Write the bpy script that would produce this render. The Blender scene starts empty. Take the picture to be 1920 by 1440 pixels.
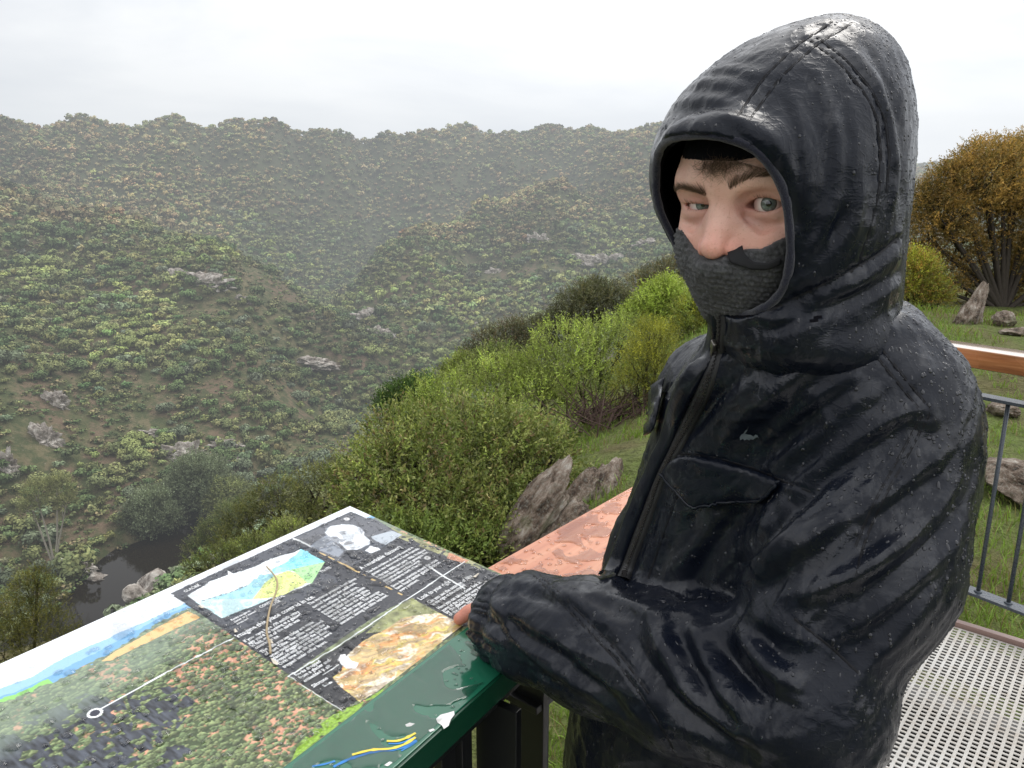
import bpy, bmesh, math, random
import numpy as np
from mathutils import Vector, Matrix, noise as mnoise
from mathutils.bvhtree import BVHTree
import os
QUICK = os.environ.get('QUICK', '')
rng = np.random.default_rng(7)
random.seed(7)
SC = bpy.context.scene
COL = SC.collection

# ------------------------------------------------------------------ camera
FPX = 1450.0
PITCH = math.radians(14.0)
CAMZ = 1.6
CP, SP = math.cos(PITCH), math.sin(PITCH)

def ray(px, py):
    u = (px - 960.0) / FPX
    v = (720.0 - py) / FPX
    return np.array([u, CP + v * SP, -SP + v * CP])

def at(px, py, Y):
    """world point seen in direction (px,py) at world depth Y"""
    r = ray(px, py)
    return np.array([0, 0, CAMZ]) + r * (Y / r[1])

def att(px, py, t):
    return np.array([0, 0, CAMZ]) + ray(px, py) * t

def atz(px, py, z):
    r = ray(px, py)
    return np.array([0, 0, CAMZ]) + r * ((z - CAMZ) / r[2])

cam = bpy.data.objects.new('camera', bpy.data.cameras.new('camera'))
COL.objects.link(cam)
cam.location = (0, 0, CAMZ)
cam.rotation_euler = (math.radians(90) - PITCH, 0, 0)
cam.data.sensor_fit = 'HORIZONTAL'
cam.data.sensor_width = 36
cam.data.lens = 36 * FPX / 1920
cam.data.clip_start = 0.02
cam.data.clip_end = 6000
SC.camera = cam

# ------------------------------------------------------------------ object helpers
def tag(o, label=None, cat=None, group=None, kind=None):
    if label: o['label'] = label
    if cat: o['category'] = cat
    if group: o['group'] = group
    if kind: o['kind'] = kind
    return o

def empty(name, loc=(0, 0, 0), label=None, cat=None, group=None):
    o = bpy.data.objects.new(name, None)
    o.empty_display_size = .05
    COL.objects.link(o)
    o.location = Vector(loc)
    tag(o, label, cat, group)
    return o

def link_mesh(name, me, mat=None, parent=None):
    o = bpy.data.objects.new(name, me)
    COL.objects.link(o)
    if mat is not None: me.materials.append(mat)
    if parent is not None:
        o.parent = parent
        o.matrix_parent_inverse = Matrix.Translation(-Vector(parent_world(parent)))
    return o

def parent_world(p):
    """parts sit at the world origin under an Empty; sub-parts need no offset"""
    return Vector(p.location) if p.parent is None else Vector((0, 0, 0))

def np_mesh(name, V, F, smooth=True):
    """F: (n,4) or (n,3) int array or list of arrays"""
    me = bpy.data.meshes.new(name)
    V = np.asarray(V, np.float32)
    Fs = F if isinstance(F, (list, tuple)) else [F]
    Fs = [np.asarray(f, np.int32) for f in Fs if len(f)]
    nl = sum(f.size for f in Fs)
    npoly = sum(len(f) for f in Fs)
    me.vertices.add(len(V)); me.vertices.foreach_set('co', V.ravel())
    me.loops.add(nl); me.polygons.add(npoly)
    me.loops.foreach_set('vertex_index', np.concatenate([f.ravel() for f in Fs]))
    tot = np.concatenate([np.full(len(f), f.shape[1], np.int32) for f in Fs])
    st = np.concatenate([[0], np.cumsum(tot)[:-1]]).astype(np.int32)
    me.polygons.foreach_set('loop_start', st)
    me.polygons.foreach_set('loop_total', tot)
    me.polygons.foreach_set('use_smooth', np.full(npoly, smooth, bool))
    me.update(calc_edges=True)
    return me

def set_col(me, C, name='col'):
    a = me.color_attributes.new(name, 'FLOAT_COLOR', 'POINT')
    C = np.asarray(C, np.float32)
    if C.shape[1] == 3: C = np.concatenate([C, np.ones((len(C), 1), np.float32)], 1)
    a.data.foreach_set('color', C.ravel())

def set_f(me, A, name):
    a = me.attributes.new(name, 'FLOAT', 'POINT')
    a.data.foreach_set('value', np.asarray(A, np.float32).ravel())

def resample(pts, step):
    pts = np.asarray(pts, float); d = np.r_[0, np.cumsum(np.linalg.norm(np.diff(pts, axis=0), axis=1))]
    n = max(2, int(d[-1] / step) + 1); q = np.linspace(0, d[-1], n)
    # smooth (catmull-rom like) by interpolating on a denser, relaxed polyline
    P = np.stack([np.interp(q, d, pts[:, k]) for k in range(pts.shape[1])], 1)
    for _ in range(3):
        if len(P) > 2: P[1:-1] = .25 * P[:-2] + .5 * P[1:-1] + .25 * P[2:]
    return P

class MB:
    """collects boxes, tubes and sheets into one mesh"""
    def __init__(s): s.v = []; s.f = []; s.n = 0
    def add(s, V, F):
        V = np.asarray(V, float)
        s.v.append(V); s.f += [tuple(i + s.n for i in f) for f in F]; s.n += len(V)
    def box(s, c, ax, ay, az, bev=0.0):
        """centre and three half-axis vectors; optional bevel"""
        c, ax, ay, az = [np.asarray(q, float) for q in (c, ax, ay, az)]
        if bev <= 0:
            V = [c + i * ax + j * ay + k * az for k in (-1, 1) for j in (-1, 1) for i in (-1, 1)]
            F = [(0, 2, 3, 1), (4, 5, 7, 6), (0, 1, 5, 4), (2, 6, 7, 3), (0, 4, 6, 2), (1, 3, 7, 5)]
            s.add(V, F); return
        bm = bmesh.new(); bmesh.ops.create_cube(bm, size=2)
        L = [np.linalg.norm(q) for q in (ax, ay, az)]
        for v in bm.verts: v.co = Vector((v.co.x * L[0], v.co.y * L[1], v.co.z * L[2]))
        bmesh.ops.bevel(bm, geom=list(bm.edges) , offset=bev, segments=3, profile=.5, affect='EDGES')
        R = np.stack([ax / L[0], ay / L[1], az / L[2]])
        V = np.array([v.co[:] for v in bm.verts]) @ R + c
        bm.verts.index_update()
        F = [tuple(v.index for v in f.verts) for f in bm.faces]
        bm.free(); s.add(V, F)
    def tube(s, pts, r, n=10, cap=True, flat=1.0):
        pts = np.asarray(pts, float); m = len(pts)
        r = np.broadcast_to(np.asarray(r, float), (m,))
        T = np.gradient(pts, axis=0); T /= np.linalg.norm(T, axis=1)[:, None] + 1e-12
        up = np.array([0, 0, 1.0]) if abs(T[0][2]) < .9 else np.array([1.0, 0, 0])
        V = []; N = np.cross(T[0], up); N /= np.linalg.norm(N)
        for i in range(m):
            N = N - T[i] * N.dot(T[i]); N /= np.linalg.norm(N) + 1e-12
            B = np.cross(T[i], N)
            for k in range(n):
                a = 2 * math.pi * k / n
                V.append(pts[i] + r[i] * (math.cos(a) * N + flat * math.sin(a) * B))
        F = [(i * n + k, i * n + (k + 1) % n, (i + 1) * n + (k + 1) % n, (i + 1) * n + k) for i in range(m - 1) for k in range(n)]
        if cap: F += [tuple(range(n))[::-1], tuple((m - 1) * n + k for k in range(n))]
        s.add(V, F)
    def build(s, name, mat, parent=None, smooth=False):
        me = bpy.data.meshes.new(name)
        V = np.concatenate(s.v) if s.v else np.zeros((0, 3))
        me.from_pydata(V.tolist(), [], s.f)
        if smooth: me.polygons.foreach_set('use_smooth', np.ones(len(me.polygons), bool))
        me.update()
        return link_mesh(name, me, mat, parent)

def smooth_sharp(o, ang=40):
    me = o.data
    me.polygons.foreach_set('use_smooth', np.ones(len(me.polygons), bool))
    bm = bmesh.new(); bm.from_mesh(me)
    for e in bm.edges:
        if len(e.link_faces) == 2: e.smooth = e.calc_face_angle(0) < math.radians(ang)
    bm.to_mesh(me); bm.free()

# ------------------------------------------------------------------ numpy value noise
def _h(i, j, k, s):
    n = (i * 374761393 + j * 668265263 + k * 2147483647 + s * 974634777) & 0xffffffff
    n = ((n ^ (n >> 13)) * 1274126177) & 0xffffffff
    n = ((n ^ (n >> 16)) * 2246822519) & 0xffffffff
    return ((n ^ (n >> 15)) & 0xffff) / 65535.0

def vnoise(P, seed=0):
    P = np.asarray(P, float)
    if P.shape[-1] == 2: P = np.concatenate([P, np.zeros(P.shape[:-1] + (1,))], -1)
    I = np.floor(P).astype(np.int64); f = P - I; f = f * f * (3 - 2 * f)
    r = 0
    for a in (0, 1):
        for b in (0, 1):
            for c in (0, 1):
                w = (f[..., 0] if a else 1 - f[..., 0]) * (f[..., 1] if b else 1 - f[..., 1]) * (f[..., 2] if c else 1 - f[..., 2])
                r = r + w * _h(I[..., 0] + a, I[..., 1] + b, I[..., 2] + c, seed)
    return r * 2 - 1

def fbm(P, oct=4, seed=0, gain=.5, lac=2.03):
    P = np.asarray(P, float); r = 0; a = 1; s = 0
    for o in range(oct):
        r = r + a * vnoise(P * lac ** o + 17.3 * o, seed + o); s += a; a *= gain
    return r / s

def sstep(a, b, x):
    t = np.clip((x - a) / (b - a), 0, 1); return t * t * (3 - 2 * t)

# ------------------------------------------------------------------ signed distance fields + surface nets
class SDF:
    def __init__(s, lo, hi, res):
        s.lo = np.asarray(lo, float); s.res = res
        s.n = np.ceil((np.asarray(hi) - s.lo) / res).astype(int) + 1
        s.ax = [s.lo[i] + res * np.arange(s.n[i]) for i in range(3)]
        s.d = np.full(tuple(s.n), 1.0, np.float32)
    def win(s, lo, hi):
        a = np.clip(np.floor((np.asarray(lo) - s.lo) / s.res).astype(int), 0, s.n)
        b = np.clip(np.ceil((np.asarray(hi) - s.lo) / s.res).astype(int) + 1, 0, s.n)
        sl = tuple(slice(a[i], b[i]) for i in range(3))
        if any(b[i] <= a[i] for i in range(3)): return None, None
        P = np.meshgrid(*[s.ax[i][a[i]:b[i]].astype(np.float32) for i in range(3)], indexing='ij')
        return sl, P
    def op(s, lo, hi, fn, mode='add', k=.01):
        m = .04 + k * 2
        sl, P = s.win(np.asarray(lo) - m, np.asarray(hi) + m)
        if sl is None: return
        e = fn(*P).astype(np.float32); d = s.d[sl]
        if mode == 'add':
            h = np.maximum(k - np.abs(d - e), 0) / k if k > 0 else 0
            s.d[sl] = np.minimum(d, e) - h * h * k * .25
        elif mode == 'sub':
            h = np.maximum(k - np.abs(d + e), 0) / k if k > 0 else 0
            s.d[sl] = np.maximum(d, -e) + h * h * k * .25
        elif mode == 'int':
            h = np.maximum(k - np.abs(d - e), 0) / k if k > 0 else 0
            s.d[sl] = np.maximum(d, e) + h * h * k * .25
    def cap(s, A, B, ra, rb, k=.01, mode='add'):
        A = np.asarray(A, float); B = np.asarray(B, float); ab = B - A; L2 = max(ab @ ab, 1e-12); R = max(ra, rb)
        def fn(X, Y, Z):
            h = np.clip(((X - A[0]) * ab[0] + (Y - A[1]) * ab[1] + (Z - A[2]) * ab[2]) / L2, 0, 1)
            return np.sqrt((X - A[0] - h * ab[0]) ** 2 + (Y - A[1] - h * ab[1]) ** 2 + (Z - A[2] - h * ab[2]) ** 2) - (ra + (rb - ra) * h)
        s.op(np.minimum(A, B) - R, np.maximum(A, B) + R, fn, mode, k)
    def chain(s, pts, rs, k=.01, mode='add'):
        for i in range(len(pts) - 1): s.cap(pts[i], pts[i + 1], rs[i], rs[i + 1], k, mode)
    def ell(s, c, r, R=None, k=.01, mode='add'):
        """ellipsoid, R rows are its axes"""
        c = np.asarray(c, float); r = np.asarray(r, float); R = np.eye(3) if R is None else np.asarray(R, float)
        def fn(X, Y, Z):
            x, y, z = X - c[0], Y - c[1], Z - c[2]
            q = [(R[i][0] * x + R[i][1] * y + R[i][2] * z) for i in range(3)]
            k0 = np.sqrt(sum((q[i] / r[i]) ** 2 for i in range(3)))
            k1 = np.sqrt(sum((q[i] / r[i] ** 2) ** 2 for i in range(3)))
            return k0 * (k0 - 1) / np.maximum(k1, 1e-6)
        m = r.max(); s.op(c - m, c + m, fn, mode, k)
    def zloft(s, rows, k=.01, mode='add', grow=0.0, p=2.0):
        """rows: z, cx, cy, a, b, ang (axis a direction)"""
        T = np.array(sorted(rows)); z = T[:, 0]; M = T[:, 3:5].max() + grow
        def itp(q, Z):  # smooth interpolation
            return np.interp(Z, z, T[:, q])
        def fn(X, Y, Z):
            zz = Z[0, 0, :].astype(float)
            # catmull-like smoothing of the table by sampling
            cx, cy, a, b, an = [np.interp(zz, z, T[:, q]) for q in (1, 2, 3, 4, 5)]
            w = np.array([1, 2, 3, 4, 3, 2, 1.]); w /= w.sum()
            sm = lambda q: np.convolve(np.pad(q, 3, mode='edge'), w, 'valid') if len(q) > 7 else q
            cx, cy, a, b, an = [sm(q)[None, None, :] for q in (cx, cy, a, b, an)]
            a = a + grow; b = b + grow
            dx, dy = X - cx, Y - cy; ca, sa = np.cos(an), np.sin(an)
            u = (dx * ca + dy * sa) / a; v = (-dx * sa + dy * ca) / b
            if p == 2.0: q = np.sqrt(u * u + v * v) - 1
            else: q = (np.abs(u) ** p + np.abs(v) ** p) ** (1 / p) - 1
            e = q * np.minimum(a, b)
            ez = np.maximum(Z - (z[-1] + grow), (z[0] - grow) - Z)
            return np.where(ez > 0, np.sqrt(np.maximum(e, 0) ** 2 + ez ** 2), np.maximum(e, ez))
        lo = (T[:, 1].min() - M, T[:, 2].min() - M, z[0] - grow); hi = (T[:, 1].max() + M, T[:, 2].max() + M, z[-1] + grow)
        s.op(lo, hi, fn, mode, k)
    def plane(s, p, n, k=.002, mode='int'):
        p = np.asarray(p, float); n = np.asarray(n, float); n /= np.linalg.norm(n)
        fn = lambda X, Y, Z: (X - p[0]) * n[0] + (Y - p[1]) * n[1] + (Z - p[2]) * n[2]
        s.op(s.lo, s.lo + s.n * s.res, fn, mode, k)
    def mesh(s):
        d = s.d; n = d.shape; ins = d < 0
        cnt = np.zeros(tuple(k - 1 for k in n), np.float32); acc = np.zeros(tuple(k - 1 for k in n) + (3,), np.float32)
        core = tuple(slice(0, k - 1) for k in n)
        for ax in range(3):
            o1, o2 = [i for i in range(3) if i != ax]
            for b1 in (0, 1):
                for b2 in (0, 1):
                    s0 = [None] * 3; s1 = [None] * 3
                    s0[ax] = slice(0, n[ax] - 1); s1[ax] = slice(1, n[ax])
                    s0[o1] = s1[o1] = slice(b1, n[o1] - 1 + b1); s0[o2] = s1[o2] = slice(b2, n[o2] - 1 + b2)
                    a = d[tuple(s0)]; b = d[tuple(s1)]; x = (a < 0) != (b < 0)
                    t = np.where(x, a / np.where(x, a - b, 1), 0)
                    cnt += x; acc[..., ax] += t; acc[..., o1] += b1 * x; acc[..., o2] += b2 * x
        act = cnt > 0; idx = np.full(cnt.shape, -1, np.int32); idx[act] = np.arange(act.sum())
        base = np.stack(np.nonzero(act), 1)
        V = (base + acc[act] / cnt[act][:, None]) * s.res + s.lo
        Q = []
        for ax in range(3):
            o1, o2 = [(1, 2), (2, 0), (0, 1)][ax]
            s0 = [slice(1, k - 1) for k in n]; s1 = [slice(1, k - 1) for k in n]
            s0[ax] = slice(0, n[ax] - 1); s1[ax] = slice(1, n[ax])
            a = ins[tuple(s0)]; b = ins[tuple(s1)]; x = a != b
            I = np.stack(np.nonzero(x), 1); off = np.array([1, 1, 1]); off[ax] = 0; I = I + off
            flip = b[x]
            def g(d1, d2):
                J = I.copy(); J[:, o1] -= d1; J[:, o2] -= d2
                return idx[J[:, 0], J[:, 1], J[:, 2]]
            q = np.stack([g(1, 1), g(0, 1), g(0, 0), g(1, 0)], 1)
            q[flip] = q[flip][:, ::-1]
            Q.append(q)
        return V, np.concatenate(Q)

def vnormals(V, F):
    T = F if F.shape[1] == 3 else None
    a, b, c = V[F[:, 0]], V[F[:, 1]], V[F[:, 2]]
    if F.shape[1] == 4:
        d = V[F[:, 3]]; N = np.cross(c - a, d - b)
    else: N = np.cross(b - a, c - a)
    R = np.zeros_like(V)
    for k in range(F.shape[1]):
        for j in range(3): R[:, j] += np.bincount(F[:, k], N[:, j], len(V))
    return R / (np.linalg.norm(R, axis=1)[:, None] + 1e-12)

def relax(V, F, it=2, w=.5):
    for _ in range(it):
        S = np.zeros_like(V); c = np.zeros(len(V))
        m = F.shape[1]
        for k in range(m):
            a, b = F[:, k], F[:, (k + 1) % m]
            for j in range(3): S[:, j] += np.bincount(a, V[b, j], len(V)) + np.bincount(b, V[a, j], len(V))
            c += np.bincount(a, minlength=len(V)) + np.bincount(b, minlength=len(V))
        V = V + w * (S / np.maximum(c, 1)[:, None] - V)
    return V

def keep_largest(V, F):
    """drop stray islands"""
    lab = np.arange(len(V))
    for _ in range(400):
        m = lab[F].min(1); new = lab.copy()
        for k in range(F.shape[1]): np.minimum.at(new, F[:, k], m)
        new = new[new]
        if (new == lab).all(): break
        lab = new
    u, c = np.unique(lab[F[:, 0]], return_counts=True); big = u[c > c.max() * .02]
    ok = np.isin(lab[F[:, 0]], big); F = F[ok]
    used = np.unique(F); mp = np.full(len(V), -1); mp[used] = np.arange(len(used))
    return V[used], mp[F]

# ------------------------------------------------------------------ material helper
def mat(name, col=(.5, .5, .5), rough=.5, spec=.5, metal=0.0, **kw):
    m = bpy.data.materials.new(name); m.use_nodes = True
    nt = m.node_tree; b = nt.nodes['Principled BSDF']
    b.inputs['Base Color'].default_value = (*col, 1)
    b.inputs['Roughness'].default_value = rough
    b.inputs['Specular IOR Level'].default_value = spec
    b.inputs['Metallic'].default_value = metal
    for k, v in kw.items(): b.inputs[k.replace('_', ' ')].default_value = v
    return m

class NG:
    """tiny node-graph helper"""
    def __init__(s, m): s.m = m; s.nt = m.node_tree; s.b = s.nt.nodes.get('Principled BSDF')
    def n(s, t, **kw):
        nd = s.nt.nodes.new('ShaderNode' + t)
        for k, v in kw.items():
            if k.startswith('i_'):
                nm = k[2:]; nm = int(nm) if nm.isdigit() else nm.replace('_', ' ')
                nd.inputs[nm].default_value = v
            else: setattr(nd, k, v)
        return nd
    def l(s, a, b):
        if isinstance(a, bpy.types.Node): a = a.outputs[0]
        s.nt.links.new(a, b); return s
    def noise(s, scale, detail=4, rough=.5, vec=None, dist=0.0):
        nd = s.n('TexNoise'); nd.inputs['Scale'].default_value = scale; nd.inputs['Detail'].default_value = detail
        nd.inputs['Roughness'].default_value = rough; nd.inputs['Distortion'].default_value = dist
        if vec is not None: s.l(vec, nd.inputs['Vector'])
        return nd
    def ramp(s, src, stops, interp='LINEAR'):
        nd = s.n('ValToRGB'); cr = nd.color_ramp; cr.interpolation = interp
        while len(cr.elements) < len(stops): cr.elements.new(.5)
        for e, (p, c) in zip(cr.elements, stops):
            e.position = p; e.color = (*c, 1) if not np.isscalar(c) else (c, c, c, 1)
        s.l(src, nd.inputs['Fac']); return nd
    def mix(s, fac, a, b, mode='MIX'):
        nd = s.n('Mix', data_type='RGBA', blend_type=mode)
        for sock, v in ((nd.inputs[0], fac), (nd.inputs[6], a), (nd.inputs[7], b)):
            if isinstance(v, (int, float)): sock.default_value = v if sock.type == 'VALUE' else (v, v, v, 1)
            elif isinstance(v, tuple): sock.default_value = (*v, 1) if len(v) == 3 else v
            else: s.l(v, sock)
        return nd.outputs[2]
    def math(s, op, a, b=0.0, c=None):
        nd = s.n('Math', operation=op)
        for i, v in enumerate((a, b) if c is None else (a, b, c)):
            if isinstance(v, (int, float)): nd.inputs[i].default_value = v
            else: s.l(v, nd.inputs[i])
        return nd.outputs[0]
    def coord(s, which='Object'): return s.n('TexCoord').outputs[which]
    def mapping(s, vec, scale=(1, 1, 1), rot=(0, 0, 0), loc=(0, 0, 0)):
        nd = s.n('Mapping'); s.l(vec, nd.inputs['Vector'])
        nd.inputs['Scale'].default_value = scale; nd.inputs['Rotation'].default_value = rot; nd.inputs['Location'].default_value = loc
        return nd.outputs[0]
    def attr(s, name): return s.n('Attribute', attribute_name=name)
    def bump(s, h, strength=.3, dist=.01, nrm=None):
        nd = s.n('Bump'); nd.inputs['Strength'].default_value = strength; nd.inputs['Distance'].default_value = dist
        s.l(h, nd.inputs['Height'])
        if nrm is not None: s.l(nrm, nd.inputs['Normal'])
        return nd.outputs[0]
# ------------------------------------------------------------------ sky, sun, haze
w = bpy.data.worlds.new('World'); SC.world = w; w.use_nodes = True
wt = w.node_tree; wn = wt.nodes; wl = wt.links
bg = wn['Background']
sky = wn.new('ShaderNodeTexSky'); sky.sky_type = 'NISHITA'; sky.sun_disc = False
SUN_EL, SUN_AZ = math.radians(52), math.radians(35)      # azimuth from +Y towards +X
sky.sun_elevation = SUN_EL; sky.sun_rotation = SUN_AZ; sky.dust_density = 4; sky.ozone_density = 1
tc = wn.new('ShaderNodeTexCoord')
mp = wn.new('ShaderNodeMapping'); mp.inputs['Scale'].default_value = (1, 1, 3.2)
wl.new(tc.outputs['Generated'], mp.inputs[0])
nz = wn.new('ShaderNodeTexNoise'); nz.inputs['Scale'].default_value = 2.2; nz.inputs['Detail'].default_value = 6; nz.inputs['Roughness'].default_value = .52; nz.inputs['Distortion'].default_value = .3
wl.new(mp.outputs[0], nz.inputs['Vector'])
cr = wn.new('ShaderNodeValToRGB'); cr.color_ramp.elements[0].position = .36; cr.color_ramp.elements[0].color = (7.3, 7.6, 8.2, 1)
cr.color_ramp.elements[1].position = .60; cr.color_ramp.elements[1].color = (10.6, 10.6, 10.6, 1)
wl.new(nz.outputs['Fac'], cr.inputs['Fac'])
# brighter towards the sun side (right), duller low on the left
sx = wn.new('ShaderNodeSeparateXYZ'); wl.new(tc.outputs['Generated'], sx.inputs[0])
mr = wn.new('ShaderNodeMapRange'); mr.inputs[1].default_value = -.5; mr.inputs[2].default_value = .35; mr.inputs[3].default_value = .86; mr.inputs[4].default_value = 1.22
wl.new(sx.outputs['X'], mr.inputs[0])
mz = wn.new('ShaderNodeMapRange'); mz.inputs[1].default_value = 0.0; mz.inputs[2].default_value = .95; mz.inputs[3].default_value = 1.04; mz.inputs[4].default_value = 1.6
wl.new(sx.outputs['Z'], mz.inputs[0])
mm = wn.new('ShaderNodeMath'); mm.operation = 'MULTIPLY'; wl.new(mr.outputs[0], mm.inputs[0]); wl.new(mz.outputs[0], mm.inputs[1])
vm = wn.new('ShaderNodeVectorMath'); vm.operation = 'SCALE'; wl.new(cr.outputs[0], vm.inputs[0]); wl.new(mm.outputs[0], vm.inputs['Scale'])
mx = wn.new('ShaderNodeMix'); mx.data_type = 'RGBA'; mx.inputs[0].default_value = .90
wl.new(sky.outputs[0], mx.inputs[6]); wl.new(vm.outputs[0], mx.inputs[7])
wl.new(mx.outputs[2], bg.inputs[0]); bg.inputs[1].default_value = .118
sun = bpy.data.objects.new('sun', bpy.data.lights.new('sun', 'SUN')); COL.objects.link(sun)
sun.data.energy = 1.3; sun.data.angle = math.radians(25); sun.data.color = (1, .96, .90)
_d = Vector((math.sin(SUN_AZ) * math.cos(SUN_EL), math.cos(SUN_AZ) * math.cos(SUN_EL), math.sin(SUN_EL)))
sun.rotation_euler = _d.to_track_quat('Z', 'Y').to_euler()
SC.view_settings.view_transform = 'Standard'; SC.view_settings.look = 'None'; SC.view_settings.exposure = 0
SC.cycles.max_bounces = 6; SC.cycles.diffuse_bounces = 3; SC.cycles.glossy_bounces = 3; SC.cycles.transmission_bounces = 6; SC.cycles.volume_bounces = 0
SC.cycles.transparent_max_bounces = 6
# ------------------------------------------------------------------ sign plane (fitted to the photograph)
SO = np.array([-.26273851, 1.16384102, 1.10473785])       # far corner
SA = np.array([.54329413, .83948182, -.0100879])          # along the panel, away
SB = np.array([.83257299, -.54029016, -.12210142])        # across the panel, to the near edge
SN = np.cross(SA, SB); SN /= np.linalg.norm(SN)
if SN[2] < 0: SN = -SN
def sp(px, py, h=0.0):
    """point of the panel plane seen at (px,py)"""
    r = ray(px, py); C0 = np.array([0, 0, CAMZ]); P0 = SO + SN * h
    return C0 + r * (((P0 - C0) @ SN) / (r @ SN))
def s2(px, py):
    """panel coordinates (along, across) in metres"""
    d = sp(px, py) - SO
    # SA and SB are orthogonal
    return d @ SA, d @ SB
def s3(u, v, h=0.0): return SO + SA * u + SB * v + SN * h
# ================================================================== PERSON (geometry)
EYE = att(1366, 384, .645)
yaw = math.radians(-135)
HF0 = np.array([math.cos(yaw), math.sin(yaw), 0.0])
HX = np.array([-HF0[1] * -1, 0, 0])
HX = np.cross([0, 0, 1.0], HF0)                    # his left
hp = math.radians(-3)
HF = HF0 * math.cos(hp) + np.array([0, 0, math.sin(hp)])
HU = np.cross(HF, HX)
HU /= np.linalg.norm(HU)
HR = np.stack([HX, HF, HU])
def hl2w(V): return EYE + np.asarray(V) @ HR
def w2hl(V): return (np.asarray(V) - EYE) @ HR.T

def eye_curves(side):
    """upper and lower lid heights over x' (0 inner .. 1 outer)"""
    if side > 0:    # his left, wide open
        up = np.array([[0, -.0012], [.12, .0026], [.35, .0052], [.6, .0056], [.85, .0036], [1, .0010]])
        lo = np.array([[0, -.0016], [.12, -.0030], [.35, -.0050], [.6, -.0056], [.85, -.0036], [1, .0004]])
    else:           # his right, squinting
        up = np.array([[0, -.0008], [.15, .0004], [.4, .0010], [.65, .0014], [.88, .0010], [1, .0003]])
        lo = np.array([[0, -.0012], [.15, -.0030], [.4, -.0040], [.65, -.0036], [.88, -.0016], [1, .0002]])
    return up, lo

EB = .0118       # eyeball radius
EC = {1: np.array([.0305, -.0105, .0005]), -1: np.array([-.0305, -.0105, -.0005])}

def build_head():
    s = SDF((-.10, -.215, -.235), (.10, .05, .15), .0016 if not QUICK else .0025)
    # skull and mask
    s.ell((0, -.088, .032), (.072, .096, .080), k=0)
    s.ell((0, -.055, .018), (.068, .066, .060), k=.03)
    s.ell((0, -.052, -.040), (.057, .056, .070), k=.03)
    s.ell((0, -.052, -.080), (.042, .044, .032), k=.03)           # jaw
    s.ell((0, -.022, -.100), (.016, .014, .014), k=.02)           # chin
    s.cap((0, -.085, -.06), (.0, -.11, -.235), .055, .060, k=.03) # neck
    # brow
    for q in (-1, 1):
        s.chain([(q * .006, .002, .0125), (q * .024, .0035, .0185), (q * .042, -.005, .0175), (q * .052, -.018, .010)], [.008, .0085, .008, .007], k=.012)
    s.ell((0, -.008, .030), (.040, .014, .026), k=.02)
    # cheekbones
    for q in (-1, 1):
        s.ell((q * .040, -.020, -.030), (.020, .017, .016), k=.02)
        s.ell((q * .026, -.010, -.046), (.016, .014, .020), k=.02)
    # sockets
    for q in (-1, 1):
        s.ell((q * .031, .0085, .001), (.0175, .0115, .0105), k=.010, mode='sub')
    # lids over eyeballs
    for q in (-1, 1):
        s.ell(EC[q] , (EB + .0021,) * 3, k=.006)
        s.ell(EC[q] + (q * .002, -.002, -.013), (.014, .0085, .0058), k=.012)     # lower bag
        s.cap(EC[q] + (-q * .012, .0065, .0105 if q > 0 else .0078), EC[q] + (q * .013, .0035, .011 if q > 0 else .0088), .0042, .0042 if q > 0 else .005, k=.008)  # fold under brow
    # nose
    s.chain([(0, .004, .008), (0, .0095, -.007), (0, .0170, -.022), (0, .0212, -.031)], [.0082, .0074, .0084, .0096], k=.007)
    s.ell((0, .0222, -.0335), (.0098, .0100, .0090), k=.004)
    for q in (-1, 1):
        s.ell((q * .0125, .0105, -.0358), (.0060, .0096, .0072), k=.0025)
        s.cap((q * .008, .005, -.016), (q * .013, .003, -.034), .006, .007, k=.014)
    for q in (-1, 1):
        s.ell((q * .0062, .0150, -.0445), (.0030, .0060, .0045), k=.003, mode='sub')
    # mouth (under the gaiter)
    s.chain([(-.024, -.004, -.070), (0, .009, -.067), (.024, -.004, -.070)], [.004, .006, .004], k=.008)
    s.chain([(-.020, -.004, -.077), (0, .006, -.078), (.020, -.004, -.077)], [.004, .006, .004], k=.006)
    # ears
    for q in (-1, 1):
        s.ell((q * .074, -.092, -.008), (.008, .016, .029), k=.006)
        s.ell((q * .081, -.088, -.006), (.005, .009, .019), k=.004, mode='sub')
    # philtrum dip / nasolabial
    for q in (-1, 1):
        # tear trough
        s.chain([EC[q] + (-q * .013, .0135, -.010), EC[q] + (q * .002, .0125, -.0175), EC[q] + (q * .014, .0075, -.015)], [.0004, .0005, .0003], k=.010, mode='sub')
    # frown lines between brows
    s.cap((-.0045, .0135, .008), (-.006, .0125, .020), .0012, .0010, k=.004, mode='sub')
    s.cap((.0035, .0135, .010), (.005, .0125, .019), .0008, .0008, k=.004, mode='sub')
    # eye apertures
    for q in (-1, 1):
        up, lo = eye_curves(q); c = EC[q]
        xin, xout = .0155, .0465
        def fn(X, Y, Z):
            t = (q * X - xin) / (xout - xin)
            # the aperture line tilts a little and follows the ball
            zu = np.interp(t, up[:, 0], up[:, 1]) + c[2]; zl = np.interp(t, lo[:, 0], lo[:, 1]) + c[2]
            e = np.maximum(np.maximum(Z - zu, zl - Z), np.maximum(xin - q * X, q * X - xout))
            return np.maximum(e, (-.013 if True else 0) - Y)
        s.op((min(q * xin, q * xout), -.014, -.012), (max(q * xin, q * xout), .02, .012), fn, 'sub', .0012)
    V, F = s.mesh(); V, F = keep_largest(V, F)
    return V, F

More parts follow.
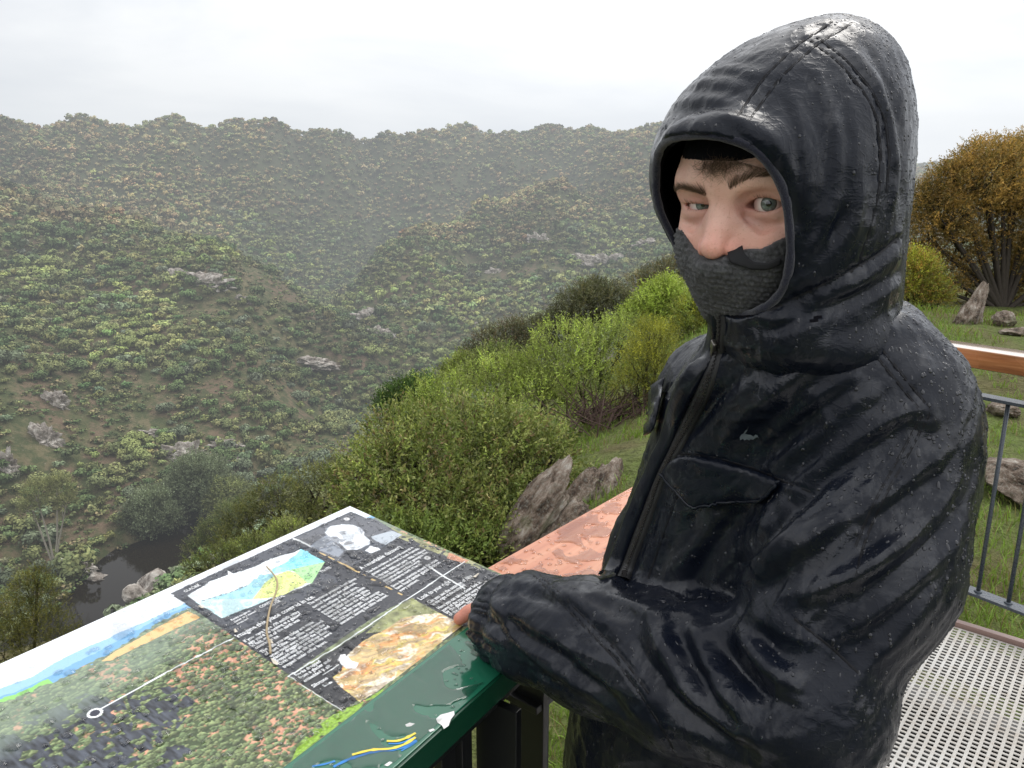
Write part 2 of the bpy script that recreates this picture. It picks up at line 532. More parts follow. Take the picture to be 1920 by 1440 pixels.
# ---- torso frame
TL = np.array([.37, -.93, 0]); TL /= np.linalg.norm(TL)      # towards his left shoulder
TF = np.cross(TL, [0, 0, 1.0]) ; TF = np.array([TL[1], -TL[0], 0.0])   # facing
TANG = math.atan2(TL[1], TL[0])
SH_L = att(1655, 800, .690); EL_L = att(1500, 1325, .665); CU_L = att(950, 1162, .930)
SH_R = att(1345, 735, .97); EL_R = SH_R + np.array([.02, .03, -.29]); WR_R = EL_R + np.array([-.02, -.10, -.24])

def row(z, x, y, a, b, dang=0): return (z, x, y, a, b, TANG + dang)
TORSO_PX = [ # py, left, right, Y centre, depth half-extent
    (585, 1345, 1690, .715, .084), (620, 1335, 1700, .715, .090), (650, 1316, 1724, .718, .104), (700, 1272, 1745, .738, .122), (760, 1236, 1765, .77, .130), (830, 1205, 1778, .785, .138),
    (920, 1176, 1785, .79, .140), (1010, 1142, 1770, .795, .142), (1100, 1110, 1720, .80, .145), (1200, 1088, 1640, .805, .145), (1300, 1068, 1588, .81, .145), (1440, 1048, 1550, .815, .145)]

HOODROWS_PX = [ # py, left, right, t centre, depth half-extent
    (38, 1550, 1588, .71, .020), (46, 1500, 1616, .71, .052), (64, 1440, 1648, .708, .078), (92, 1372, 1674, .706, .096), (122, 1330, 1688, .704, .107),
    (160, 1282, 1697, .702, .116), (200, 1249, 1702, .700, .121), (250, 1222, 1704, .698, .124), (300, 1209, 1702, .698, .124),
    (350, 1210, 1697, .698, .120), (400, 1222, 1692, .700, .115), (450, 1246, 1689, .703, .110), (500, 1272, 1687, .706, .104), (550, 1305, 1684, .710, .096), (590, 1326, 1682, .706, .096), (625, 1330, 1688, .706, .096), (650, 1336, 1688, .710, .092), (676, 1350, 1676, .716, .080)]
def px_rows(R, byY=False):
    out = []
    for py, l, r, t, b in R:
        c = at((l + r) / 2, py, t) if byY else att((l + r) / 2, py, t)
        a = (r - l) / 2 * (t / ray((l + r) / 2, py)[1] if byY else t) / FPX
        d = ray((l + r) / 2, py); w = math.hypot(d[0], d[1]); a *= d[1] / w   # perpendicular to the view
        out.append((c[2], c[0], c[1], a, b, math.atan2(-d[0], d[1])))
    return out
HOODROWS = px_rows(HOODROWS_PX)
TORSO = px_rows(TORSO_PX, True)
_l = TORSO[-1]
TORSO += [(.80, _l[1] + .005, _l[2], _l[3], _l[4], _l[5]), (.66, _l[1] + .01, _l[2], _l[3] * .98, _l[4], _l[5])]

def build_jacket():
    r = .0032 if not QUICK else .006
    s = SDF((-.10, .42, .68), (.62, 1.10, 1.56), r)
    s.zloft(TORSO, k=0, p=2.15)
    # shoulders
    s.chain([(.295, .745, 1.455), SH_L + (.0, .01, .012), SH_L + (-.005, -.004, -.05)], [.058, .060, .070], k=.06)
    s.chain([(.285, .765, 1.450), SH_R + (0, 0, .0), SH_R + (.005, .005, -.05)], [.055, .060, .068], k=.05)
    # upper arm, elbow
    UA = SH_L + (EL_L - SH_L) * .5 + np.array([.012, .0, 0])
    s.chain([SH_L + (.0, 0, -.03), UA, EL_L + (.0, .012, .012)], [.070, .076, .068], k=.035)
    # back of the jacket hanging behind the arm
    # forearm
    D = CU_L - EL_L
    s.chain([EL_L, EL_L + D * .3 + (0, 0, -.004), EL_L + D * .62 + (0, 0, .002), EL_L + D * .88, CU_L], [.074, .071, .067, .058, .050], k=.022)
    # far arm hanging
    s.chain([SH_R + (0, 0, -.03), EL_R, WR_R], [.068, .062, .050], k=.03)
    # belly gathers above the forearm
    pass
    # cuff opening
    Dn = D / np.linalg.norm(D)
    s.cap(CU_L - Dn * .045, CU_L + Dn * .10, .038, .047, k=.004, mode='sub')
    s.d[:] = s.d
    V, F = s.mesh(); V, F = keep_largest(V, F)
    return V, F

# hood opening outline in head coordinates (x his left, z up) and its forward position y
OPEN = np.array([(-.074, .012, .000), (-.073, .016, .022), (-.062, .028, .044), (-.035, .040, .054), (0, .043, .056), (.027, .038, .051), (.045, .028, .038),
                 (.056, .016, .016), (.061, .008, -.010), (.062, .000, -.038), (.057, -.008, -.062), (.044, -.010, -.079), (.024, -.008, -.090), (.002, -.006, -.092), (-.022, -.004, -.084), (-.044, .002, -.064), (-.062, .008, -.038)])

def closed_spline(P, n=160):
    P = np.asarray(P); m = len(P); out = []
    for i in range(n):
        t = i / n * m; k = int(t); f = t - k
        p0, p1, p2, p3 = P[(k - 1) % m], P[k % m], P[(k + 1) % m], P[(k + 2) % m]
        out.append(.5 * ((2 * p1) + (-p0 + p2) * f + (2 * p0 - 5 * p1 + 4 * p2 - p3) * f * f + (-p0 + 3 * p1 - 3 * p2 + p3) * f ** 3))
    return np.array(out)

def poly_sd(px, pz, poly):
    """signed distance to a closed 2d polygon (negative inside), arrays"""
    d = np.full(px.shape, 1e9, np.float32); inside = np.zeros(px.shape, bool); n = len(poly)
    for i in range(n):
        a = poly[i]; b = poly[(i + 1) % n]; e = b - a
        wx, wz = px - a[0], pz - a[1]
        h = np.clip((wx * e[0] + wz * e[1]) / max(e @ e, 1e-12), 0, 1)
        d = np.minimum(d, (wx - e[0] * h) ** 2 + (wz - e[1] * h) ** 2)
        c = (a[1] > pz) != (b[1] > pz)
        xi = a[0] + (pz - a[1]) * e[0] / (e[1] if abs(e[1]) > 1e-9 else 1e-9)
        inside ^= c & (px < xi)
    return np.where(inside, -1, 1) * np.sqrt(d)

def build_hood():
    r = .003 if not QUICK else .005
    s = SDF((.08, .55, 1.40), (.44, .92, 1.80), r)
    s.zloft(HOODROWS, k=0)
    # visor: pushes forward of the brow
    vis = hl2w([(-.045, .020, .040), (-.02, .034, .050), (.01, .036, .052), (.04, .022, .044)])
    s.chain(list(vis), [.010, .010, .010, .010], k=.03)
    # cavity
    s.zloft([(q[0] - .009 * float(sstep(1.58, 1.72, q[0])),) + tuple(q[1:]) for q in HOODROWS if q[0] > 1.475], k=.004, mode='sub', grow=-.0105)
    OP = closed_spline(OPEN, 60)
    poly = OP[:, [0, 2]]
    def fn(X, Y, Z):
        x, y, z = X - EYE[0], Y - EYE[1], Z - EYE[2]
        lx = HX[0] * x + HX[1] * y + HX[2] * z; lz = HU[0] * x + HU[1] * y + HU[2] * z; ly = HF[0] * x + HF[1] * y + HF[2] * z
        e = poly_sd(lx, lz, poly)
        return np.maximum(e, -.055 - ly)
    s.op(EYE - .13, EYE + .13, fn, 'sub', .003)
    V, F = s.mesh(); V, F = keep_largest(V, F)
    return V, F
# ================================================================== PERSON (details, clothing parts)
CAMP = np.array([0, 0, CAMZ])
def bvh_of(V, F):
    return BVHTree.FromPolygons([tuple(v) for v in V.tolist()], F.tolist())

def cast(bvh, px, py, maxd=3):
    r = ray(px, py); r = r / np.linalg.norm(r)
    h = bvh.ray_cast(Vector(CAMP), Vector(r), maxd)
    return (np.array(h[0]), np.array(h[1])) if h[0] is not None else (None, None)

def cast_line(bvh, pts, step=8):
    P = []; N = []
    for x, y in resample(pts, step):
        h, n = cast(bvh, x, y)
        if h is not None:
            if P and np.linalg.norm(h - P[-1]) > .05: continue
            P.append(h); N.append(n)
    return np.array(P), np.array(N)

def line_dist(V, P):
    """distance, signed side (needs normals), and arclength fraction of the closest point"""
    lo = P.min(0) - .05; hi = P.max(0) + .05
    m = np.nonzero(((V > lo) & (V < hi)).all(1))[0]
    Q = V[m]; best = np.full(len(Q), 1e9); S = np.zeros(len(Q)); D = np.zeros((len(Q), 3)); T = np.zeros((len(Q), 3))
    L = np.r_[0, np.cumsum(np.linalg.norm(np.diff(P, axis=0), axis=1))]
    for i in range(len(P) - 1):
        a, b = P[i], P[i + 1]; e = b - a; l2 = e @ e
        if l2 < 1e-12: continue
        h = np.clip((Q - a) @ e / l2, 0, 1); c = a + h[:, None] * e; w = Q - c; d = np.linalg.norm(w, axis=1)
        k = d < best; best[k] = d[k]; S[k] = (L[i] + h[k] * math.sqrt(l2)) / L[-1]; D[k] = w[k]; T[k] = e / math.sqrt(l2)
    return m, best, S, D, T, L[-1]

def apply_lines(V, N, bvh, lines):
    """lines: (kind, width, amp, points) displaces V along N"""
    disp = np.zeros(len(V))
    for kind, w, amp, pts in lines:
        P, _ = cast_line(bvh, pts)
        if len(P) < 2: continue
        m, d, S, D, T, L = line_dist(V, P)
        if kind == 'seam':
            g = -np.exp(-(d / w) ** 2) * amp
            # puckers beside the seam
            side = np.exp(-(d / (w * 4)) ** 2)
            g = g + side * amp * .55 * vnoise(np.stack([S * L / .006, d * 0, d * 0], 1), 5) + np.exp(-((d - 2.2 * w) / w) ** 2) * amp * .35
            fade = np.minimum(1, np.minimum(S, 1 - S) * 12 + .3)
            disp[m] += g * fade
        elif kind == 'fold':
            taper = np.clip(np.sin(np.pi * np.clip(S, .0, 1)), 0, 1) ** .6 * (S > 0) * (S < 1)
            n = N[m]; B = np.cross(T, n); sd = (D * B).sum(1) / w
            # a ridge with a sharper side
            g = np.exp(-np.where(sd > 0, (sd * 1.7) ** 2, (sd * .75) ** 2)) - .45 * np.exp(-((sd - 1.35) * 1.6) ** 2)
            disp[m] += amp * taper * g * np.exp(-(d / (w * 3)) ** 4)
        elif kind == 'val':
            taper = np.clip(np.sin(np.pi * np.clip(S, 0, 1)), 0, 1) ** .5
            disp[m] -= amp * taper * np.exp(-np.abs(d / w) ** 1.4)
    return disp

def aniso(V, d, lo, hi, seed, sharp=1.0):
    """ridged noise stretched along d"""
    d = np.asarray(d, float); d = d / np.linalg.norm(d)
    a = V @ d; R = V - a[:, None] * d
    W = R / hi + (a / lo)[:, None] * d + .22 * fbm(V / .07, 2, seed + 9)[:, None]
    n = vnoise(W, seed); n2 = vnoise(W * 2.3 + 7, seed + 3)
    r1 = np.clip(1 - np.abs(n) * 2.4, 0, 1) ** 1.6; r2 = np.clip(1 - np.abs(n2) * 2.6, 0, 1) ** 2
    return r1 * .8 - .25 + .45 * n + r2 * .35 * (vnoise(W * .6 + 3, seed + 5) > -.1)

def dirpx(a, b, t): return att(b[0], b[1], t) - att(a[0], a[1], t)

JLINES = [
 # --- seams
 ('seam', .0016, .0016, [(1262, 853), (1300, 850), (1355, 862), (1420, 880), (1468, 902), (1520, 922)]),
 ('seam', .0014, .0014, [(1618, 598), (1650, 650), (1690, 700), (1735, 755), (1745, 775)]),
 ('seam', .0014, .0012, [(1602, 604), (1634, 656), (1676, 708), (1722, 765)]),
 ('seam', .0016, .0014, [(1742, 778), (1715, 830), (1690, 875), (1665, 920), (1640, 970), (1618, 1025), (1606, 1080)]),
 ('seam', .0014, .0010, [(1728, 780), (1701, 830), (1676, 875), (1651, 920), (1626, 970), (1604, 1025)]),
 ('seam', .0016, .0013, [(1000, 1078), (1050, 1128), (1100, 1180), (1150, 1232), (1200, 1300), (1250, 1380), (1280, 1440)]),
 ('seam', .0016, .0013, [(1010, 1076), (1064, 1126), (1116, 1178), (1166, 1232), (1216, 1300)]),
 ('seam', .0014, .0012, [(1305, 850), (1270, 930), (1240, 1010), (1215, 1085)]),
 ('seam', .0015, .0014, [(1490, 1160), (1560, 1215), (1610, 1262)]),
 # --- chest
 ('val', .014, .0075, [(1395, 690), (1345, 745), (1300, 800), (1268, 850)]),
 ('fold', .012, .0060, [(1470, 690), (1400, 735), (1345, 790), (1290, 848)]),
 ('fold', .010, .0045, [(1560, 660), (1480, 715), (1400, 775), (1345, 850)]),
 ('fold', .009, .0035, [(1620, 690), (1540, 740), (1470, 800), (1400, 860)]),
 ('fold', .010, .0045, [(1690, 715), (1590, 770), (1500, 835), (1440, 885)]),
 ('val', .009, .0035, [(1600, 720), (1520, 775), (1440, 835), (1395, 872)]),
 ('fold', .008, .0040, [(1560, 800), (1500, 840), (1440, 885)]),
 ('val', .012, .0080, [(1745, 780), (1690, 795), (1610, 850), (1540, 905), (1490, 960)]),
 ('fold', .014, .0085, [(1760, 770), (1690, 778), (1610, 826), (1540, 880), (1480, 930)]),
 ('fold', .012, .0060, [(1740, 830), (1650, 880), (1560, 930), (1480, 1000), (1420, 1070)]),
 ('fold', .014, .0055, [(1345, 960), (1320, 1010), (1270, 1060), (1240, 1110)]),
 ('val', .012, .0050, [(1400, 960), (1350, 1000), (1300, 1080), (1270, 1130)]),
 ('fold', .012, .0050, [(1230, 900), (1205, 980), (1170, 1060), (1140, 1110)]),
 ('val', .008, .0040, [(1265, 890), (1225, 980), (1190, 1060), (1170, 1110)]),
 ('fold', .012, .0045, [(1205, 850), (1180, 930), (1150, 1010), (1125, 1080)]),
 ('fold', .015, .0060, [(1450, 960), (1400, 1010), (1350, 1080), (1330, 1140)]),
 ('fold', .008, .0030, [(1330, 640), (1290, 690), (1260, 740)]),
 ('fold', .008, .0030, [(1335, 680), (1300, 730), (1262, 790)]),
 # collar region
 ('fold', .007, .0030, [(1670, 590), (1600, 620), (1510, 660), (1420, 690)]),
 ('val', .006, .0026, [(1640, 615), (1560, 645), (1480, 680), (1400, 702)]),
 ('fold', .006, .0024, [(1560, 640), (1500, 690), (1430, 730)]),
 # --- upper arm
 ('fold', .013, .0070, [(1780, 830), (1700, 900), (1620, 960), (1540, 1010), (1450, 1060)]),
 ('val', .010, .0060, [(1760, 880), (1680, 940), (1600, 990), (1500, 1050), (1420, 1110)]),
 ('fold', .014, .0070, [(1810, 880), (1740, 980), (1650, 1050), (1550, 1100), (1440, 1140)]),
 ('val', .010, .0055, [(1800, 960), (1720, 1040), (1620, 1100), (1500, 1150)]),
 ('fold', .013, .0060, [(1820, 950), (1770, 1040), (1690, 1120), (1590, 1180)]),
 ('val', .010, .0050, [(1790, 1040), (1720, 1120), (1640, 1190)]),
 ('fold', .012, .0060, [(1760, 1100), (1700, 1170), (1620, 1250), (1560, 1330)]),
 ('fold', .009, .0040, [(1700, 1010), (1600, 1080), (1500, 1120)]),
 ('fold', .012, .0060, [(1560, 940), (1490, 1000), (1420, 1060), (1372, 1120)]),
 ('fold', .008, .0035, [(1640, 900), (1570, 950), (1520, 1000)]),
 # --- elbow hollow
 ('val', .016, .0190, [(1340, 1185), (1362, 1240), (1400, 1290), (1450, 1310)]),
 ('fold', .014, .0110, [(1375, 1175), (1410, 1230), (1455, 1270), (1510, 1290)]),
 ('val', .010, .0090, [(1420, 1180), (1450, 1220), (1490, 1250)]),
 ('fold', .012, .0090, [(1295, 1165), (1315, 1220), (1345, 1290), (1400, 1350)]),
 ('val', .010, .0080, [(1265, 1165), (1290, 1230), (1330, 1310), (1390, 1370)]),
 ('fold', .011, .0060, [(1400, 1140), (1460, 1180), (1530, 1210)]),
 # --- forearm
 ('val', .010, .0065, [(1180, 1170), (1200, 1230), (1260, 1310), (1340, 1380), (1420, 1420)]),
 ('fold', .013, .0080, [(1215, 1150), (1240, 1220), (1290, 1300), (1370, 1370), (1460, 1410)]),
 ('fold', .012, .0055, [(900, 1130), (960, 1150), (1050, 1200), (1130, 1270), (1210, 1350)]),
 ('val', .009, .0050, [(915, 1165), (980, 1190), (1060, 1235), (1140, 1300), (1220, 1380)]),
 ('fold', .012, .0050, [(910, 1195), (990, 1225), (1080, 1280), (1180, 1350), (1270, 1410)]),
 ('fold', .010, .0045, [(960, 1090), (1040, 1110), (1120, 1150), (1170, 1200)]),
 ('val', .008, .0040, [(940, 1110), (950, 1150), (985, 1190)]),
 ('fold', .009, .0050, [(925, 1100), (930, 1145), (960, 1190), (1010, 1230)]),
 ('fold', .010, .0045, [(1100, 1110), (1180, 1135), (1250, 1165)]),
 ('val', .007, .0035, [(1060, 1150), (1075, 1180), (1090, 1215)]),
]
HLINES = [
 ('seam', .0013, .0012, [(1560, 40), (1490, 88), (1430, 148), (1384, 216)]),
 ('seam', .0013, .0012, [(1600, 42), (1530, 84), (1462, 146), (1404, 226)]),
 ('seam', .0013, .0012, [(1520, 76), (1570, 115), (1615, 165), (1645, 220), (1652, 290), (1648, 360), (1628, 440), (1608, 500)]),
 ('seam', .0013, .0009, [(1532, 70), (1584, 110), (1630, 162), (1660, 220), (1668, 290), (1662, 360)]),
 ('seam', .0022, .0026, [(1692, 442), (1650, 478), (1600, 508), (1540, 538), (1490, 562), (1440, 580)]),
 ('seam', .0016, .0014, [(1225, 246), (1270, 236), (1330, 236), (1385, 248), (1425, 275), (1455, 320), (1475, 370)]),
 ('fold', .007, .0045, [(1350, 212), (1400, 235), (1440, 270), (1475, 330), (1500, 400)]),
 ('val', .005, .0040, [(1392, 232), (1432, 262), (1466, 312), (1488, 370), (1498, 430)]),
 ('fold', .007, .0026, [(1240, 200), (1300, 190), (1370, 195), (1420, 215)]),
 ('fold', .006, .0020, [(1270, 165), (1330, 155), (1400, 165)]),
 ('fold', .005, .0018, [(1300, 135), (1370, 130), (1430, 145)]),
 ('fold', .007, .0030, [(1590, 80), (1640, 150), (1672, 230), (1680, 320), (1670, 420)]),
 ('val', .007, .0034, [(1620, 80), (1668, 160), (1692, 250), (1694, 340), (1680, 430)]),
 ('fold', .006, .0028, [(1530, 130), (1560, 200), (1570, 290), (1560, 380), (1530, 470)]),
 ('val', .006, .0022, [(1500, 150), (1530, 230), (1540, 320), (1530, 400)]),
 ('fold', .006, .0028, [(1480, 170), (1505, 240), (1515, 320), (1515, 400), (1500, 470)]),
 ('fold', .006, .0022, [(1590, 180), (1605, 260), (1600, 350), (1575, 450)]),
 ('fold', .008, .0035, [(1625, 330), (1600, 420), (1540, 500), (1490, 545)]),
 ('fold', .007, .0035, [(1560, 360), (1540, 430), (1510, 500), (1480, 550)]),
 ('val', .006, .0030, [(1590, 380), (1560, 460), (1520, 520)]),
 ('fold', .010, .0045, [(1690, 470), (1640, 510), (1580, 545), (1500, 590), (1420, 620)]),
 ('val', .007, .0024, [(1690, 500), (1630, 540), (1560, 575), (1480, 610), (1400, 635)]),
 ('fold', .008, .0040, [(1690, 530), (1620, 570), (1540, 605), (1450, 640)]),
 ('fold', .006, .0030, [(1400, 590), (1440, 600), (1500, 595)]),
]

def cuff_pucker(V, N):
    D = CU_L - EL_L; Dn = D / np.linalg.norm(D)
    a = (V - CU_L) @ Dn; R = V - CU_L - a[:, None] * Dn
    u = np.cross(Dn, [0, 0, 1.]); u /= np.linalg.norm(u); w = np.cross(Dn, u)
    ang = np.arctan2(R @ w, R @ u); rad = np.linalg.norm(R, axis=1)
    m = (rad < .085) * sstep(-.075, -.005, a)
    n = vnoise(np.stack([ang * 5, a / .05, a * 0], 1), 11) + .5 * vnoise(np.stack([ang * 11, a / .03, a * 0], 1), 12)
    g = n * .0040 * m
    # elastic waist just before the mouth
    g -= .0045 * np.exp(-((a + .012) / .010) ** 2) * (rad < .085)
    return g

def seg_w(V, A, B, r0, r1):
    ab = B - A; h = np.clip((V - A) @ ab / (ab @ ab), 0, 1)
    d = np.linalg.norm(V - A - h[:, None] * ab, axis=1)
    return 1 - sstep(r0, r1, d)

def subdivide(V, F):
    """one linear quad subdivision"""
    E = np.concatenate([F[:, [k, (k + 1) % 4]] for k in range(4)]); E.sort(1)
    key = E[:, 0].astype(np.int64) * len(V) + E[:, 1]; u, inv = np.unique(key, return_inverse=True)
    ev = np.stack([u // len(V), u % len(V)], 1); ME = (V[ev[:, 0]] + V[ev[:, 1]]) / 2
    MF = V[F].mean(1); n = len(V); m = len(F); ne = len(ME)
    e = [inv[k * m:(k + 1) * m] + n for k in range(4)]; c = np.arange(m) + n + ne
    Q = np.concatenate([np.stack([F[:, k], e[k], c, e[(k - 1) % 4]], 1) for k in range(4)])
    return np.concatenate([V, ME, MF]), Q

def detail_jacket(V, F):
    V = relax(V, F, 3); N = vnormals(V, F); bvh = bvh_of(V, F)
    d = apply_lines(V, N, bvh, JLINES) + cuff_pucker(V, N)
    wf = seg_w(V, EL_L, CU_L, .07, .10); wu = seg_w(V, SH_L, EL_L, .09, .12) * (1 - wf)
    wc = (1 - wf) * (1 - wu)
    dc = dirpx((1640, 640), (1300, 860), .75); du = dirpx((1780, 820), (1500, 1130), .62); df = CU_L - EL_L
    dc2 = dirpx((1400, 900), (1200, 1100), .75)
    low = sstep(1.30, 1.22, V[:, 2])
    d += wc * .0017 * ((1 - low) * aniso(V, dc, .17, .017, 1) + low * aniso(V, dc2, .12, .02, 2))
    d += wu * .0022 * aniso(V, du, .15, .019, 3)
    d += wf * .0019 * aniso(V, df, .13, .018, 4)
    d += .0011 * aniso(V, du, .06, .008, 5) * (wu + wf) + wc * .0008 * aniso(V, dc, .07, .008, 6)
    d += .0006 * fbm(V / .02, 3, 8)
    V = V + N * d[:, None]
    return V, F

def detail_hood(V, F):
    V = relax(V, F, 2); N = vnormals(V, F); bvh = bvh_of(V, F)
    L = w2hl(V)
    out = sstep(.0, .3, (N * (V - np.array([.255, .69, 1.60]))).sum(1) / (np.linalg.norm(V - np.array([.255, .69, 1.60]), axis=1)))
    d = apply_lines(V, N, bvh, HLINES)
    dv = dirpx((1560, 120), (1520, 480), .6); dh = dirpx((1260, 180), (1420, 200), .6)
    front = sstep(.02, -.03, L[:, 0] - .2 * L[:, 2]) * sstep(.04, .07, L[:, 2])
    neck = sstep(-.06, -.09, L[:, 2])
    dn = dirpx((1690, 470), (1420, 620), .6)
    d += .0009 * (.7 * front * aniso(V, dh, .09, .022, 21) + (1 - front) * (1 - neck) * aniso(V, dv, .08, .018, 22) + 1.6 * neck * aniso(V, dn, .05, .014, 23))
    d += .0007 * (front * aniso(V, dh, .04, .006, 24) + (1 - front) * aniso(V, dv, .06, .007, 25)) + .0008 * fbm(V / .012, 3, 26)
    d = np.maximum(d, -.0048)
    V = V + N * (d * out)[:, None]
    return V, F
# ================================================================== PERSON (materials and objects)
def jacket_material():
    m = mat('wet_black_nylon', (.009, .010, .014), .5, .24, Coat_Weight=.1, Coat_Roughness=.12)
    g = NG(m); oc = g.coord('Object')
    n1 = g.noise(24, 5, .6, oc); n2 = g.noise(260, 4, .65, oc, .4); n3 = g.noise(7, 4, .6, oc)
    g.l(g.ramp(n1, [(.35, .22), (.65, .40)]), g.b.inputs['Roughness'])
    g.l(g.mix(n3.outputs[0], (.003, .004, .008), (.006, .009, .017)), g.b.inputs['Base Color'])
    # creases pressed into the cloth, running in a few directions
    nrm_ = None; h = []
    for rot, sc, st in (((.2, .55, .4), 46, (1, 1, .22)), ((.9, -.5, .2), 70, (1, .25, 1)), ((-.3, .2, 1.1), 105, (.25, 1, 1))):
        q = g.noise(sc, 3, .5, g.mapping(oc, st, rot), .5); a_ = g.math('ABSOLUTE', g.math('SUBTRACT', q.outputs[0], .5)); h.append(g.ramp(a_, [(0, 1), (.035, .25), (.10, 0)]).outputs[0])
    s_ = g.math('ADD', h[0], g.math('MULTIPLY', h[1], .7)); s_ = g.math('ADD', s_, g.math('MULTIPLY', h[2], .45)); s_ = g.math('MULTIPLY', s_, g.ramp(n3, [(.35, .25), (.65, 1)]).outputs[0])
    b2 = g.bump(s_, .24, .0011); b3 = g.bump(n1, .14, .004, b2)
    g.l(b3, g.b.inputs['Normal']); g.l(b3, g.b.inputs['Coat Normal'])
    n4 = g.noise(16, 5, .7, g.mapping(oc, (1, 1, .45), (.3, .5, .2)), .8); g.l(g.ramp(n4, [(.50, .0), (.58, .42)]), g.b.inputs['Coat Weight'])
    return m
M_JACKET = jacket_material()
M_DROP = mat('water_on_black', (.012, .013, .018), .05, .5)
M_SEAM = mat('black_zip_tape', (.012, .012, .013), .55)
M_TEETH = mat('black_zip_teeth', (.022, .020, .020), .35)
M_FLEECE = mat('navy_fleece_binding', (.018, .019, .036), .95, .2, Sheen_Weight=.35, Sheen_Roughness=.5)
_g = NG(M_FLEECE); _n = _g.noise(900, 3, .7, _g.coord('Object')); _g.l(_g.bump(_n, .9, .0015), _g.b.inputs['Normal'])
_g.l(_g.mix(_g.ramp(_n, [(.4, 0), (.7, 1)]), (.006, .007, .016), (.020, .022, .040)), _g.b.inputs['Base Color'])
M_LINING = mat('black_hood_lining', (.004, .004, .006), .95, .1)

def skin_material():
    m = mat('skin', (.6, .4, .32), .40, .5, Subsurface_Weight=.12, Subsurface_Scale=.010)
    m.node_tree.nodes['Principled BSDF'].inputs['Subsurface Radius'].default_value = (1, .35, .2)
    g = NG(m); oc = g.coord('Object')
    a = g.attr('col'); n = g.noise(420, 4, .6, oc); n2 = g.noise(70, 4, .55, oc)
    c = g.mix(g.ramp(n2, [(.35, .0), (.7, .22)]), a.outputs['Color'], (.56, .20, .14))
    c = g.mix(g.ramp(n, [(.56, 0), (.70, .35)]), c, (.42, .19, .12))
    g.l(c, g.b.inputs['Base Color'])
    v = g.n('TexVoronoi'); v.inputs['Scale'].default_value = 900; g.l(oc, v.inputs['Vector'])
    b = g.bump(v.outputs[0], .35, .0007); g.l(g.bump(n, .40, .0010, b), g.b.inputs['Normal'])
    g.l(g.ramp(n2, [(.3, .34), (.7, .52)]), g.b.inputs['Roughness'])
    return m
M_SKIN = skin_material()

def head_colours(L):
    """skin tone by region, head coordinates"""
    x, y, z = L.T; n = len(L)
    C = np.tile(np.array([.80, .50, .395]), (n, 1))
    def blob(c, r, col, k):
        nonlocal C
        d = ((L - np.asarray(c)) / np.asarray(r)); w = np.exp(-(d ** 2).sum(1))[:, None] * k
        C = C * (1 - w) + np.asarray(col) * w
    blob((0, .02, -.034), (.015, .02, .016), (.78, .33, .26), .6)          # nose tip, cold pink
    for q in (-1, 1):
        blob((q * .013, .012, -.036), (.009, .02, .010), (.72, .27, .20), .7)
        blob((q * .036, 0, -.034), (.022, .03, .016), (.74, .36, .27), .75)  # cheeks
        blob(EC[q] + (-.001 * q, .012, -.0125), (.017, .02, .0055), (.50, .29, .26), .7)   # dark circle under the eye
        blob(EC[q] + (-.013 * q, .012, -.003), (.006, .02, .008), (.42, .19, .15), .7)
        blob(EC[q] + (0, .012, .0075), (.017, .02, .0045), (.58, .34, .27), .6)             # upper lid
        blob(EC[q] + (0, .012, .0), (.0175, .02, .0068), (.50, .20, .165), .65)               # pink rims
        blob((q * .030, 0, .022), (.022, .03, .008), (.55, .36, .26), .3)   # under the brow hair
    blob((0, 0, .045), (.06, .05, .02), (.72, .50, .38), .6)
    blob((0, .012, .012), (.010, .02, .012), (.68, .42, .31), .5)
    return C

def strand_mesh(strands, name):
    """strands: list of (points, radius) -> thin 3-sided tubes with tapered tips"""
    V = []; F = []; n = 0
    for P, r in strands:
        P = np.asarray(P); m = len(P); T = np.gradient(P, axis=0); T /= np.linalg.norm(T, axis=1)[:, None] + 1e-12
        A = np.cross(T, [.3, .5, .8]); A /= np.linalg.norm(A, axis=1)[:, None] + 1e-12; B = np.cross(T, A)
        rr = r * (1 - .85 * np.linspace(0, 1, m) ** 2)[:, None]
        R = [P + rr * (math.cos(a) * A + math.sin(a) * B) for a in (0, 2.094, 4.189)]
        V.append(np.stack(R, 1).reshape(-1, 3))
        i = np.arange(m - 1)[:, None] * 3; k = np.arange(3)[None, :]
        F.append(np.stack([n + i + k, n + i + (k + 1) % 3, n + i + 3 + (k + 1) % 3, n + i + 3 + k], -1).reshape(-1, 4)); n += m * 3
    return np_mesh(name, np.concatenate(V), np.concatenate(F))

person = empty('person', (.42, .86, 0), 'person in wet black hooded rain jacket and grey gaiter, one hand on the sign', 'person')

# ---------------- body: head, then torso, arms, legs and hands as one mesh
HV, HFc = build_head(); HFc = HFc[:, ::-1]
HV[:, 0] = np.where(HV[:, 0] < -.050, -.050 + (HV[:, 0] + .050) * .62, HV[:, 0])
HV[:, 1] -= .015 * sstep(-.054, -.074, HV[:, 2]) * sstep(-.07, -.05, HV[:, 1])      # the cloth presses the lower face back
head_w = hl2w(HV); head_c = head_colours(HV); head_bvh = bvh_of(head_w, HFc)

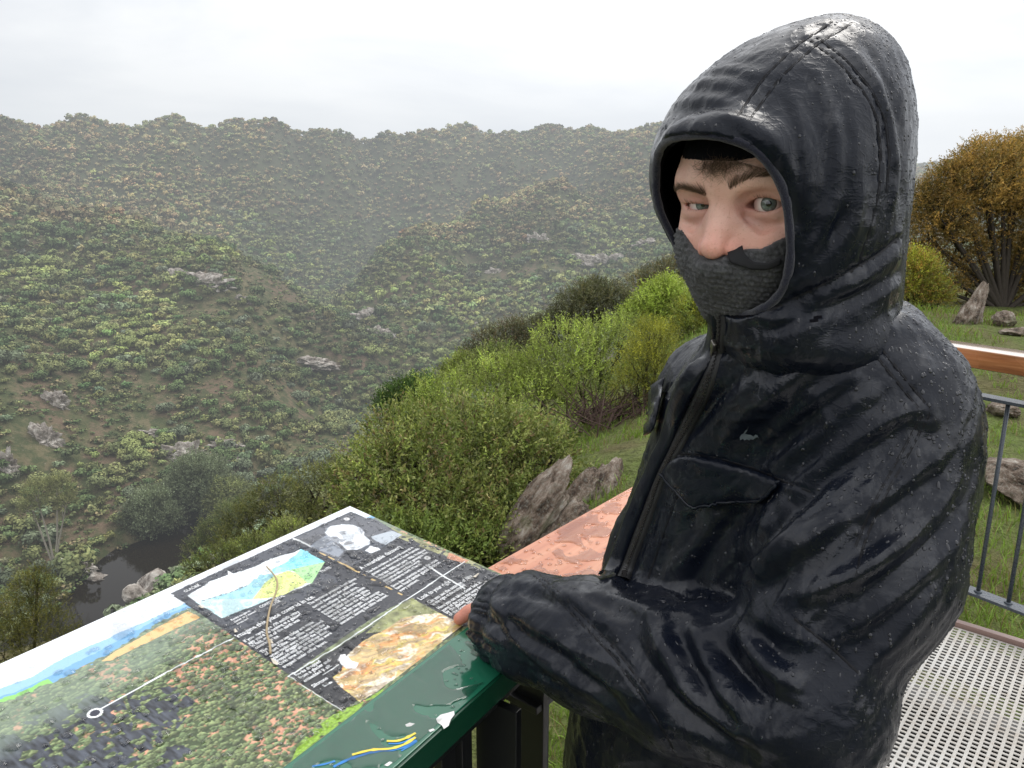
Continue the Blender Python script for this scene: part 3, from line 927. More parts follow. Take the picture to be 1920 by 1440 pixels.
def build_body():
    s = SDF((-.05, .45, .02), (.66, 1.20, 1.52), .0075)
    nb = np.array([.29, .775, 1.40])
    s.cap(hl2w((0, -.09, -.10)), nb, .052, .058, k=.02)
    s.zloft([(z, x, y, a * .78, b * .74, g_) for z, x, y, a, b, g_ in TORSO if z > .8], k=.03)
    for S, E_, W_ in ((SH_L, EL_L, CU_L + (EL_L - CU_L) * .22), (SH_R, EL_R, WR_R)):
        s.chain([nb + (0, 0, -.03), S + (0, 0, -.01), E_, W_], [.05, .045, .036, .026], k=.03)
    hipc = np.array([TORSO[-1][1], TORSO[-1][2], .88])
    s.ell(hipc, (.13, .14, .13), k=.05)
    for q in (-1, 1):
        h = hipc + TL * q * .09; kn = np.array([h[0] - .02, h[1], .48]); an = np.array([h[0] + .02, h[1], .09])
        s.chain([h, kn, an], [.082, .054, .038], k=.03)
        s.cap(an + (0, 0, -.02), an + TF * .15 + (0, 0, -.045), .036, .028, k=.02)
    V, F = s.mesh(); return relax(V, F, 2), F
BV, BF = build_body()

# the left hand: on the panel, most of it inside the sleeve
def build_hand():
    D = CU_L - EL_L; Dn = D / np.linalg.norm(D)
    tip = sp(862, 1160, .0085); k1 = sp(898, 1140, .019); 
    wr = CU_L - Dn * .085; kn = CU_L - Dn * .018 + SN * -.008
    side = np.cross(Dn, SN); side /= np.linalg.norm(side)
    s = SDF(wr - .14, wr + .16, .002)
    s.cap(wr - Dn * .05, wr, .026, .025, k=0)
    for i in range(4):   # palm
        o = side * (i - 1.5) * .0185
        s.cap(wr + o * .6, kn + o, .014, .0115, k=.012)
    for i, (ln, cu) in enumerate([(.070, .9), (.078, 1.0), (.072, 1.1), (.056, 1.2)]):
        o = side * (1.5 - i) * .0195; b0 = kn + o; pts = [b0]; dv = Dn.copy()
        for j in range(3):
            ang = cu * (.55 + .35 * j); dd = Dn * math.cos(ang) - SN * math.sin(ang)
            pts.append(pts[-1] + dd * ln * (.45, .32, .23)[j])
        if i == 3: continue
        pts = [q + SN * max(0, .010 - (q - SO) @ SN) for q in pts]
        s.chain(pts, [.0095, .0085, .0078, .0068], k=.003)
    # the finger that shows beyond the cuff
    mid = (k1 * .45 + tip * .55) + SN * .0015
    s.chain([kn - side * .02, k1, mid, tip], [.0105, .0098, .0092, .0082], k=.004)
    # thumb from the side of the palm
    tb = wr + side * -.026 + Dn * .02
    s.chain([tb, tb + Dn * .025 - side * .012 - SN * .008, tb + Dn * .050 - side * .008 - SN * .016], [.013, .0105, .0085], k=.008)
    V, F = s.mesh(); V, F = keep_largest(V, F); V = relax(V, F, 2)
    return V, F, tip, mid
NV, NF, TIP, MID = build_hand()
hand_c = np.tile(np.array([.52, .22, .15]), (len(NV), 1))
hand_c = hand_c * (1 - .3 * np.exp(-(np.linalg.norm(NV - TIP, axis=1) / .012) ** 2)[:, None]) + np.array([.62, .17, .11]) * .3 * np.exp(-(np.linalg.norm(NV - TIP, axis=1) / .012) ** 2)[:, None]
aV = np.concatenate([head_w, BV, NV]); aF = np.concatenate([HFc, BF + len(head_w), NF + len(head_w) + len(BV)])
me = np_mesh('body', aV, aF); set_col(me, np.concatenate([head_c, np.tile([.56, .34, .25], (len(BV), 1)), hand_c]))
body = link_mesh('body', me, M_SKIN, person)
# finger nail
nm = MB(); nd = (TIP - MID) / np.linalg.norm(TIP - MID); ns = np.cross(nd, SN); nn = np.cross(ns, nd)
if nn[2] < 0: nn = -nn
gr = [(TIP - nd * .002 + nd * .0055 * a + ns * .0052 * b + nn * (.0083 - .0022 * b * b - .0012 * max(a, 0) ** 2)) for a in np.linspace(-1.1, 1, 7) for b in np.linspace(-1, 1, 7)]
nm.add(gr, [(i * 7 + j, i * 7 + j + 1, (i + 1) * 7 + j + 1, (i + 1) * 7 + j) for i in range(6) for j in range(6)])
nm.build('fingernail', mat('nail', (.62, .33, .26), .25), body, True)

# ---------------- eyes
def eye_material():
    m = mat('eye', (.8, .78, .75), .04, .5, Coat_Weight=1, Coat_Roughness=.01)
    g = NG(m); a = g.attr('col'); g.l(a.outputs['Color'], g.b.inputs['Base Color']); g.b.inputs['Specular IOR Level'].default_value = .5
    return m
M_EYE = eye_material()
for q in (1, -1):
    c = hl2w(EC[q]); gz = CAMP - c; gz /= np.linalg.norm(gz)
    if q == -1: pass
    bm = bmesh.new(); bmesh.ops.create_uvsphere(bm, u_segments=96, v_segments=96, radius=1)
    me = bpy.data.meshes.new('eyeball'); bm.to_mesh(me); bm.free()
    P = np.empty(len(me.vertices) * 3); me.vertices.foreach_get('co', P); P = P.reshape(-1, 3)
    X = np.cross(gz, [0, 0, 1.]); X /= np.linalg.norm(X); Z = np.cross(X, gz)
    cz = P[:, 2]; rr = np.sqrt(P[:, 0] ** 2 + P[:, 1] ** 2); ri = .0062 / EB   # iris radius
    ang = np.arctan2(P[:, 1], P[:, 0]); fr = (cz > 0)
    r = np.where(fr, rr / ri, 9)
    sc = np.array([.72, .66, .63]) * np.ones((len(P), 1))
    vein = np.clip(vnoise(np.stack([ang * 6, r * .8, r * 0], 1), 3) - .2, 0, 1)[:, None] * np.clip((r - 1.2) / 1.2, 0, 1)[:, None]
    sc = sc * (1 - vein * .6) + np.array([.62, .30, .26]) * vein * .6
    k = np.clip((np.abs(P @ np.array([1., 0, 0])) - .55) * 2.5, 0, .6)[:, None]; sc = sc * (1 - k) + np.array([.58, .36, .32]) * k
    fib = .5 + .5 * vnoise(np.stack([ang * 14, r * 1.5, r * 0], 1), 8); fib2 = .5 + .5 * vnoise(np.stack([ang * 30, r * 3, r * 0], 1), 9)
    ir = np.array([.115, .150, .145]) * (.55 + .8 * fib[:, None]) + np.array([.06, .06, .04]) * fib2[:, None]
    ir = ir * (1 - .75 * sstep(.78, 1.0, r)[:, None]); 
    wi = (1 - sstep(.95, 1.06, r))[:, None]; wp = (1 - sstep(.33, .38, r))[:, None]
    C = sc * (1 - wi) + ir * wi; C = C * (1 - wp) + np.array([.004, .004, .005]) * wp
    bulge = 1 + .075 * (np.clip(1 - (r / 1.05) ** 2, 0, 1)) ** .9 * fr
    W = c + EB * bulge[:, None] * (P[:, 0:1] * X + P[:, 1:2] * Z + P[:, 2:3] * gz)
    me.vertices.foreach_set('co', W.astype(np.float32).ravel()); set_col(me, C)
    me.polygons.foreach_set('use_smooth', np.ones(len(me.polygons), bool)); me.update()
    link_mesh('eye', me, M_EYE, body)

# ---------------- brows, lashes, fringe: strands laid on the skin
def on_face(x, z, lift=0.0):
    o = hl2w((x, .12, z)); h = head_bvh.ray_cast(Vector(o), Vector(-HF), .4)
    if h[0] is None: return None, None
    n = np.array(h[1]); n = n if n @ HF > 0 else -n
    return np.array(h[0]) + n * lift, n
M_HAIR = mat('brown_hair', (.10, .06, .035), .5, .5)
_g = NG(M_HAIR); _n = _g.noise(300, 2, .5, _g.coord('Object')); _g.l(_g.mix(_n.outputs[0], (.055, .032, .018), (.20, .125, .070)), _g.b.inputs['Base Color'])
def brow(q, pts, wid, n, seed):
    r_ = np.random.default_rng(seed); st = []
    P = np.array(pts)
    for i in range(n):
        t = r_.beta(1.1, 1.3); s = t * (len(P) - 1); k = min(int(s), len(P) - 2); f = s - k
        c = P[k] * (1 - f) + P[k + 1] * f; tg = P[k + 1] - P[k]; tg = tg / np.linalg.norm(tg)
        wd = wid * (1 - .65 * t) * (0.55 + .45 * min(1, t * 6))
        o = c + np.array([-tg[1], tg[0]]) * r_.normal(0, .42) * wd
        a = math.radians(58 * (1 - t) ** 1.3 + 6 + r_.normal(0, 12)); sg = 1 if q > 0 else -1
        dr = np.array([tg[0] * math.cos(a) - sg * tg[1] * math.sin(a) * 1, tg[1] * math.cos(a) + abs(tg[0]) * math.sin(a)])
        L = r_.uniform(.005, .0095) * (1 - .25 * t); pp = []
        for j in range(5):
            u = j / 4; xz = o + dr * L * u + np.array([tg[0], tg[1]]) * L * .35 * u * u
            p_, _ = on_face(xz[0], xz[1], .0002 + .0011 * math.sin(u * 2.2))
            if p_ is None: break
            pp.append(p_)
        if len(pp) == 5: st.append((pp, r_.uniform(.00007, .00013)))
    return st
st = brow(1, [(.0100, .0135), (.019, .0190), (.030, .0235), (.041, .0235), (.051, .0180)], .0030, 300, 1)
link_mesh('eyebrow', strand_mesh(st, 'eyebrow'), M_HAIR, body)
st = brow(-1, [(-.0115, .0090), (-.020, .0105), (-.031, .0135), (-.042, .0150), (-.051, .0120)], .0036, 330, 2)
link_mesh('eyebrow', strand_mesh(st, 'eyebrow'), M_HAIR, body)
# lashes
for q in (1, -1):
    up, lo = eye_curves(q); st = []; r_ = np.random.default_rng(5 + q)
    for which, crv in ((1, up), (-1, lo)):
        for i in range(60 if which > 0 else 34):
            t = r_.uniform(.08, .97); z = np.interp(t, crv[:, 0], crv[:, 1]) + EC[q][2]; x = q * (.0155 + t * .031)
            d2 = EB ** 2 - (x - EC[q][0]) ** 2 - (z - EC[q][2]) ** 2
            y = EC[q][1] + math.sqrt(max(d2, 0)) + .0018
            L = r_.uniform(.004, .0065) * (1 if which > 0 else .5) * (.6 + .5 * t); dx = q * (t - .45) * .7 + r_.normal(0, .1)
            P = [hl2w((x + dx * L * u, y + L * u * .85, z + which * (L * .25 * u + L * .55 * u * u) - which * .0002)) for u in np.linspace(0, 1, 5)]
            st.append((P, .00008))
    link_mesh('eyelashes', strand_mesh(st, 'eyelashes'), M_HAIR, body)
# fringe curls escaping under the beanie
r_ = np.random.default_rng(12); st = []
for i in range(260):
    x0 = r_.normal(.000, .009) ; z0 = .0355 + r_.normal(0, .002); L = r_.uniform(.010, .022); sg = 1 if r_.random() < .62 else -1
    bend = r_.uniform(.4, 1.3) * sg; ph = r_.normal(0, .3); x, z = x0, z0; a = -math.pi / 2 + ph; P = []
    for j in range(9):
        p_, n_ = on_face(x, z, .0008 + .0025 * math.sin(j / 8 * 3.0) + r_.uniform(0, .0004))
        if p_ is None: break
        P.append(p_); a += bend * .28; x += math.cos(a) * L / 8; z += math.sin(a) * L / 8
    if len(P) == 9: st.append((P, r_.uniform(.00008, .00014)))
for i in range(120):       # soft short hair beside the main lock
    x0 = r_.uniform(.012, .040); z0 = .036 - .3 * (x0 - .012); x, z = x0, z0; a = -math.pi / 2 + r_.normal(.5, .4); P = []
    for j in range(6):
        p_, n_ = on_face(x, z, .0006 + .001 * math.sin(j / 5 * 3)); 
        if p_ is None: break
        P.append(p_); a += .15; x += math.cos(a) * .0014; z += math.sin(a) * .0014
    if len(P) == 6: st.append((P, .00007))
link_mesh('hair', strand_mesh(st, 'hair'), M_HAIR, body)

# ---------------- beanie
def build_beanie():
    s = SDF((-.10, -.21, .0), (.10, .045, .14), .0025)
    s.ell((0, -.087, .033), (.0765, .1005, .085), k=0)
    s.ell((0, -.008, .034), (.045, .0185, .026), k=.02)
    # lower edge: higher on his right, dipping to the left temple
    fn = lambda X, Y, Z: (.0310 - .16 * np.clip(X, -.01, .1) - 1.6 * np.clip(X - .02, 0, 1) ** 1.5 + .12 * np.clip(-Y - .03, 0, .1) * -1) - Z
    s.op(s.lo, s.lo + s.n * s.res, fn, 'int', .004)
    V, F = s.mesh(); V, F = keep_largest(V, F)
    return V, F[:, ::-1]
V, F = build_beanie(); N = vnormals(hl2w(V), F)
M_BEANIE = mat('black_knit', (.006, .006, .009), .95, .15)
_g = NG(M_BEANIE); _w = _g.n('TexWave', wave_type='BANDS', bands_direction='X'); _w.inputs['Scale'].default_value = 190; _g.l(_g.coord('UV'), _w.inputs['Vector'])
uvx = np.arctan2(V[:, 0], V[:, 1] + .09)
me = np_mesh('beanie', hl2w(V) + N * (.0003 * np.sin(uvx * 110) * sstep(.034, .045, V[:, 2]))[:, None], F)
link_mesh('beanie', me, M_BEANIE, person)

# ---------------- knitted gaiter over nose and chin
def gaiter_top(x):
    return np.interp(x, [-.075, -.060, -.048, -.036, -.024, -.013, -.004, .006, .014, .022, .034, .046, .058, .075],
                     [-.018, -.016, -.017, -.026, -.036, -.0405, -.0425, -.0415, -.0345, -.0335, -.0325, -.0255, -.016, -.006])
def build_gaiter():
    s = SDF((-.095, -.19, -.20), (.095, .050, .02), .0016)
    s.ell((0, -.052, -.038), (.0615, .063, .064), k=0)
    for q in (-1, 1):
        s.ell((q * .040, -.022, -.032), (.0225, .021, .020), k=.02)
        s.ell((q * .027, -.012, -.046), (.018, .018, .018), k=.02)
    s.ell((0, .0085, -.050), (.018, .0185, .012), k=.022)
    s.ell((0, -.020, -.068), (.026, .022, .022), k=.03)
    s.chain([(0, -.048, -.085), (.004, -.070, -.120), (.004, -.090, -.20)], [.034, .034, .036], k=.03)
    s.ell((0, -.09, -.06), (.066, .070, .065), k=.03)
    fn = lambda X, Y, Z: Z - gaiter_top(X) - .0006 * np.sin(X * 300)
    s.op(s.lo, s.lo + s.n * s.res, fn, 'int', .006)
    V, F = s.mesh(); V, F = keep_largest(V, F)
    return V, F[:, ::-1]
GV, GF = build_gaiter(); GV[:, 0] = np.where(GV[:, 0] < -.048, -.048 + (GV[:, 0] + .048) * .66, GV[:, 0]); GW = hl2w(GV); GN = vnormals(GW, GF)
gu = np.arctan2(GV[:, 0] + .0, GV[:, 1] + .075) * .075; gz_ = GV[:, 2] + .10 * GV[:, 0] + .25 * gu ** 2 / .05 * 0
rows_ = gz_ / .0044 + .25 * vnoise(GV / .012, 31); ri_ = np.floor(rows_)
kh = (np.abs(np.sin(np.pi * rows_)) ** .8) * (.62 + .38 * np.sin(2 * np.pi * (gu / .0036 + .5 * (ri_ % 2)) + 3.4 * vnoise(GV / .005, 32)))
kh = kh + .75 * fbm(GV / .0030, 3, 33)
gfade = sstep(.0, .006, gaiter_top(GV[:, 0]) - GV[:, 2])
me = np_mesh('neck_gaiter', GW + GN * (kh * .0026 * gfade)[:, None], GF)
set_f(me, np.clip(kh * .5 + .3, 0, 1), 'h')
M_KNIT = mat('grey_wool_knit', (.06, .06, .062), .95, .15, Sheen_Weight=.25, Sheen_Roughness=.6)
_g = NG(M_KNIT); _n = _g.noise(1100, 4, .7, _g.coord('Object'), 1.0); _n2 = _g.noise(60, 3, .6, _g.coord('Object'))
_c = _g.mix(_g.attr('h').outputs['Fac'], (.006, .006, .007), (.085, .087, .092)); _c = _g.mix(_g.ramp(_n, [(.45, 0), (.75, .6)]), _c, (.24, .245, .25))
_g.l(_g.mix(_g.ramp(_n2, [(.4, .55), (.6, 1)]), (.02, .02, .02), _c), _g.b.inputs['Base Color']); _g.l(_g.bump(_n, .8, .002), _g.b.inputs['Normal'])
gaiter = link_mesh('neck_gaiter', me, M_KNIT, person)
# wool fuzz
r_ = np.random.default_rng(3); st = []
vis = np.nonzero((GN @ (CAMP - EYE) > 0) & (GV[:, 1] > -.06))[0]
edge_ = vis[GV[vis, 2] > gaiter_top(GV[vis, 0]) - .004]
for i in np.concatenate([r_.choice(vis, 6500), r_.choice(edge_, 1600)]):
    p0 = GW[i]; n_ = GN[i]; t1 = r_.normal(0, 1, 3); t1 -= n_ * (t1 @ n_); t1 /= np.linalg.norm(t1)
    L = r_.uniform(.0015, .0045); P = [p0 + n_ * (L * .6 * u * (1.3 - u)) + t1 * L * u + r_.normal(0, .0001, 3) for u in np.linspace(0, 1, 4)]
    st.append((P, .00007))
M_FUZZ = mat('wool_fuzz', (.16, .165, .17), .9)
link_mesh('wool_fuzz', strand_mesh(st, 'wool_fuzz'), M_FUZZ, gaiter)['kind'] = 'stuff'
gaiter_bvh = bvh_of(GW, GF)
# dark folded tab on the gaiter
def decal(poly_px, bvh, lift, step, name, material, parent, thick=0.0, edge_px=0, bulge=0.0, keep=None, smooth=2, fallbackY=None):
    from mathutils.geometry import delaunay_2d_cdt
    poly = resample(np.array(poly_px + [poly_px[0]], float), step) if smooth else np.array(poly_px, float)
    if smooth: poly = poly[:-1]
    lo, hi = poly.min(0), poly.max(0); pts = [tuple(p) for p in poly]; ne = len(pts)
    gx, gy = np.meshgrid(np.arange(lo[0], hi[0], step), np.arange(lo[1], hi[1], step)); q = np.stack([gx.ravel(), gy.ravel()], 1)
    sd = poly_sd(q[:, 0], q[:, 1], poly); pts += [tuple(p) for p in q[sd < -step * .6]]
    if keep is not None: pass
    res = delaunay_2d_cdt([Vector(p) for p in pts], [(i, (i + 1) % ne) for i in range(ne)], [], 1, 1e-4)
    P2 = [p[:] for p in res[0]]; tris = res[2]; W = []; NN = []; ok = []
    last = None
    for x, y in P2:
        h, n = cast(bvh, x, y)
        if h is None and fallbackY is not None: h = at(x, y, fallbackY); n = -ray(x, y)
        ok.append(h is not None); W.append(h if h is not None else np.zeros(3)); NN.append(n if n is not None else np.array([0, 0, 1.]))
    W = np.array(W); NN = np.array(NN); P2 = np.array(P2)
    sdp = -poly_sd(P2[:, 0], P2[:, 1], poly)
    tris = [t for t in tris if all(ok[i] for i in t)]
    par = list(range(len(P2)))
    def find(i):
        while par[i] != i: par[i] = par[par[i]]; i = par[i]
        return i
    for t in tris: par[find(t[0])] = find(t[1]); par[find(t[1])] = find(t[2])
    from collections import Counter
    top_ = Counter(find(t[0]) for t in tris).most_common(1)[0][0]; tris = [t for t in tris if find(t[0]) == top_]
    used_ = sorted({i for t in tris for i in t}); mp_ = {i: k for k, i in enumerate(used_)}; tris = [tuple(mp_[i] for i in t) for t in tris]; W = W[used_]; NN = NN[used_]; P2 = P2[used_]; sdp = sdp[used_]
    # smooth normals
    for _ in range(2):
        S = NN.copy()
        for t in tris:
            for i in t:
                for j in t: S[i] += NN[j] * .3
        NN = S / np.linalg.norm(S, axis=1)[:, None]
    W = W + NN * lift + NN * (bulge * np.clip(sdp / 12, 0, 1) ** .5)[:, None]
    me = bpy.data.meshes.new(name); me.from_pydata(W.tolist(), [], [tuple(t) for t in tris]); me.polygons.foreach_set('use_smooth', np.ones(len(me.polygons), bool))
    me.update(); o = link_mesh(name, me, material, parent)
    if thick:
        md = o.modifiers.new('thickness', 'SOLIDIFY'); md.thickness = thick; md.offset = 0
    return o, W, NN, P2
M_TAB = mat('black_tab', (.008, .008, .010), .8)
decal([(1366, 476), (1372, 466), (1392, 462), (1396, 478), (1412, 490), (1440, 492), (1462, 480), (1466, 492), (1440, 503), (1410, 504), (1385, 498), (1366, 494)], gaiter_bvh, .0035, 4, 'fabric_tab', M_TAB, gaiter, .0012)

# ---------------- jacket
JV, JF = build_jacket(); JV, JF = detail_jacket(JV, JF)
jacket = link_mesh('jacket', np_mesh('jacket', JV, JF), M_JACKET, person)
j_bvh = bvh_of(JV, JF); JN = vnormals(JV, JF)
HDV, HDF = build_hood(); HDV, HDF = detail_hood(HDV, HDF)
me = np_mesh('hood', HDV, HDF); hood = link_mesh('hood', me, M_JACKET, jacket)
HDN = vnormals(HDV, HDF)
# inside faces get the lining
me.materials.append(M_LINING)
cen = HDV[HDF].mean(1); fn_ = HDN[HDF].mean(1); cc = np.array([.255, .69, 1.58])
inn = ((fn_ * (cen - cc)).sum(1) < 0)
me.polygons.foreach_set('material_index', inn.astype(np.int32))
h_bvh = bvh_of(HDV, HDF)
# fleece binding round the opening
ring = closed_spline(OPEN, 220); RW = hl2w(ring)
# sit it on the cut edge of the hood
vn = []
cutm = HDV[np.abs(poly_sd(*(w2hl(HDV)[:, [0, 2]].T), closed_spline(OPEN, 60)[:, [0, 2]])) < .004]
cl = w2hl(cutm); cutm = cutm[cl[:, 1] > -.06]
for p in RW:
    d = np.linalg.norm((cutm - p) @ np.stack([HX, HU]).T, axis=1); k = d < .006
    if k.sum() > 3:
        q_ = cutm[k]; f_ = (q_ - p) @ HF; vn.append(p + HF * (np.percentile(f_, 80)))
    else: vn.append(None)
ok = [i for i, v in enumerate(vn) if v is not None]
RW2 = np.array([vn[min(ok, key=lambda j: min(abs(j - i), len(vn) - abs(j - i)))] for i in range(len(vn))])
for _ in range(12): RW2 = .25 * np.roll(RW2, 1, 0) + .5 * RW2 + .25 * np.roll(RW2, -1, 0)
mb = MB(); mb.tube(np.concatenate([RW2, RW2[:2]]), .0036 * (1 + .12 * vnoise(np.c_[np.arange(len(RW2) + 2) * .35, np.zeros((len(RW2) + 2, 2))], 4)), 12, False, 1.0)
tr = mb.build('fleece_binding', M_FLEECE, hood, True)
# ---------------- zip
zp = [(1352, 592), (1353, 620), (1350, 650), (1338, 690), (1315, 745), (1290, 795), (1262, 850), (1237, 900), (1215, 960), (1192, 1020), (1168, 1085)]
allV = np.concatenate([JV, HDV]); all_bvh = bvh_of(allV, np.concatenate([JF, HDF + len(JV)])); allN = np.concatenate([JN, HDN])
P, _n = cast_line(all_bvh, zp, 6)
def surf_normals(P, V, N):
    out = []
    for p in P:
        k = np.argsort(((V - p) ** 2).sum(1))[:30]; n = N[k].mean(0); out.append(n / np.linalg.norm(n))
    out = np.array(out)
    for _ in range(4): out[1:-1] = .25 * out[:-2] + .5 * out[1:-1] + .25 * out[2:]
    return out / np.linalg.norm(out, axis=1)[:, None]
PN = surf_normals(P, allV, allN)
for _ in range(3): P[1:-1] = .25 * P[:-2] + .5 * P[1:-1] + .25 * P[2:]
T = np.gradient(P, axis=0); T /= np.linalg.norm(T, axis=1)[:, None]; B = np.cross(T, PN); B /= np.linalg.norm(B, axis=1)[:, None]
def ribbon(P, B, N, prof):
    V = np.stack([P + B * b + N * h for b, h in prof], 1); m, k = len(P), len(prof)
    i = np.arange(m - 1)[:, None] * k; j = np.arange(k - 1)[None, :]
    return V.reshape(-1, 3), np.stack([i + j, i + j + 1, i + k + j + 1, i + k + j], -1).reshape(-1, 4)
V, F = ribbon(P, B, PN, [(-.0075, -.003), (-.0065, .0012), (-.004, .0020), (.004, .0020), (.0065, .0012), (.0075, -.003)])
zipp = link_mesh('zip', np_mesh('zip', V, F), M_SEAM, jacket)
V, F = ribbon(P + B * .0125, B, PN, [(-.0050, -.003), (-.0042, .0032), (-.0010, .0042), (.0100, .0036), (.0135, .0010), (.014, -.003)])
link_mesh('storm_flap', np_mesh('storm_flap', V, F), M_JACKET, jacket)
mb = MB(); L = np.r_[0, np.cumsum(np.linalg.norm(np.diff(P, axis=0), axis=1))]
for k, q in enumerate(np.arange(0, L[-1], .0019)):
    c = np.array([np.interp(q, L, P[:, i]) for i in range(3)]); i = min(np.searchsorted(L, q), len(P) - 1)
    mb.box(c + PN[i] * .0026 + B[i] * (.0007 if k % 2 else -.0007), B[i] * .0022, T[i] * .0006, PN[i] * .0009)
mb.build('zip_teeth', M_TEETH, zipp)
i = 9; mb = MB(); c = P[i] + PN[i] * .006; mb.box(c, B[i] * .0035, T[i] * .006, PN[i] * .002, .0012)
mb.box(c + T[i] * .014 + PN[i] * .001, B[i] * .002, T[i] * .011, PN[i] * .0007, .0005)
mb.build('zip_pull', mat('worn_metal', (.20, .19, .17), .3, metal=.9), zipp, True)

# ---------------- stitched seams
M_STITCH = mat('seam_stitching', (.004, .004, .006), .6, .3)
def seam_tube(pts, bvh, V, N_, parent, r=.0008):
    P, _ = cast_line(bvh, pts, 5)
    if len(P) < 4: return
    Nn = surf_normals(P, V, N_)
    for _ in range(2): P[1:-1] = .25 * P[:-2] + .5 * P[1:-1] + .25 * P[2:]
    T = np.gradient(P, axis=0); T /= np.linalg.norm(T, axis=1)[:, None] + 1e-9; B = np.cross(T, Nn)
    V_, F_ = ribbon(P, B, Nn, [(-r * 1.6, -.0010), (-r, .0006), (0, -.0002), (r, .0006), (r * 1.6, -.0010)])
    link_mesh('seam', np_mesh('seam', V_, F_), M_STITCH, parent)
for kd, w_, a_, pts in JLINES:
    if kd == 'seam': seam_tube(pts, j_bvh, JV, JN, jacket)
for kd, w_, a_, pts in HLINES:
    if kd == 'seam': seam_tube(pts, h_bvh, HDV, HDN, hood, .0013 if w_ > .002 else .0008)
# ---------------- pocket flaps and the chest emblem
FL = [(1244, 889), (1264, 862), (1292, 854), (1355, 866), (1420, 884), (1468, 903), (1455, 922), (1439, 941), (1409, 939), (1367, 936), (1336, 946), (1299, 953), (1272, 920)]
fl, FW, FN, FP = decal(FL, j_bvh, .0036, 6, 'pocket_flap', M_JACKET, jacket, .0022, bulge=.0022)
def edge_tube(pts, bvh, lift, r, name, material, parent):
    P, N = cast_line(bvh, pts, 5); 
    if len(P) < 3: return
    for _ in range(2): P[1:-1] = .25 * P[:-2] + .5 * P[1:-1] + .25 * P[2:]
    N = N / np.linalg.norm(N, axis=1)[:, None]; mb = MB(); mb.tube(P + N * lift, r, 8); return mb.build(name, material, parent, True)
edge_tube([(1468, 903), (1455, 922), (1439, 941), (1409, 939), (1367, 936), (1336, 946), (1299, 953), (1272, 920), (1244, 889)], j_bvh, .0048, .0016, 'flap_piping', M_JACKET, fl)
FR = [(1256, 712), (1226, 728), (1212, 760), (1204, 800), (1196, 832), (1214, 824), (1238, 812), (1246, 775)]
decal(FR, j_bvh, .008, 6, 'pocket_flap', M_JACKET, jacket, .002, bulge=.001)
M_LOGO = mat('worn_grey_print', (.13, .155, .175), .6)
lg = [(1404, 797), (1401, 803), (1397, 806), (1394, 811), (1390, 813), (1387, 818), (1388, 824), (1393, 821), (1396, 824), (1400, 822), (1405, 824), (1408, 822), (1412, 823), (1416, 820), (1421, 818), (1424, 821), (1421, 815), (1417, 813), (1413, 817), (1408, 814), (1402, 813), (1397, 811), (1400, 807)]
decal(lg, j_bvh, .0011, 2.0, 'chest_emblem', M_LOGO, jacket, 0, smooth=0)

# ---------------- water drops beaded on the fabric
def drops(V, F, N, count, rmin, rmax, seed, weight, name, material, parent, sink=.15, flat=.55):
    r_ = np.random.default_rng(seed); c = V[F].mean(1); n = N[F].mean(1); n /= np.linalg.norm(n, axis=1)[:, None] + 1e-9
    wgt = weight(c, n); wgt = wgt / wgt.sum(); idx = r_.choice(len(c), count, p=wgt)
    seg = 8; U = []; rings = [(0, 1.0), (.5, .86), (.85, .5)]
    base = [(math.cos(2 * math.pi * k / seg) * q, math.sin(2 * math.pi * k / seg) * q, h) for h, q in rings for k in range(seg)] + [(0, 0, 1.0)]
    base = np.array(base); fc = [(a * seg + k, a * seg + (k + 1) % seg, (a + 1) * seg + (k + 1) % seg, (a + 1) * seg + k) for a in range(2) for k in range(seg)]
    ft = [(2 * seg + k, 2 * seg + (k + 1) % seg, 3 * seg) for k in range(seg)]
    nn = n[idx]; p = c[idx] + r_.normal(0, .001, (count, 3)) * 0
    dn = np.array([0, 0, -1.]) - nn * (nn @ np.array([0, 0, -1.]))[:, None]; dn /= np.linalg.norm(dn, axis=1)[:, None] + 1e-6
    sd = np.cross(nn, dn); rad = rmin * (rmax / rmin) ** (r_.random(count) ** 1.8)
    el = 1 + r_.random(count) ** 3 * 1.6
    W = p[:, None, :] + rad[:, None, None] * (base[None, :, 0:1] * sd[:, None, :] + base[None, :, 1:2] * dn[:, None, :] * el[:, None, None] + (base[None, :, 2:3] * flat - sink) * nn[:, None, :])
    nb = len(base); off = (np.arange(count) * nb)[:, None, None]
    Fq = (np.array(fc)[None] + off).reshape(-1, 4); Ft = (np.array(ft)[None] + off).reshape(-1, 3)
    o = link_mesh(name, np_mesh(name, W.reshape(-1, 3), [Fq, Ft]), material, parent); o['kind'] = 'stuff'; return o
def wj(c, n):
    up = np.clip(n[:, 2] + .45, .02, 1.3); a = sstep(.20, .42, c[:, 0]) * 1.2 + .12
    return up * a * (c[:, 2] > .95)
drops(JV, JF, JN, 9500, .0005, .0019, 5, wj, 'water_drops', M_DROP, jacket)
drops(HDV, HDF, HDN, 3600, .0004, .0014, 6, lambda c, n: np.clip(n[:, 2] + .5, .02, 1.3) * (((n * (c - cc)).sum(1)) > 0) * (sstep(.20, .34, c[:, 0]) + .12), 'water_drops', M_DROP, hood)

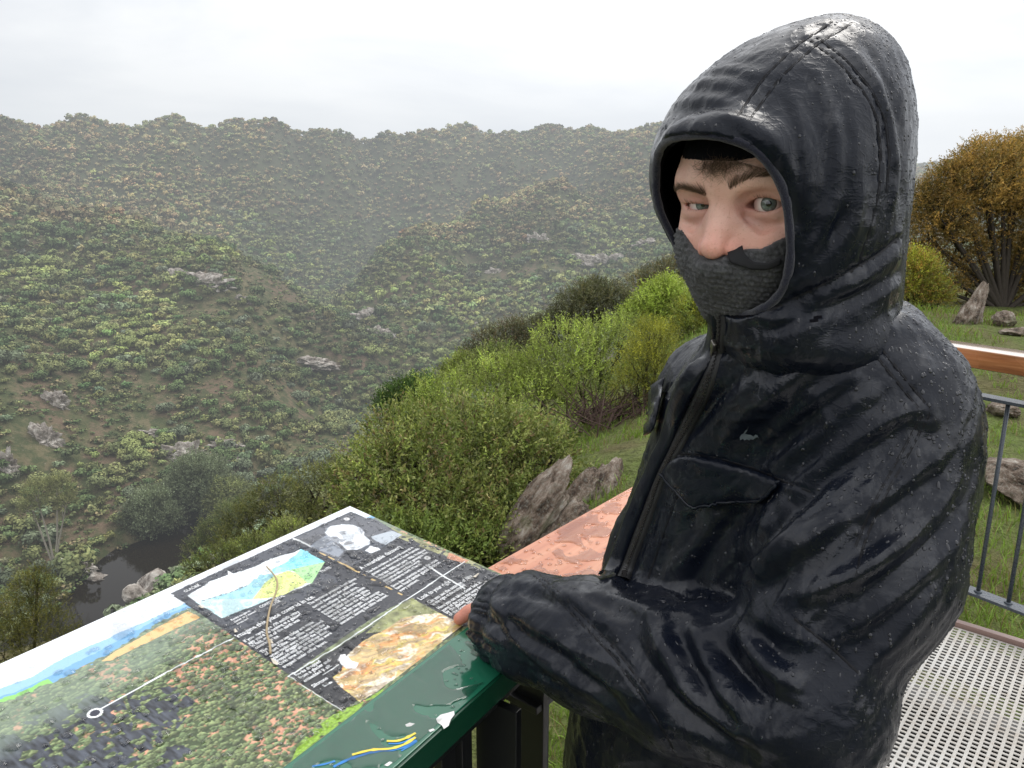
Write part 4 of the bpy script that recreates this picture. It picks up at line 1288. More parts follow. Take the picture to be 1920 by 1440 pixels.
# ---------------- trousers and boots (below the frame)
s = SDF((.15, .50, .03), (.66, 1.15, 1.02), .009)
hipc = np.array([TORSO[-1][1], TORSO[-1][2], .90]); s.ell(hipc, (.165, .165, .15), k=0)
for q in (-1, 1):
    h = hipc + TL * q * .09; kn = np.array([h[0] - .02, h[1], .48]); an = np.array([h[0] + .02, h[1], .10])
    s.chain([h, kn, an], [.105, .078, .070], k=.03)
V, F = s.mesh(); V = relax(V, F, 2); N = vnormals(V, F); V += N * (.006 * fbm(V / .05, 3, 4))[:, None]
link_mesh('trousers', np_mesh('trousers', V, F), mat('dark_trousers', (.015, .016, .02), .8), person)
for q in (-1, 1):
    h = hipc + TL * q * .09; an = np.array([h[0] + .02, h[1], .10]); s = SDF(an - .24, an + .24, .006)
    s.cap(an + (0, 0, .02), an + (0, 0, -.035), .058, .050, k=0); s.chain([an + (0, 0, -.05) - TF * .03, an + TF * .12 + (0, 0, -.055), an + TF * .19 + (0, 0, -.062)], [.045, .045, .036], k=.03)
    s.plane((0, 0, .004), (0, 0, -1)); V, F = s.mesh(); V = relax(V, F, 1)
    link_mesh('boot', np_mesh('boot', V, F), mat('dark_leather', (.02, .015, .012), .6), person)
# ================================================================== TERRAIN
def A_(px, py, Y, lift=0):
    p = at(px, py, Y); return (p[0], p[1], p[2] + lift)
def B_(px, py, Y, back, drop):
    p = at(px, py, Y); d = ray(px, py)[:2]; d = d / np.linalg.norm(d); return (p[0] + d[0] * back, p[1] + d[1] * back, p[2] - drop)
TCP = [(0, 0, -.55), (3, 0, -.5), (1.5, 3, -.55), (3, 4, -.5), (6, 6, -.4), (3, 12, -.55), (10, 14, -.5), (6, 18, -.9), (15, 22, -1.2), (4.2, 14, -.75), (8, 9, -.4),
       (.9, 6.4, -.62), (2.2, 8.5, -.62), (-.4, 5.5, -1.15), (-1.6, 3, -1.3), (-3.2, 5, -2.9), (-4, 1, -2.6), (-1.2, 0, -.9), (-1, 8, -2.2), (2.0, 12, -1.2), (0, -6, -.3), (8, -6, -.2), (-8, -8, -3.5),
       A_(1240, 625, 18), A_(1100, 700, 26), A_(1050, 720, 34), A_(900, 765, 46), A_(800, 800, 62), A_(740, 850, 80, -2),
       A_(700, 960, 20), A_(640, 1010, 32), A_(450, 1080, 52), A_(560, 1000, 55), A_(100, 1210, 32), A_(-300, 1320, 28), A_(300, 1150, 62), A_(620, 930, 80),
       A_(150, 1170, 85), A_(250, 1080, 96), A_(380, 1000, 110), A_(540, 965, 117), A_(60, 1260, 76), A_(740, 770, 187), A_(640, 830, 150),
       A_(60, 1050, 102), A_(0, 900, 114), A_(300, 905, 124), A_(0, 700, 142), A_(300, 750, 152), A_(500, 800, 150), A_(300, 600, 190), A_(550, 700, 190), A_(0, 500, 215), A_(200, 500, 228), A_(620, 760, 190), A_(-300, 500, 200),
       # crest of the left spur and the hollow behind it
       A_(-300, 330, 300), A_(0, 345, 300), A_(200, 392, 285), A_(400, 462, 265), A_(520, 530, 245), A_(620, 610, 225), A_(680, 680, 208),
       B_(0, 345, 300, 60, 7), B_(200, 392, 285, 60, 11), B_(400, 462, 265, 55, 11), B_(520, 530, 245, 50, 8), B_(620, 610, 225, 45, 5),
       # far slope above it
       A_(-200, 210, 450), B_(-200, 210, 450, 50, 10), B_(-200, 210, 450, 180, 32), A_(0, 214, 440), B_(0, 214, 440, 50, 10), B_(0, 214, 440, 180, 32), A_(150, 210, 470), B_(150, 210, 470, 50, 10), B_(150, 210, 470, 180, 32), A_(330, 214, 500), B_(330, 214, 500, 50, 10), B_(330, 214, 500, 180, 32), A_(430, 226, 515), B_(430, 226, 515, 50, 10), B_(430, 226, 515, 180, 32), A_(520, 228, 530), B_(520, 228, 530, 50, 10), B_(520, 228, 530, 180, 32), A_(590, 232, 545), B_(590, 232, 545, 50, 10), B_(590, 232, 545, 180, 32), A_(650, 246, 560), B_(650, 246, 560, 50, 10), B_(650, 246, 560, 180, 32), A_(720, 243, 580), B_(720, 243, 580, 50, 10), B_(720, 243, 580, 180, 32), A_(800, 240, 600), B_(800, 240, 600, 50, 10), B_(800, 240, 600, 180, 32), A_(950, 242, 610), B_(950, 242, 610, 50, 10), B_(950, 242, 610, 180, 32), A_(1100, 236, 620), B_(1100, 236, 620, 50, 10), B_(1100, 236, 620, 180, 32), A_(1250, 238, 640), B_(1250, 238, 640, 50, 10), B_(1250, 238, 640, 180, 32), A_(0, 285, 405), A_(250, 320, 420), A_(400, 335, 450), A_(150, 310, 415), A_(1400, 294, 700), A_(1800, 318, 620), A_(2100, 310, 600),
       A_(560, 330, 490), A_(540, 430, 420), A_(620, 440, 440), A_(600, 380, 465), A_(700, 360, 520), A_(820, 320, 545), A_(870, 240, 605), A_(1030, 238, 615), A_(1000, 300, 560),
       # crest of the right spur, its face and the hollow behind it
       A_(1250, 300, 470), A_(1050, 335, 440), A_(900, 372, 410), A_(780, 425, 380), A_(700, 480, 350), A_(660, 545, 310), A_(690, 620, 250), A_(740, 680, 215),
       B_(1050, 335, 440, 70, 22), B_(900, 372, 410, 65, 24), B_(780, 425, 380, 60, 22), B_(700, 480, 350, 50, 16), B_(660, 545, 310, 40, 8),
       A_(900, 450, 365), A_(900, 560, 290), A_(850, 650, 240), A_(1100, 400, 410), A_(1100, 460, 360), A_(1150, 520, 300), A_(1050, 600, 250), A_(1500, 400, 420), A_(1800, 400, 400), A_(1300, 560, 210),
       (12, 60, -16), (30, 60, -14), (60, 90, -22), (60, 40, -6), (25, 35, -4), (60, 150, -30), (-110, 40, -52), (-90, 70, -50.5), (-140, 0, -54), (-180, 60, -34), (-250, 150, -8), (-60, 20, -34), (-25, 10, -15), (-60, -40, -30),
       (300, 1000, 5), (900, 1000, 5), (-600, 300, 40), (-400, 0, 10), (700, 300, 20), (300, 100, -10), (0, 1500, 0), (-900, 1200, 0), (0, -300, 5), (300, -300, 5), (1200, 0, 10), (2500, 2500, 0), (-2500, 2500, 0), (-2500, -2500, 0), (2500, -2500, 0), (0, 3000, 0)]
TCP = np.array(TCP, float)
def _w(P):   # compress distance so that near and far points have similar spacing
    r = np.linalg.norm(P[:, :2], axis=1)[:, None] + 1e-9
    return P[:, :2] / r * np.log1p(r / 6.0) * 3
def _K(a, b):
    d = np.linalg.norm(a[:, None] - b[None], axis=2); return np.where(d > 0, d * d * np.log(d + 1e-12), 0)
TQ_ = _w(TCP); TN_ = len(TCP)
_M = np.zeros((TN_ + 3, TN_ + 3)); _M[:TN_, :TN_] = _K(TQ_, TQ_) + np.eye(TN_) * .02; _M[:TN_, TN_] = 1; _M[:TN_, TN_ + 1:] = TQ_; _M[TN_, :TN_] = 1; _M[TN_ + 1:, :TN_] = TQ_.T
_s = np.log1p(np.linalg.norm(TCP[:, :2], axis=1) / 6) 
TC_ = np.linalg.solve(_M, np.r_[TCP[:, 2] / np.maximum(np.linalg.norm(TCP[:, :2], axis=1), 6), 0, 0, 0])
RIVER = np.array([A_(20, 1290, 74)[:2], A_(110, 1200, 80)[:2], A_(185, 1140, 88)[:2], A_(235, 1085, 95)[:2], A_(290, 1030, 103)[:2], A_(380, 990, 111)[:2], A_(470, 975, 116)[:2], A_(600, 960, 122)[:2]])
RIVW = np.array([5.0, 5.0, 4.6, 5.5, 6.2, 5.2, 2.6, 1.5])
RZ = -50.2
def river_d(X, Y):
    d = np.full(np.shape(X), 1e9)
    for i in range(len(RIVER) - 1):
        a, b = RIVER[i], RIVER[i + 1]; e = b - a
        h = np.clip(((X - a[0]) * e[0] + (Y - a[1]) * e[1]) / (e @ e), 0, 1)
        d = np.minimum(d, np.hypot(X - a[0] - h * e[0], Y - a[1] - h * e[1]) - (RIVW[i] * (1 - h) + RIVW[i + 1] * h))
    return d
def hgt(X, Y):
    X = np.asarray(X, float); Y = np.asarray(Y, float); sh = X.shape
    P = np.stack([X.ravel(), Y.ravel()], 1); out = np.empty(len(P))
    for k in range(0, len(P), 20000):
        p = P[k:k + 20000]; w_ = _w(p)
        out[k:k + 20000] = (_K(w_, TQ_) @ TC_[:TN_] + TC_[TN_] + w_ @ TC_[TN_ + 1:]) * np.maximum(np.linalg.norm(p, axis=1), 6)
    r = np.hypot(P[:, 0], P[:, 1]); f = sstep(12, 120, r)
    out += f * (2.4 * fbm(P / 38, 4, 41) + 1.2 * fbm(P / 150, 3, 42) * sstep(60, 300, r)) + .05 * fbm(P / .9, 3, 43) * (1 - f) + sstep(5, 20, r) * .35 * fbm(P / 5, 3, 44)
    # gullies down the far slopes
    g = np.abs(fbm(P / 60 + 5, 3, 45)); out -= sstep(110, 220, r) * (1 - sstep(0, .16, g)) * 3.0
    rd = river_d(P[:, 0], P[:, 1])
    k = 1 - sstep(0, 7, rd); out = out * (1 - k) + (RZ - .8 + .6 * np.clip(rd, 0, 8)) * k
    return out.reshape(sh)
ang = np.radians(np.concatenate([np.linspace(-180, -50, 100, endpoint=False), np.linspace(-50, 48, 640, endpoint=False), np.linspace(48, 180, 100, endpoint=False)]))
rad = np.concatenate([[.05], np.geomspace(.5, 3200, 300)])
AA, RR = np.meshgrid(ang, rad, indexing='ij'); GX = RR * np.sin(AA); GY = RR * np.cos(AA); GZ = hgt(GX, GY)
na, nr = AA.shape; i = np.arange(na)[:, None]; j = np.arange(nr - 1)[None, :]
F = np.stack([i * nr + j + 0 * i, i * nr + j + 1, ((i + 1) % na) * nr + j + 1, ((i + 1) % na) * nr + j], -1).reshape(-1, 4)
GV = np.stack([GX, GY, GZ], -1).reshape(-1, 3); me = np_mesh('ground', GV, F[:, ::-1])
r = np.hypot(GV[:, 0], GV[:, 1]); P2 = GV[:, :2]
GNn = vnormals(GV, F[:, ::-1]); slope = 1 - np.abs(GNn[:, 2])
grass = np.array([.135, .19, .040]); dry = np.array([.19, .165, .085]); soil = np.array([.200, .130, .088]); rockc = np.array([.20, .18, .155]); dk = np.array([.045, .05, .025])
near = (1 - sstep(18, 45, r))[:, None]
n1 = fbm(P2 / 14, 4, 51)[:, None]; n2 = fbm(P2 / 3.0, 3, 52)[:, None]; n3 = fbm(P2 / .5, 4, 53)[:, None]
cn = grass * (1 + .5 * n3) ; k = np.clip(n3 * 2.2 + .9 * n2 + .10, 0, 1) * .85; cn = cn * (1 - k) + np.array([.13, .105, .05]) * k
k = sstep(-.15, .25, n1); cf = soil * (1 - k) + dry * k; k = sstep(.08, .35, n2); cf = cf * (1 - k) + np.array([.085, .105, .035]) * k
k = sstep(.28, .5, slope)[:, None] * sstep(-.1, .2, n2); cf = cf * (1 - k) + rockc * k
k = sstep(250, 420, r)[:, None]; cf = cf * (1 - k) + dk * k
C = cn * near + cf * (1 - near); rd = river_d(GV[:, 0], GV[:, 1])
k = (1 - sstep(0, 3, rd))[:, None] * (r > 30)[:, None]; C = C * (1 - k) + np.array([.06, .045, .03]) * k
set_col(me, np.clip(C, 0, 1))
M_GROUND = mat('grassy_ground', (.1, .12, .04), .95, .15); g = NG(M_GROUND); oc = g.coord('Object')
nA = g.noise(14, 6, .65, oc); nB = g.noise(1.1, 6, .65, oc)
c = g.mix(g.ramp(nA, [(.35, .45), (.7, 1.0)]), (.03, .03, .015), g.attr('col').outputs['Color'])
nC = g.noise(.42, 8, .72, oc); nD = g.noise(2.4, 6, .7, oc)
far_ = g.n('MapRange'); g.l(g.n('VectorMath', operation='LENGTH').outputs['Value'], far_.inputs[0]); _vl = [n_ for n_ in g.nt.nodes if n_.type == 'VECT_MATH'][0]; g.l(oc, _vl.inputs[0]); far_.inputs[1].default_value = 25; far_.inputs[2].default_value = 70
c = g.mix(g.ramp(nB, [(.35, .0), (.75, .35)]), c, (.20, .165, .10))
c2 = g.mix(g.ramp(nC, [(.46, 0), (.56, .85)]), c, (.055, .070, .028)); c2 = g.mix(g.ramp(nD, [(.56, 0), (.66, .8)]), c2, (.045, .055, .024)); c2 = g.mix(g.ramp(nD, [(.30, .8), (.40, 0)]), c2, (.26, .22, .17))
g.l(g.mix(far_.outputs[0], c, c2), g.b.inputs['Base Color'])
bA = g.bump(nA, .7, .06); g.l(g.bump(nB, .8, .6, bA), g.b.inputs['Normal'])
tag(link_mesh('ground', me, M_GROUND), kind='structure')
gbvh = None
def gz(x, y): return float(hgt(np.array([x]), np.array([y]))[0])
# river
RV = []; 
for i in range(len(RIVER)):
    a = RIVER[max(i - 1, 0)]; b = RIVER[min(i + 1, len(RIVER) - 1)]; t = (b - a) / np.linalg.norm(b - a); nrm = np.array([-t[1], t[0]])
    RV.append([RIVER[i] + nrm * (RIVW[i] + 2.2), RIVER[i] - nrm * (RIVW[i] + 2.2)])
V = [(p[0], p[1], RZ + .15) for pr in RV for p in pr]; F = [(2 * i, 2 * i + 1, 2 * i + 3, 2 * i + 2) for i in range(len(RV) - 1)]
M_RIVER = mat('dark_river_water', (.010, .007, .004), .06, .12); g = NG(M_RIVER); nn = g.noise(1.6, 4, .6, g.coord('Object')); g.l(g.bump(nn, .10, .05), g.b.inputs['Normal'])
me = bpy.data.meshes.new('river'); me.from_pydata(V, [], F); tag(link_mesh('river', me, M_RIVER), kind='structure')
# haze and rain lying in the valley: a volume given its own glow for scattered skylight
M_HAZE = bpy.data.materials.new('haze'); M_HAZE.use_nodes = True; nt = M_HAZE.node_tree; nt.nodes.clear()
out = nt.nodes.new('ShaderNodeOutputMaterial'); ab = nt.nodes.new('ShaderNodeVolumeAbsorption'); em = nt.nodes.new('ShaderNodeEmission'); ad = nt.nodes.new('ShaderNodeAddShader')
HD = .00062
ab.inputs['Color'].default_value = (0, 0, 0, 1); ab.inputs['Density'].default_value = HD; em.inputs['Color'].default_value = (.74, .78, .82, 1); em.inputs['Strength'].default_value = HD * 1.0
nt.links.new(ab.outputs[0], ad.inputs[0]); nt.links.new(em.outputs[0], ad.inputs[1]); nt.links.new(ad.outputs[0], out.inputs['Volume'])
mb = MB(); mb.box((0, 1030, 20), (2400, 0, 0), (0, 1000, 0), (0, 0, 160)); hz = mb.build('haze', M_HAZE); tag(hz, kind='structure')
# ================================================================== PLANTS AND ROCKS
def leaf_material(name, rough=.55, trans=True):
    m = mat(name, (.08, .1, .03), rough, .35); g = NG(m); a = g.attr('col')
    g.l(a.outputs['Color'], g.b.inputs['Base Color'])
    if trans:
        tr = g.n('BsdfTranslucent'); ms = g.n('MixShader'); ms.inputs[0].default_value = .28
        g.l(g.mix(.5, a.outputs['Color'], (.16, .2, .03), 'MIX'), tr.inputs['Color']); out = m.node_tree.nodes['Material Output']
        g.l(g.b.outputs[0], ms.inputs[1]); g.l(tr.outputs[0], ms.inputs[2]); g.l(ms.outputs[0], out.inputs['Surface'])
    return m
M_LEAF = leaf_material('leaves'); M_FARLEAF = leaf_material('distant_foliage', .8, False)
M_BARK = mat('dark_bark', (.05, .04, .032), .9, .1); g = NG(M_BARK); _n = g.noise(22, 5, .7, g.mapping(g.coord('Object'), (4, 4, .7)))
g.l(g.mix(_n.outputs[0], (.022, .018, .015), (.10, .085, .07)), g.b.inputs['Base Color']); g.l(g.bump(_n, .8, .02), g.b.inputs['Normal'])
M_PALE = mat('pale_gum_bark', (.32, .29, .24), .8, .1)

def rand_unit(n, r_): 
    v = r_.normal(0, 1, (n, 3)); return v / np.linalg.norm(v, axis=1)[:, None]

def cards(P, N, L, W, C, r_, elong=1.0):
    """leaf-like quads (diamonds): centre P, normal N, length, width, colour"""
    n = len(P); t = rand_unit(n, r_); t -= N * (t * N).sum(1)[:, None]; t /= np.linalg.norm(t, axis=1)[:, None] + 1e-9; b = np.cross(N, t)
    L = np.broadcast_to(L, (n,))[:, None]; W = np.broadcast_to(W, (n,))[:, None]
    V = np.stack([P - t * L, P + b * W, P + t * L, P - b * W], 1).reshape(-1, 3)
    F = np.arange(4 * n).reshape(n, 4); return V, F, np.repeat(C, 4, 0)

def far_crown(seed, n, card, pal, flat=.62):
    """unit crown (radius about 1, base at z=0): lumpy clumps of small leaf faces"""
    r_ = np.random.default_rng(seed); nl = 5 + seed % 4
    lc = rand_unit(nl, r_) * r_.uniform(.25, .62, (nl, 1)); lc[:, 2] = np.abs(lc[:, 2]) * .6 + .42; lr = r_.uniform(.34, .55, nl)
    k = r_.integers(0, nl, n); d = rand_unit(n, r_); d[:, 2] = np.where(d[:, 2] < -.35, -d[:, 2], d[:, 2])
    P = lc[k] + d * lr[k][:, None] * r_.uniform(.78, 1.05, (n, 1)); P[:, 2] *= flat * 1.6; P[:, 2] = np.maximum(P[:, 2], .03)
    N = d + r_.normal(0, .38, (n, 3)); N /= np.linalg.norm(N, axis=1)[:, None]
    base = np.asarray(pal)[r_.integers(0, len(pal), nl)][k]
    lit = (.60 + 1.12 * np.clip(d[:, 2] * .5 + .5, 0, 1) * np.clip(P[:, 2] / .8, .35, 1.1)) * r_.uniform(.7, 1.3, n)  # light tops and shaded undersides put into the leaf colours
    return cards(P, N, card * r_.uniform(.6, 1.3, n), card * r_.uniform(.4, .8, n), base * lit[:, None], r_)

OLIVE = [(.125, .140, .052), (.150, .160, .060), (.165, .170, .064), (.105, .122, .048)]
DARKG = [(.062, .092, .034), (.078, .108, .040), (.070, .100, .034)]
BROWN = [(.210, .165, .080), (.235, .180, .085), (.175, .150, .072), (.140, .140, .062)]
LIME = [(.190, .215, .070), (.165, .190, .064)]
GREYG = [(.115, .135, .080), (.095, .115, .065)]

KINDS = {'round': (OLIVE, 'rounded olive green scrub tree'), 'dark': (DARKG, 'dark green dense scrub tree'), 'brown': (BROWN, 'brown tinged eucalypt with spreading crown'),
         'lime': (LIME, 'bright lime green young tree'), 'grey': (GREYG, 'grey green rounded river tree')}
# ---- candidate positions on the visible slopes
r_ = np.random.default_rng(77)
def visible_px(P):
    x, y, z = P[:, 0], P[:, 1], P[:, 2] - CAMZ; fw = y * CP - z * SP; up = y * SP + z * CP
    return 960 + FPX * x / fw, 720 - FPX * up / fw, fw
cand = []
for (y0, y1, n) in ((70, 130, 3600), (130, 220, 11000), (220, 330, 19000), (330, 460, 26000), (460, 700, 26000), (700, 950, 5000)):
    n = int(n * 1.35); yy = r_.uniform(y0, y1, n); uu = r_.uniform(-1.10, 1.02, n); cand.append(np.stack([uu * yy * 1.05, yy], 1))
cand = np.concatenate(cand); cz = hgt(cand[:, 0], cand[:, 1])
P = np.c_[cand, cz]; px, py, fw = visible_px(P); rd = river_d(P[:, 0], P[:, 1]); dist = np.linalg.norm(P, axis=1)
dens = fbm(P[:, :2] / 26, 3, 61) + .5 * fbm(P[:, :2] / 9, 2, 62)
thr = np.interp(dist, [100, 160, 230, 300, 380, 450], [-.34, -.20, -.28, -.50, -.8, -1])
keep = (dens > thr) & (rd > 1.5) & (px > -620) & (px < 2350) & (py > 150) & (py < 1260)
# keep those not hidden by the terrain in front of them
def hidden(P, lift=3.0):
    h = np.zeros(len(P), bool)
    for f in (.12, .2, .3, .4, .5, .6, .7, .8, .9, .95):
        q = P[:, :2] * f; zl = CAMZ + (P[:, 2] + lift - CAMZ) * f; h |= hgt(q[:, 0], q[:, 1]) > zl + .3
    return h
keep[keep] &= ~hidden(P[keep])
P = P[keep]; px = px[keep]; py = py[keep]; dist = dist[keep]
# minimum spacing
cell = {}; ok = np.zeros(len(P), bool); rads = np.interp(dist, [80, 200, 350, 500], [1.8, 1.95, 1.95, 1.9]) * np.clip(np.exp(r_.normal(0, .36, len(P))), .42, 1.9)
rads[(dist < 145) & (r_.random(len(P)) < .35)] *= .6
for i in np.argsort(dist):
    x, y = P[i, :2]; s_ = 5.0; ci, cj = int(x // s_), int(y // s_); bad = False
    for a in (-1, 0, 1):
        for b in (-1, 0, 1):
            for j in cell.get((ci + a, cj + b), ()):
                if math.hypot(P[j, 0] - x, P[j, 1] - y) < (rads[i] + rads[j]) * .54: bad = True; break
            if bad: break
        if bad: break
    if not bad: ok[i] = True; cell.setdefault((ci, cj), []).append(i)
P = P[ok]; px = px[ok]; py = py[ok]; dist = dist[ok]; rads = rads[ok]
# kind: brown eucalypts high up, olive and lime lower, grey by the river
up_ = P[:, 2] + 20 + 12 * fbm(P[:, :2] / 60, 2, 63); kinds = []
lim = fbm(P[:, :2] / 22, 2, 64)
for i in range(len(P)):
    u = r_.random(); rdv = float(river_d(P[i, 0], P[i, 1]))
    if rdv < 16: kinds.append('grey' if u < .45 else 'dark' if u < .7 else 'round')
    elif up_[i] > 8 and dist[i] > 240: kinds.append('brown' if u < .72 else 'round' if u < .92 else 'dark')
    elif lim[i] > .22 and dist[i] > 150: kinds.append('lime' if u < .5 else 'round')
    else: kinds.append('round' if u < .55 else 'dark' if u < .88 else 'grey')
kinds = np.array(kinds); app = rads / dist
order = np.argsort(-app * np.where((px > -20) & (px < 1240) & (py < 1200 - .42 * np.clip(px, 0, 700)), 1, .001)); NIND = 285
ind = order[:NIND]; rest = order[NIND:]
protos = {}
for k, (pal, _l) in KINDS.items():
    protos[k] = []
    for s_ in range(3):
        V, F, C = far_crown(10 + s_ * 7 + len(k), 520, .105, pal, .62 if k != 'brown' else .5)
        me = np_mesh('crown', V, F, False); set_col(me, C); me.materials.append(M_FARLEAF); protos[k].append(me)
tb = MB(); tb.tube([(0, 0, -.2), (.02, .01, .3), (.0, .0, .7)], [.07, .05, .03], 6); tb.tube([(.02, .01, .25), (.2, .1, .6)], [.04, .02], 5); tb.tube([(.02, .01, .3), (-.2, .05, .65)], [.035, .02], 5)
_t = tb.build('trunk', M_BARK); trunk_me = _t.data; bpy.data.objects.remove(_t)
def side_word(px, py):
    return ('low on the far slope' if py > 780 else 'halfway up the far slope' if py > 560 else 'high on the far slope') + (' at far left' if px < 250 else ' left of the gully' if px < 600 else ' right of the gully' if px < 900 else ' behind the person' if px > 1250 else ' towards the pale cliffs')
for n_, i in enumerate(ind):
    k = kinds[i]; me = protos[k][n_ % 3]; x, y, z = P[i]; s_ = rads[i]
    o = bpy.data.objects.new('scrub_tree', None); COL.objects.link(o); o.location = (x, y, z - .15 * s_); o.rotation_euler = (0, 0, r_.uniform(0, 6.28)); o.scale = (s_, s_, s_ * r_.uniform(.8, 1.15))
    tag(o, KINDS[k][1] + ' ' + side_word(px[i], py[i]), 'tree', 'scrub trees on the far valley side')
    c = bpy.data.objects.new('crown', me); COL.objects.link(c); c.parent = o
    c = bpy.data.objects.new('trunk', trunk_me); COL.objects.link(c); c.parent = o
# the mass of trees beyond
Vs, Fs, Cs = [], [], []; off = 0; tone = 1 + .55 * fbm(P[:, :2] / 48, 3, 95) + .35 * fbm(P[:, :2] / 16, 2, 96)
lod = {}
for k, (pal, _l) in KINDS.items():
    for s_ in range(4):
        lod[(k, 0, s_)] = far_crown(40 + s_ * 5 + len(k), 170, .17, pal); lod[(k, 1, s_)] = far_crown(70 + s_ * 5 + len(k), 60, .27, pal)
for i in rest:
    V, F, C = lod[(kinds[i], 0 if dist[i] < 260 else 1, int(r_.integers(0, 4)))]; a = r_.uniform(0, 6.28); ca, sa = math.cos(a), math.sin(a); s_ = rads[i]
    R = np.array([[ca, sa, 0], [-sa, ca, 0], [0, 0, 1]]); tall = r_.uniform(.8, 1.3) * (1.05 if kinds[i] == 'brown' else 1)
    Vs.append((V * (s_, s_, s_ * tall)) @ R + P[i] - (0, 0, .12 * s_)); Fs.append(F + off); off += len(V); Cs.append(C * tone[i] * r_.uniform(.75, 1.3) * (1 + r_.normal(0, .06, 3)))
# low scrub filling the gaps
nf = 30000; fy = 75 + 300 * r_.random(nf) ** 1.25; fx = r_.uniform(-1.0, .78, nf) * fy * 1.03; fz = hgt(fx, fy); FP = np.stack([fx, fy, fz], 1); a_, b_, _f = visible_px(FP)
k = (a_ > -450) & (a_ < 1500) & (b_ > 200) & (b_ < 1240) & (river_d(fx, fy) > .5) & (fbm(FP[:, :2] / 12, 3, 91) > -.22); FP = FP[k]; FP = FP[~hidden(FP, 1.0)]
tiny = [far_crown(200 + q, 22, .30, (OLIVE, DARKG, OLIVE, [(.15, .12, .06), (.12, .11, .05)], DARKG)[q]) for q in range(5)]
for p_ in FP:
    V, F, C = tiny[int(r_.integers(0, 5))]; s_ = r_.uniform(.35, 1.25); a = r_.uniform(0, 6.28); ca, sa = math.cos(a), math.sin(a); R = np.array([[ca, sa, 0], [-sa, ca, 0], [0, 0, 1]])
    Vs.append((V * (s_, s_, s_ * .8)) @ R + p_ - (0, 0, .05)); Fs.append(F + off); off += len(V); Cs.append(C * r_.uniform(.65, 1.15))
me = np_mesh('far_woodland', np.concatenate(Vs), np.concatenate(Fs), False); set_col(me, np.clip(np.concatenate(Cs), 0, 1))
tag(link_mesh('far_woodland', me, M_FARLEAF), 'hazy eucalypt and scrub woodland covering the far hillside up to the ridge', 'woodland', kind='stuff')
print('trees', len(P), 'cards', off // 4)

# ---- rocks
def onground(px, py, lift=0.0):
    """where the line of sight meets the terrain"""
    d = ray(px, py); t = np.linspace(1.5, 60, 3000); Q = np.array([0, 0, CAMZ]) + d * t[:, None]; h = hgt(Q[:, 0], Q[:, 1]); k = np.nonzero(Q[:, 2] < h)[0][0]
    return Q[k] + (0, 0, lift)
M_ROCK = mat('lichened_rock', (.2, .18, .15), .85, .25); g = NG(M_ROCK); oc = g.coord('Object')
nA = g.noise(9, 8, .7, g.mapping(oc, (1, 1, .45))); nB = g.noise(45, 6, .7, oc); nC = g.noise(3, 3, .5, oc)
c = g.ramp(nA, [(.34, (.014, .010, .008)), (.44, (.10, .070, .050)), (.56, (.24, .19, .15)), (.70, (.46, .43, .38))])  # darkest stop paints crevice shade into the rock colour
c = g.mix(g.ramp(nB, [(.5, 0), (.7, .5)]), c, (.36, .36, .31)); c = g.mix(g.ramp(nC, [(.55, 0), (.7, .5)]), c, (.10, .13, .05))
g.l(c, g.b.inputs['Base Color']); g.l(g.bump(nB, .5, .02, g.bump(nA, .8, .06)), g.b.inputs['Normal'])
M_PALEROCK = mat('pale_weathered_rock', (.42, .38, .33), .9, .2); g = NG(M_PALEROCK); nA = g.noise(.8, 8, .7, g.coord('Object'))
g.l(g.ramp(nA, [(.35, (.10, .075, .06)), (.5, (.34, .30, .26)), (.65, (.62, .58, .52))]), g.b.inputs['Base Color']); g.l(g.bump(nA, .8, .5), g.b.inputs['Normal'])
def rock_mesh(seed, axes, ridged=.25, sub=5, strat=None, rough=.0):
    bm = bmesh.new(); bmesh.ops.create_icosphere(bm, subdivisions=sub, radius=1); me = bpy.data.meshes.new('rock'); bm.to_mesh(me); bm.free()
    n = len(me.vertices); V = np.empty(n * 3); me.vertices.foreach_get('co', V); V = V.reshape(-1, 3)
    d = V.copy(); q = V + seed * 3.7
    # faceted: cut by random planes
    rr = np.ones(n); rg = np.random.default_rng(seed)
    for _ in range(14):
        pn = rand_unit(1, rg)[0]; h = rg.uniform(.55, .9); t = d @ pn; rr = np.minimum(rr, np.where(t > .05, h / np.maximum(t, .05), 9))
    rr += rough * fbm(q * 3.5, 5, seed + 9) + ridged * .5 * fbm(q * 2, 4, seed) - ridged * .6 * (1 - np.abs(fbm(q * np.array([3, 3, 3]), 4, seed + 4)) * 3).clip(0, 1) * .3
    W = d * rr[:, None] * np.asarray(axes)
    if strat is not None: W += np.asarray(strat)[None] * (.05 * np.sign(np.sin(W @ np.array([14., 9, 3]))) * .5)[:, None]
    me.vertices.foreach_set('co', W.astype(np.float32).ravel()); me.polygons.foreach_set('use_smooth', np.zeros(len(me.polygons), bool)); me.update(); return me
def rock(name, seed, loc, axes, rot, material, label, group=None, sub=5, rough=.0):
    o = link_mesh(name, rock_mesh(seed, axes, .3, sub, None, rough), material); o.location = Vector(loc); o.rotation_euler = rot; smooth_sharp(o, 24)
    tag(o, label, 'rock', group); return o
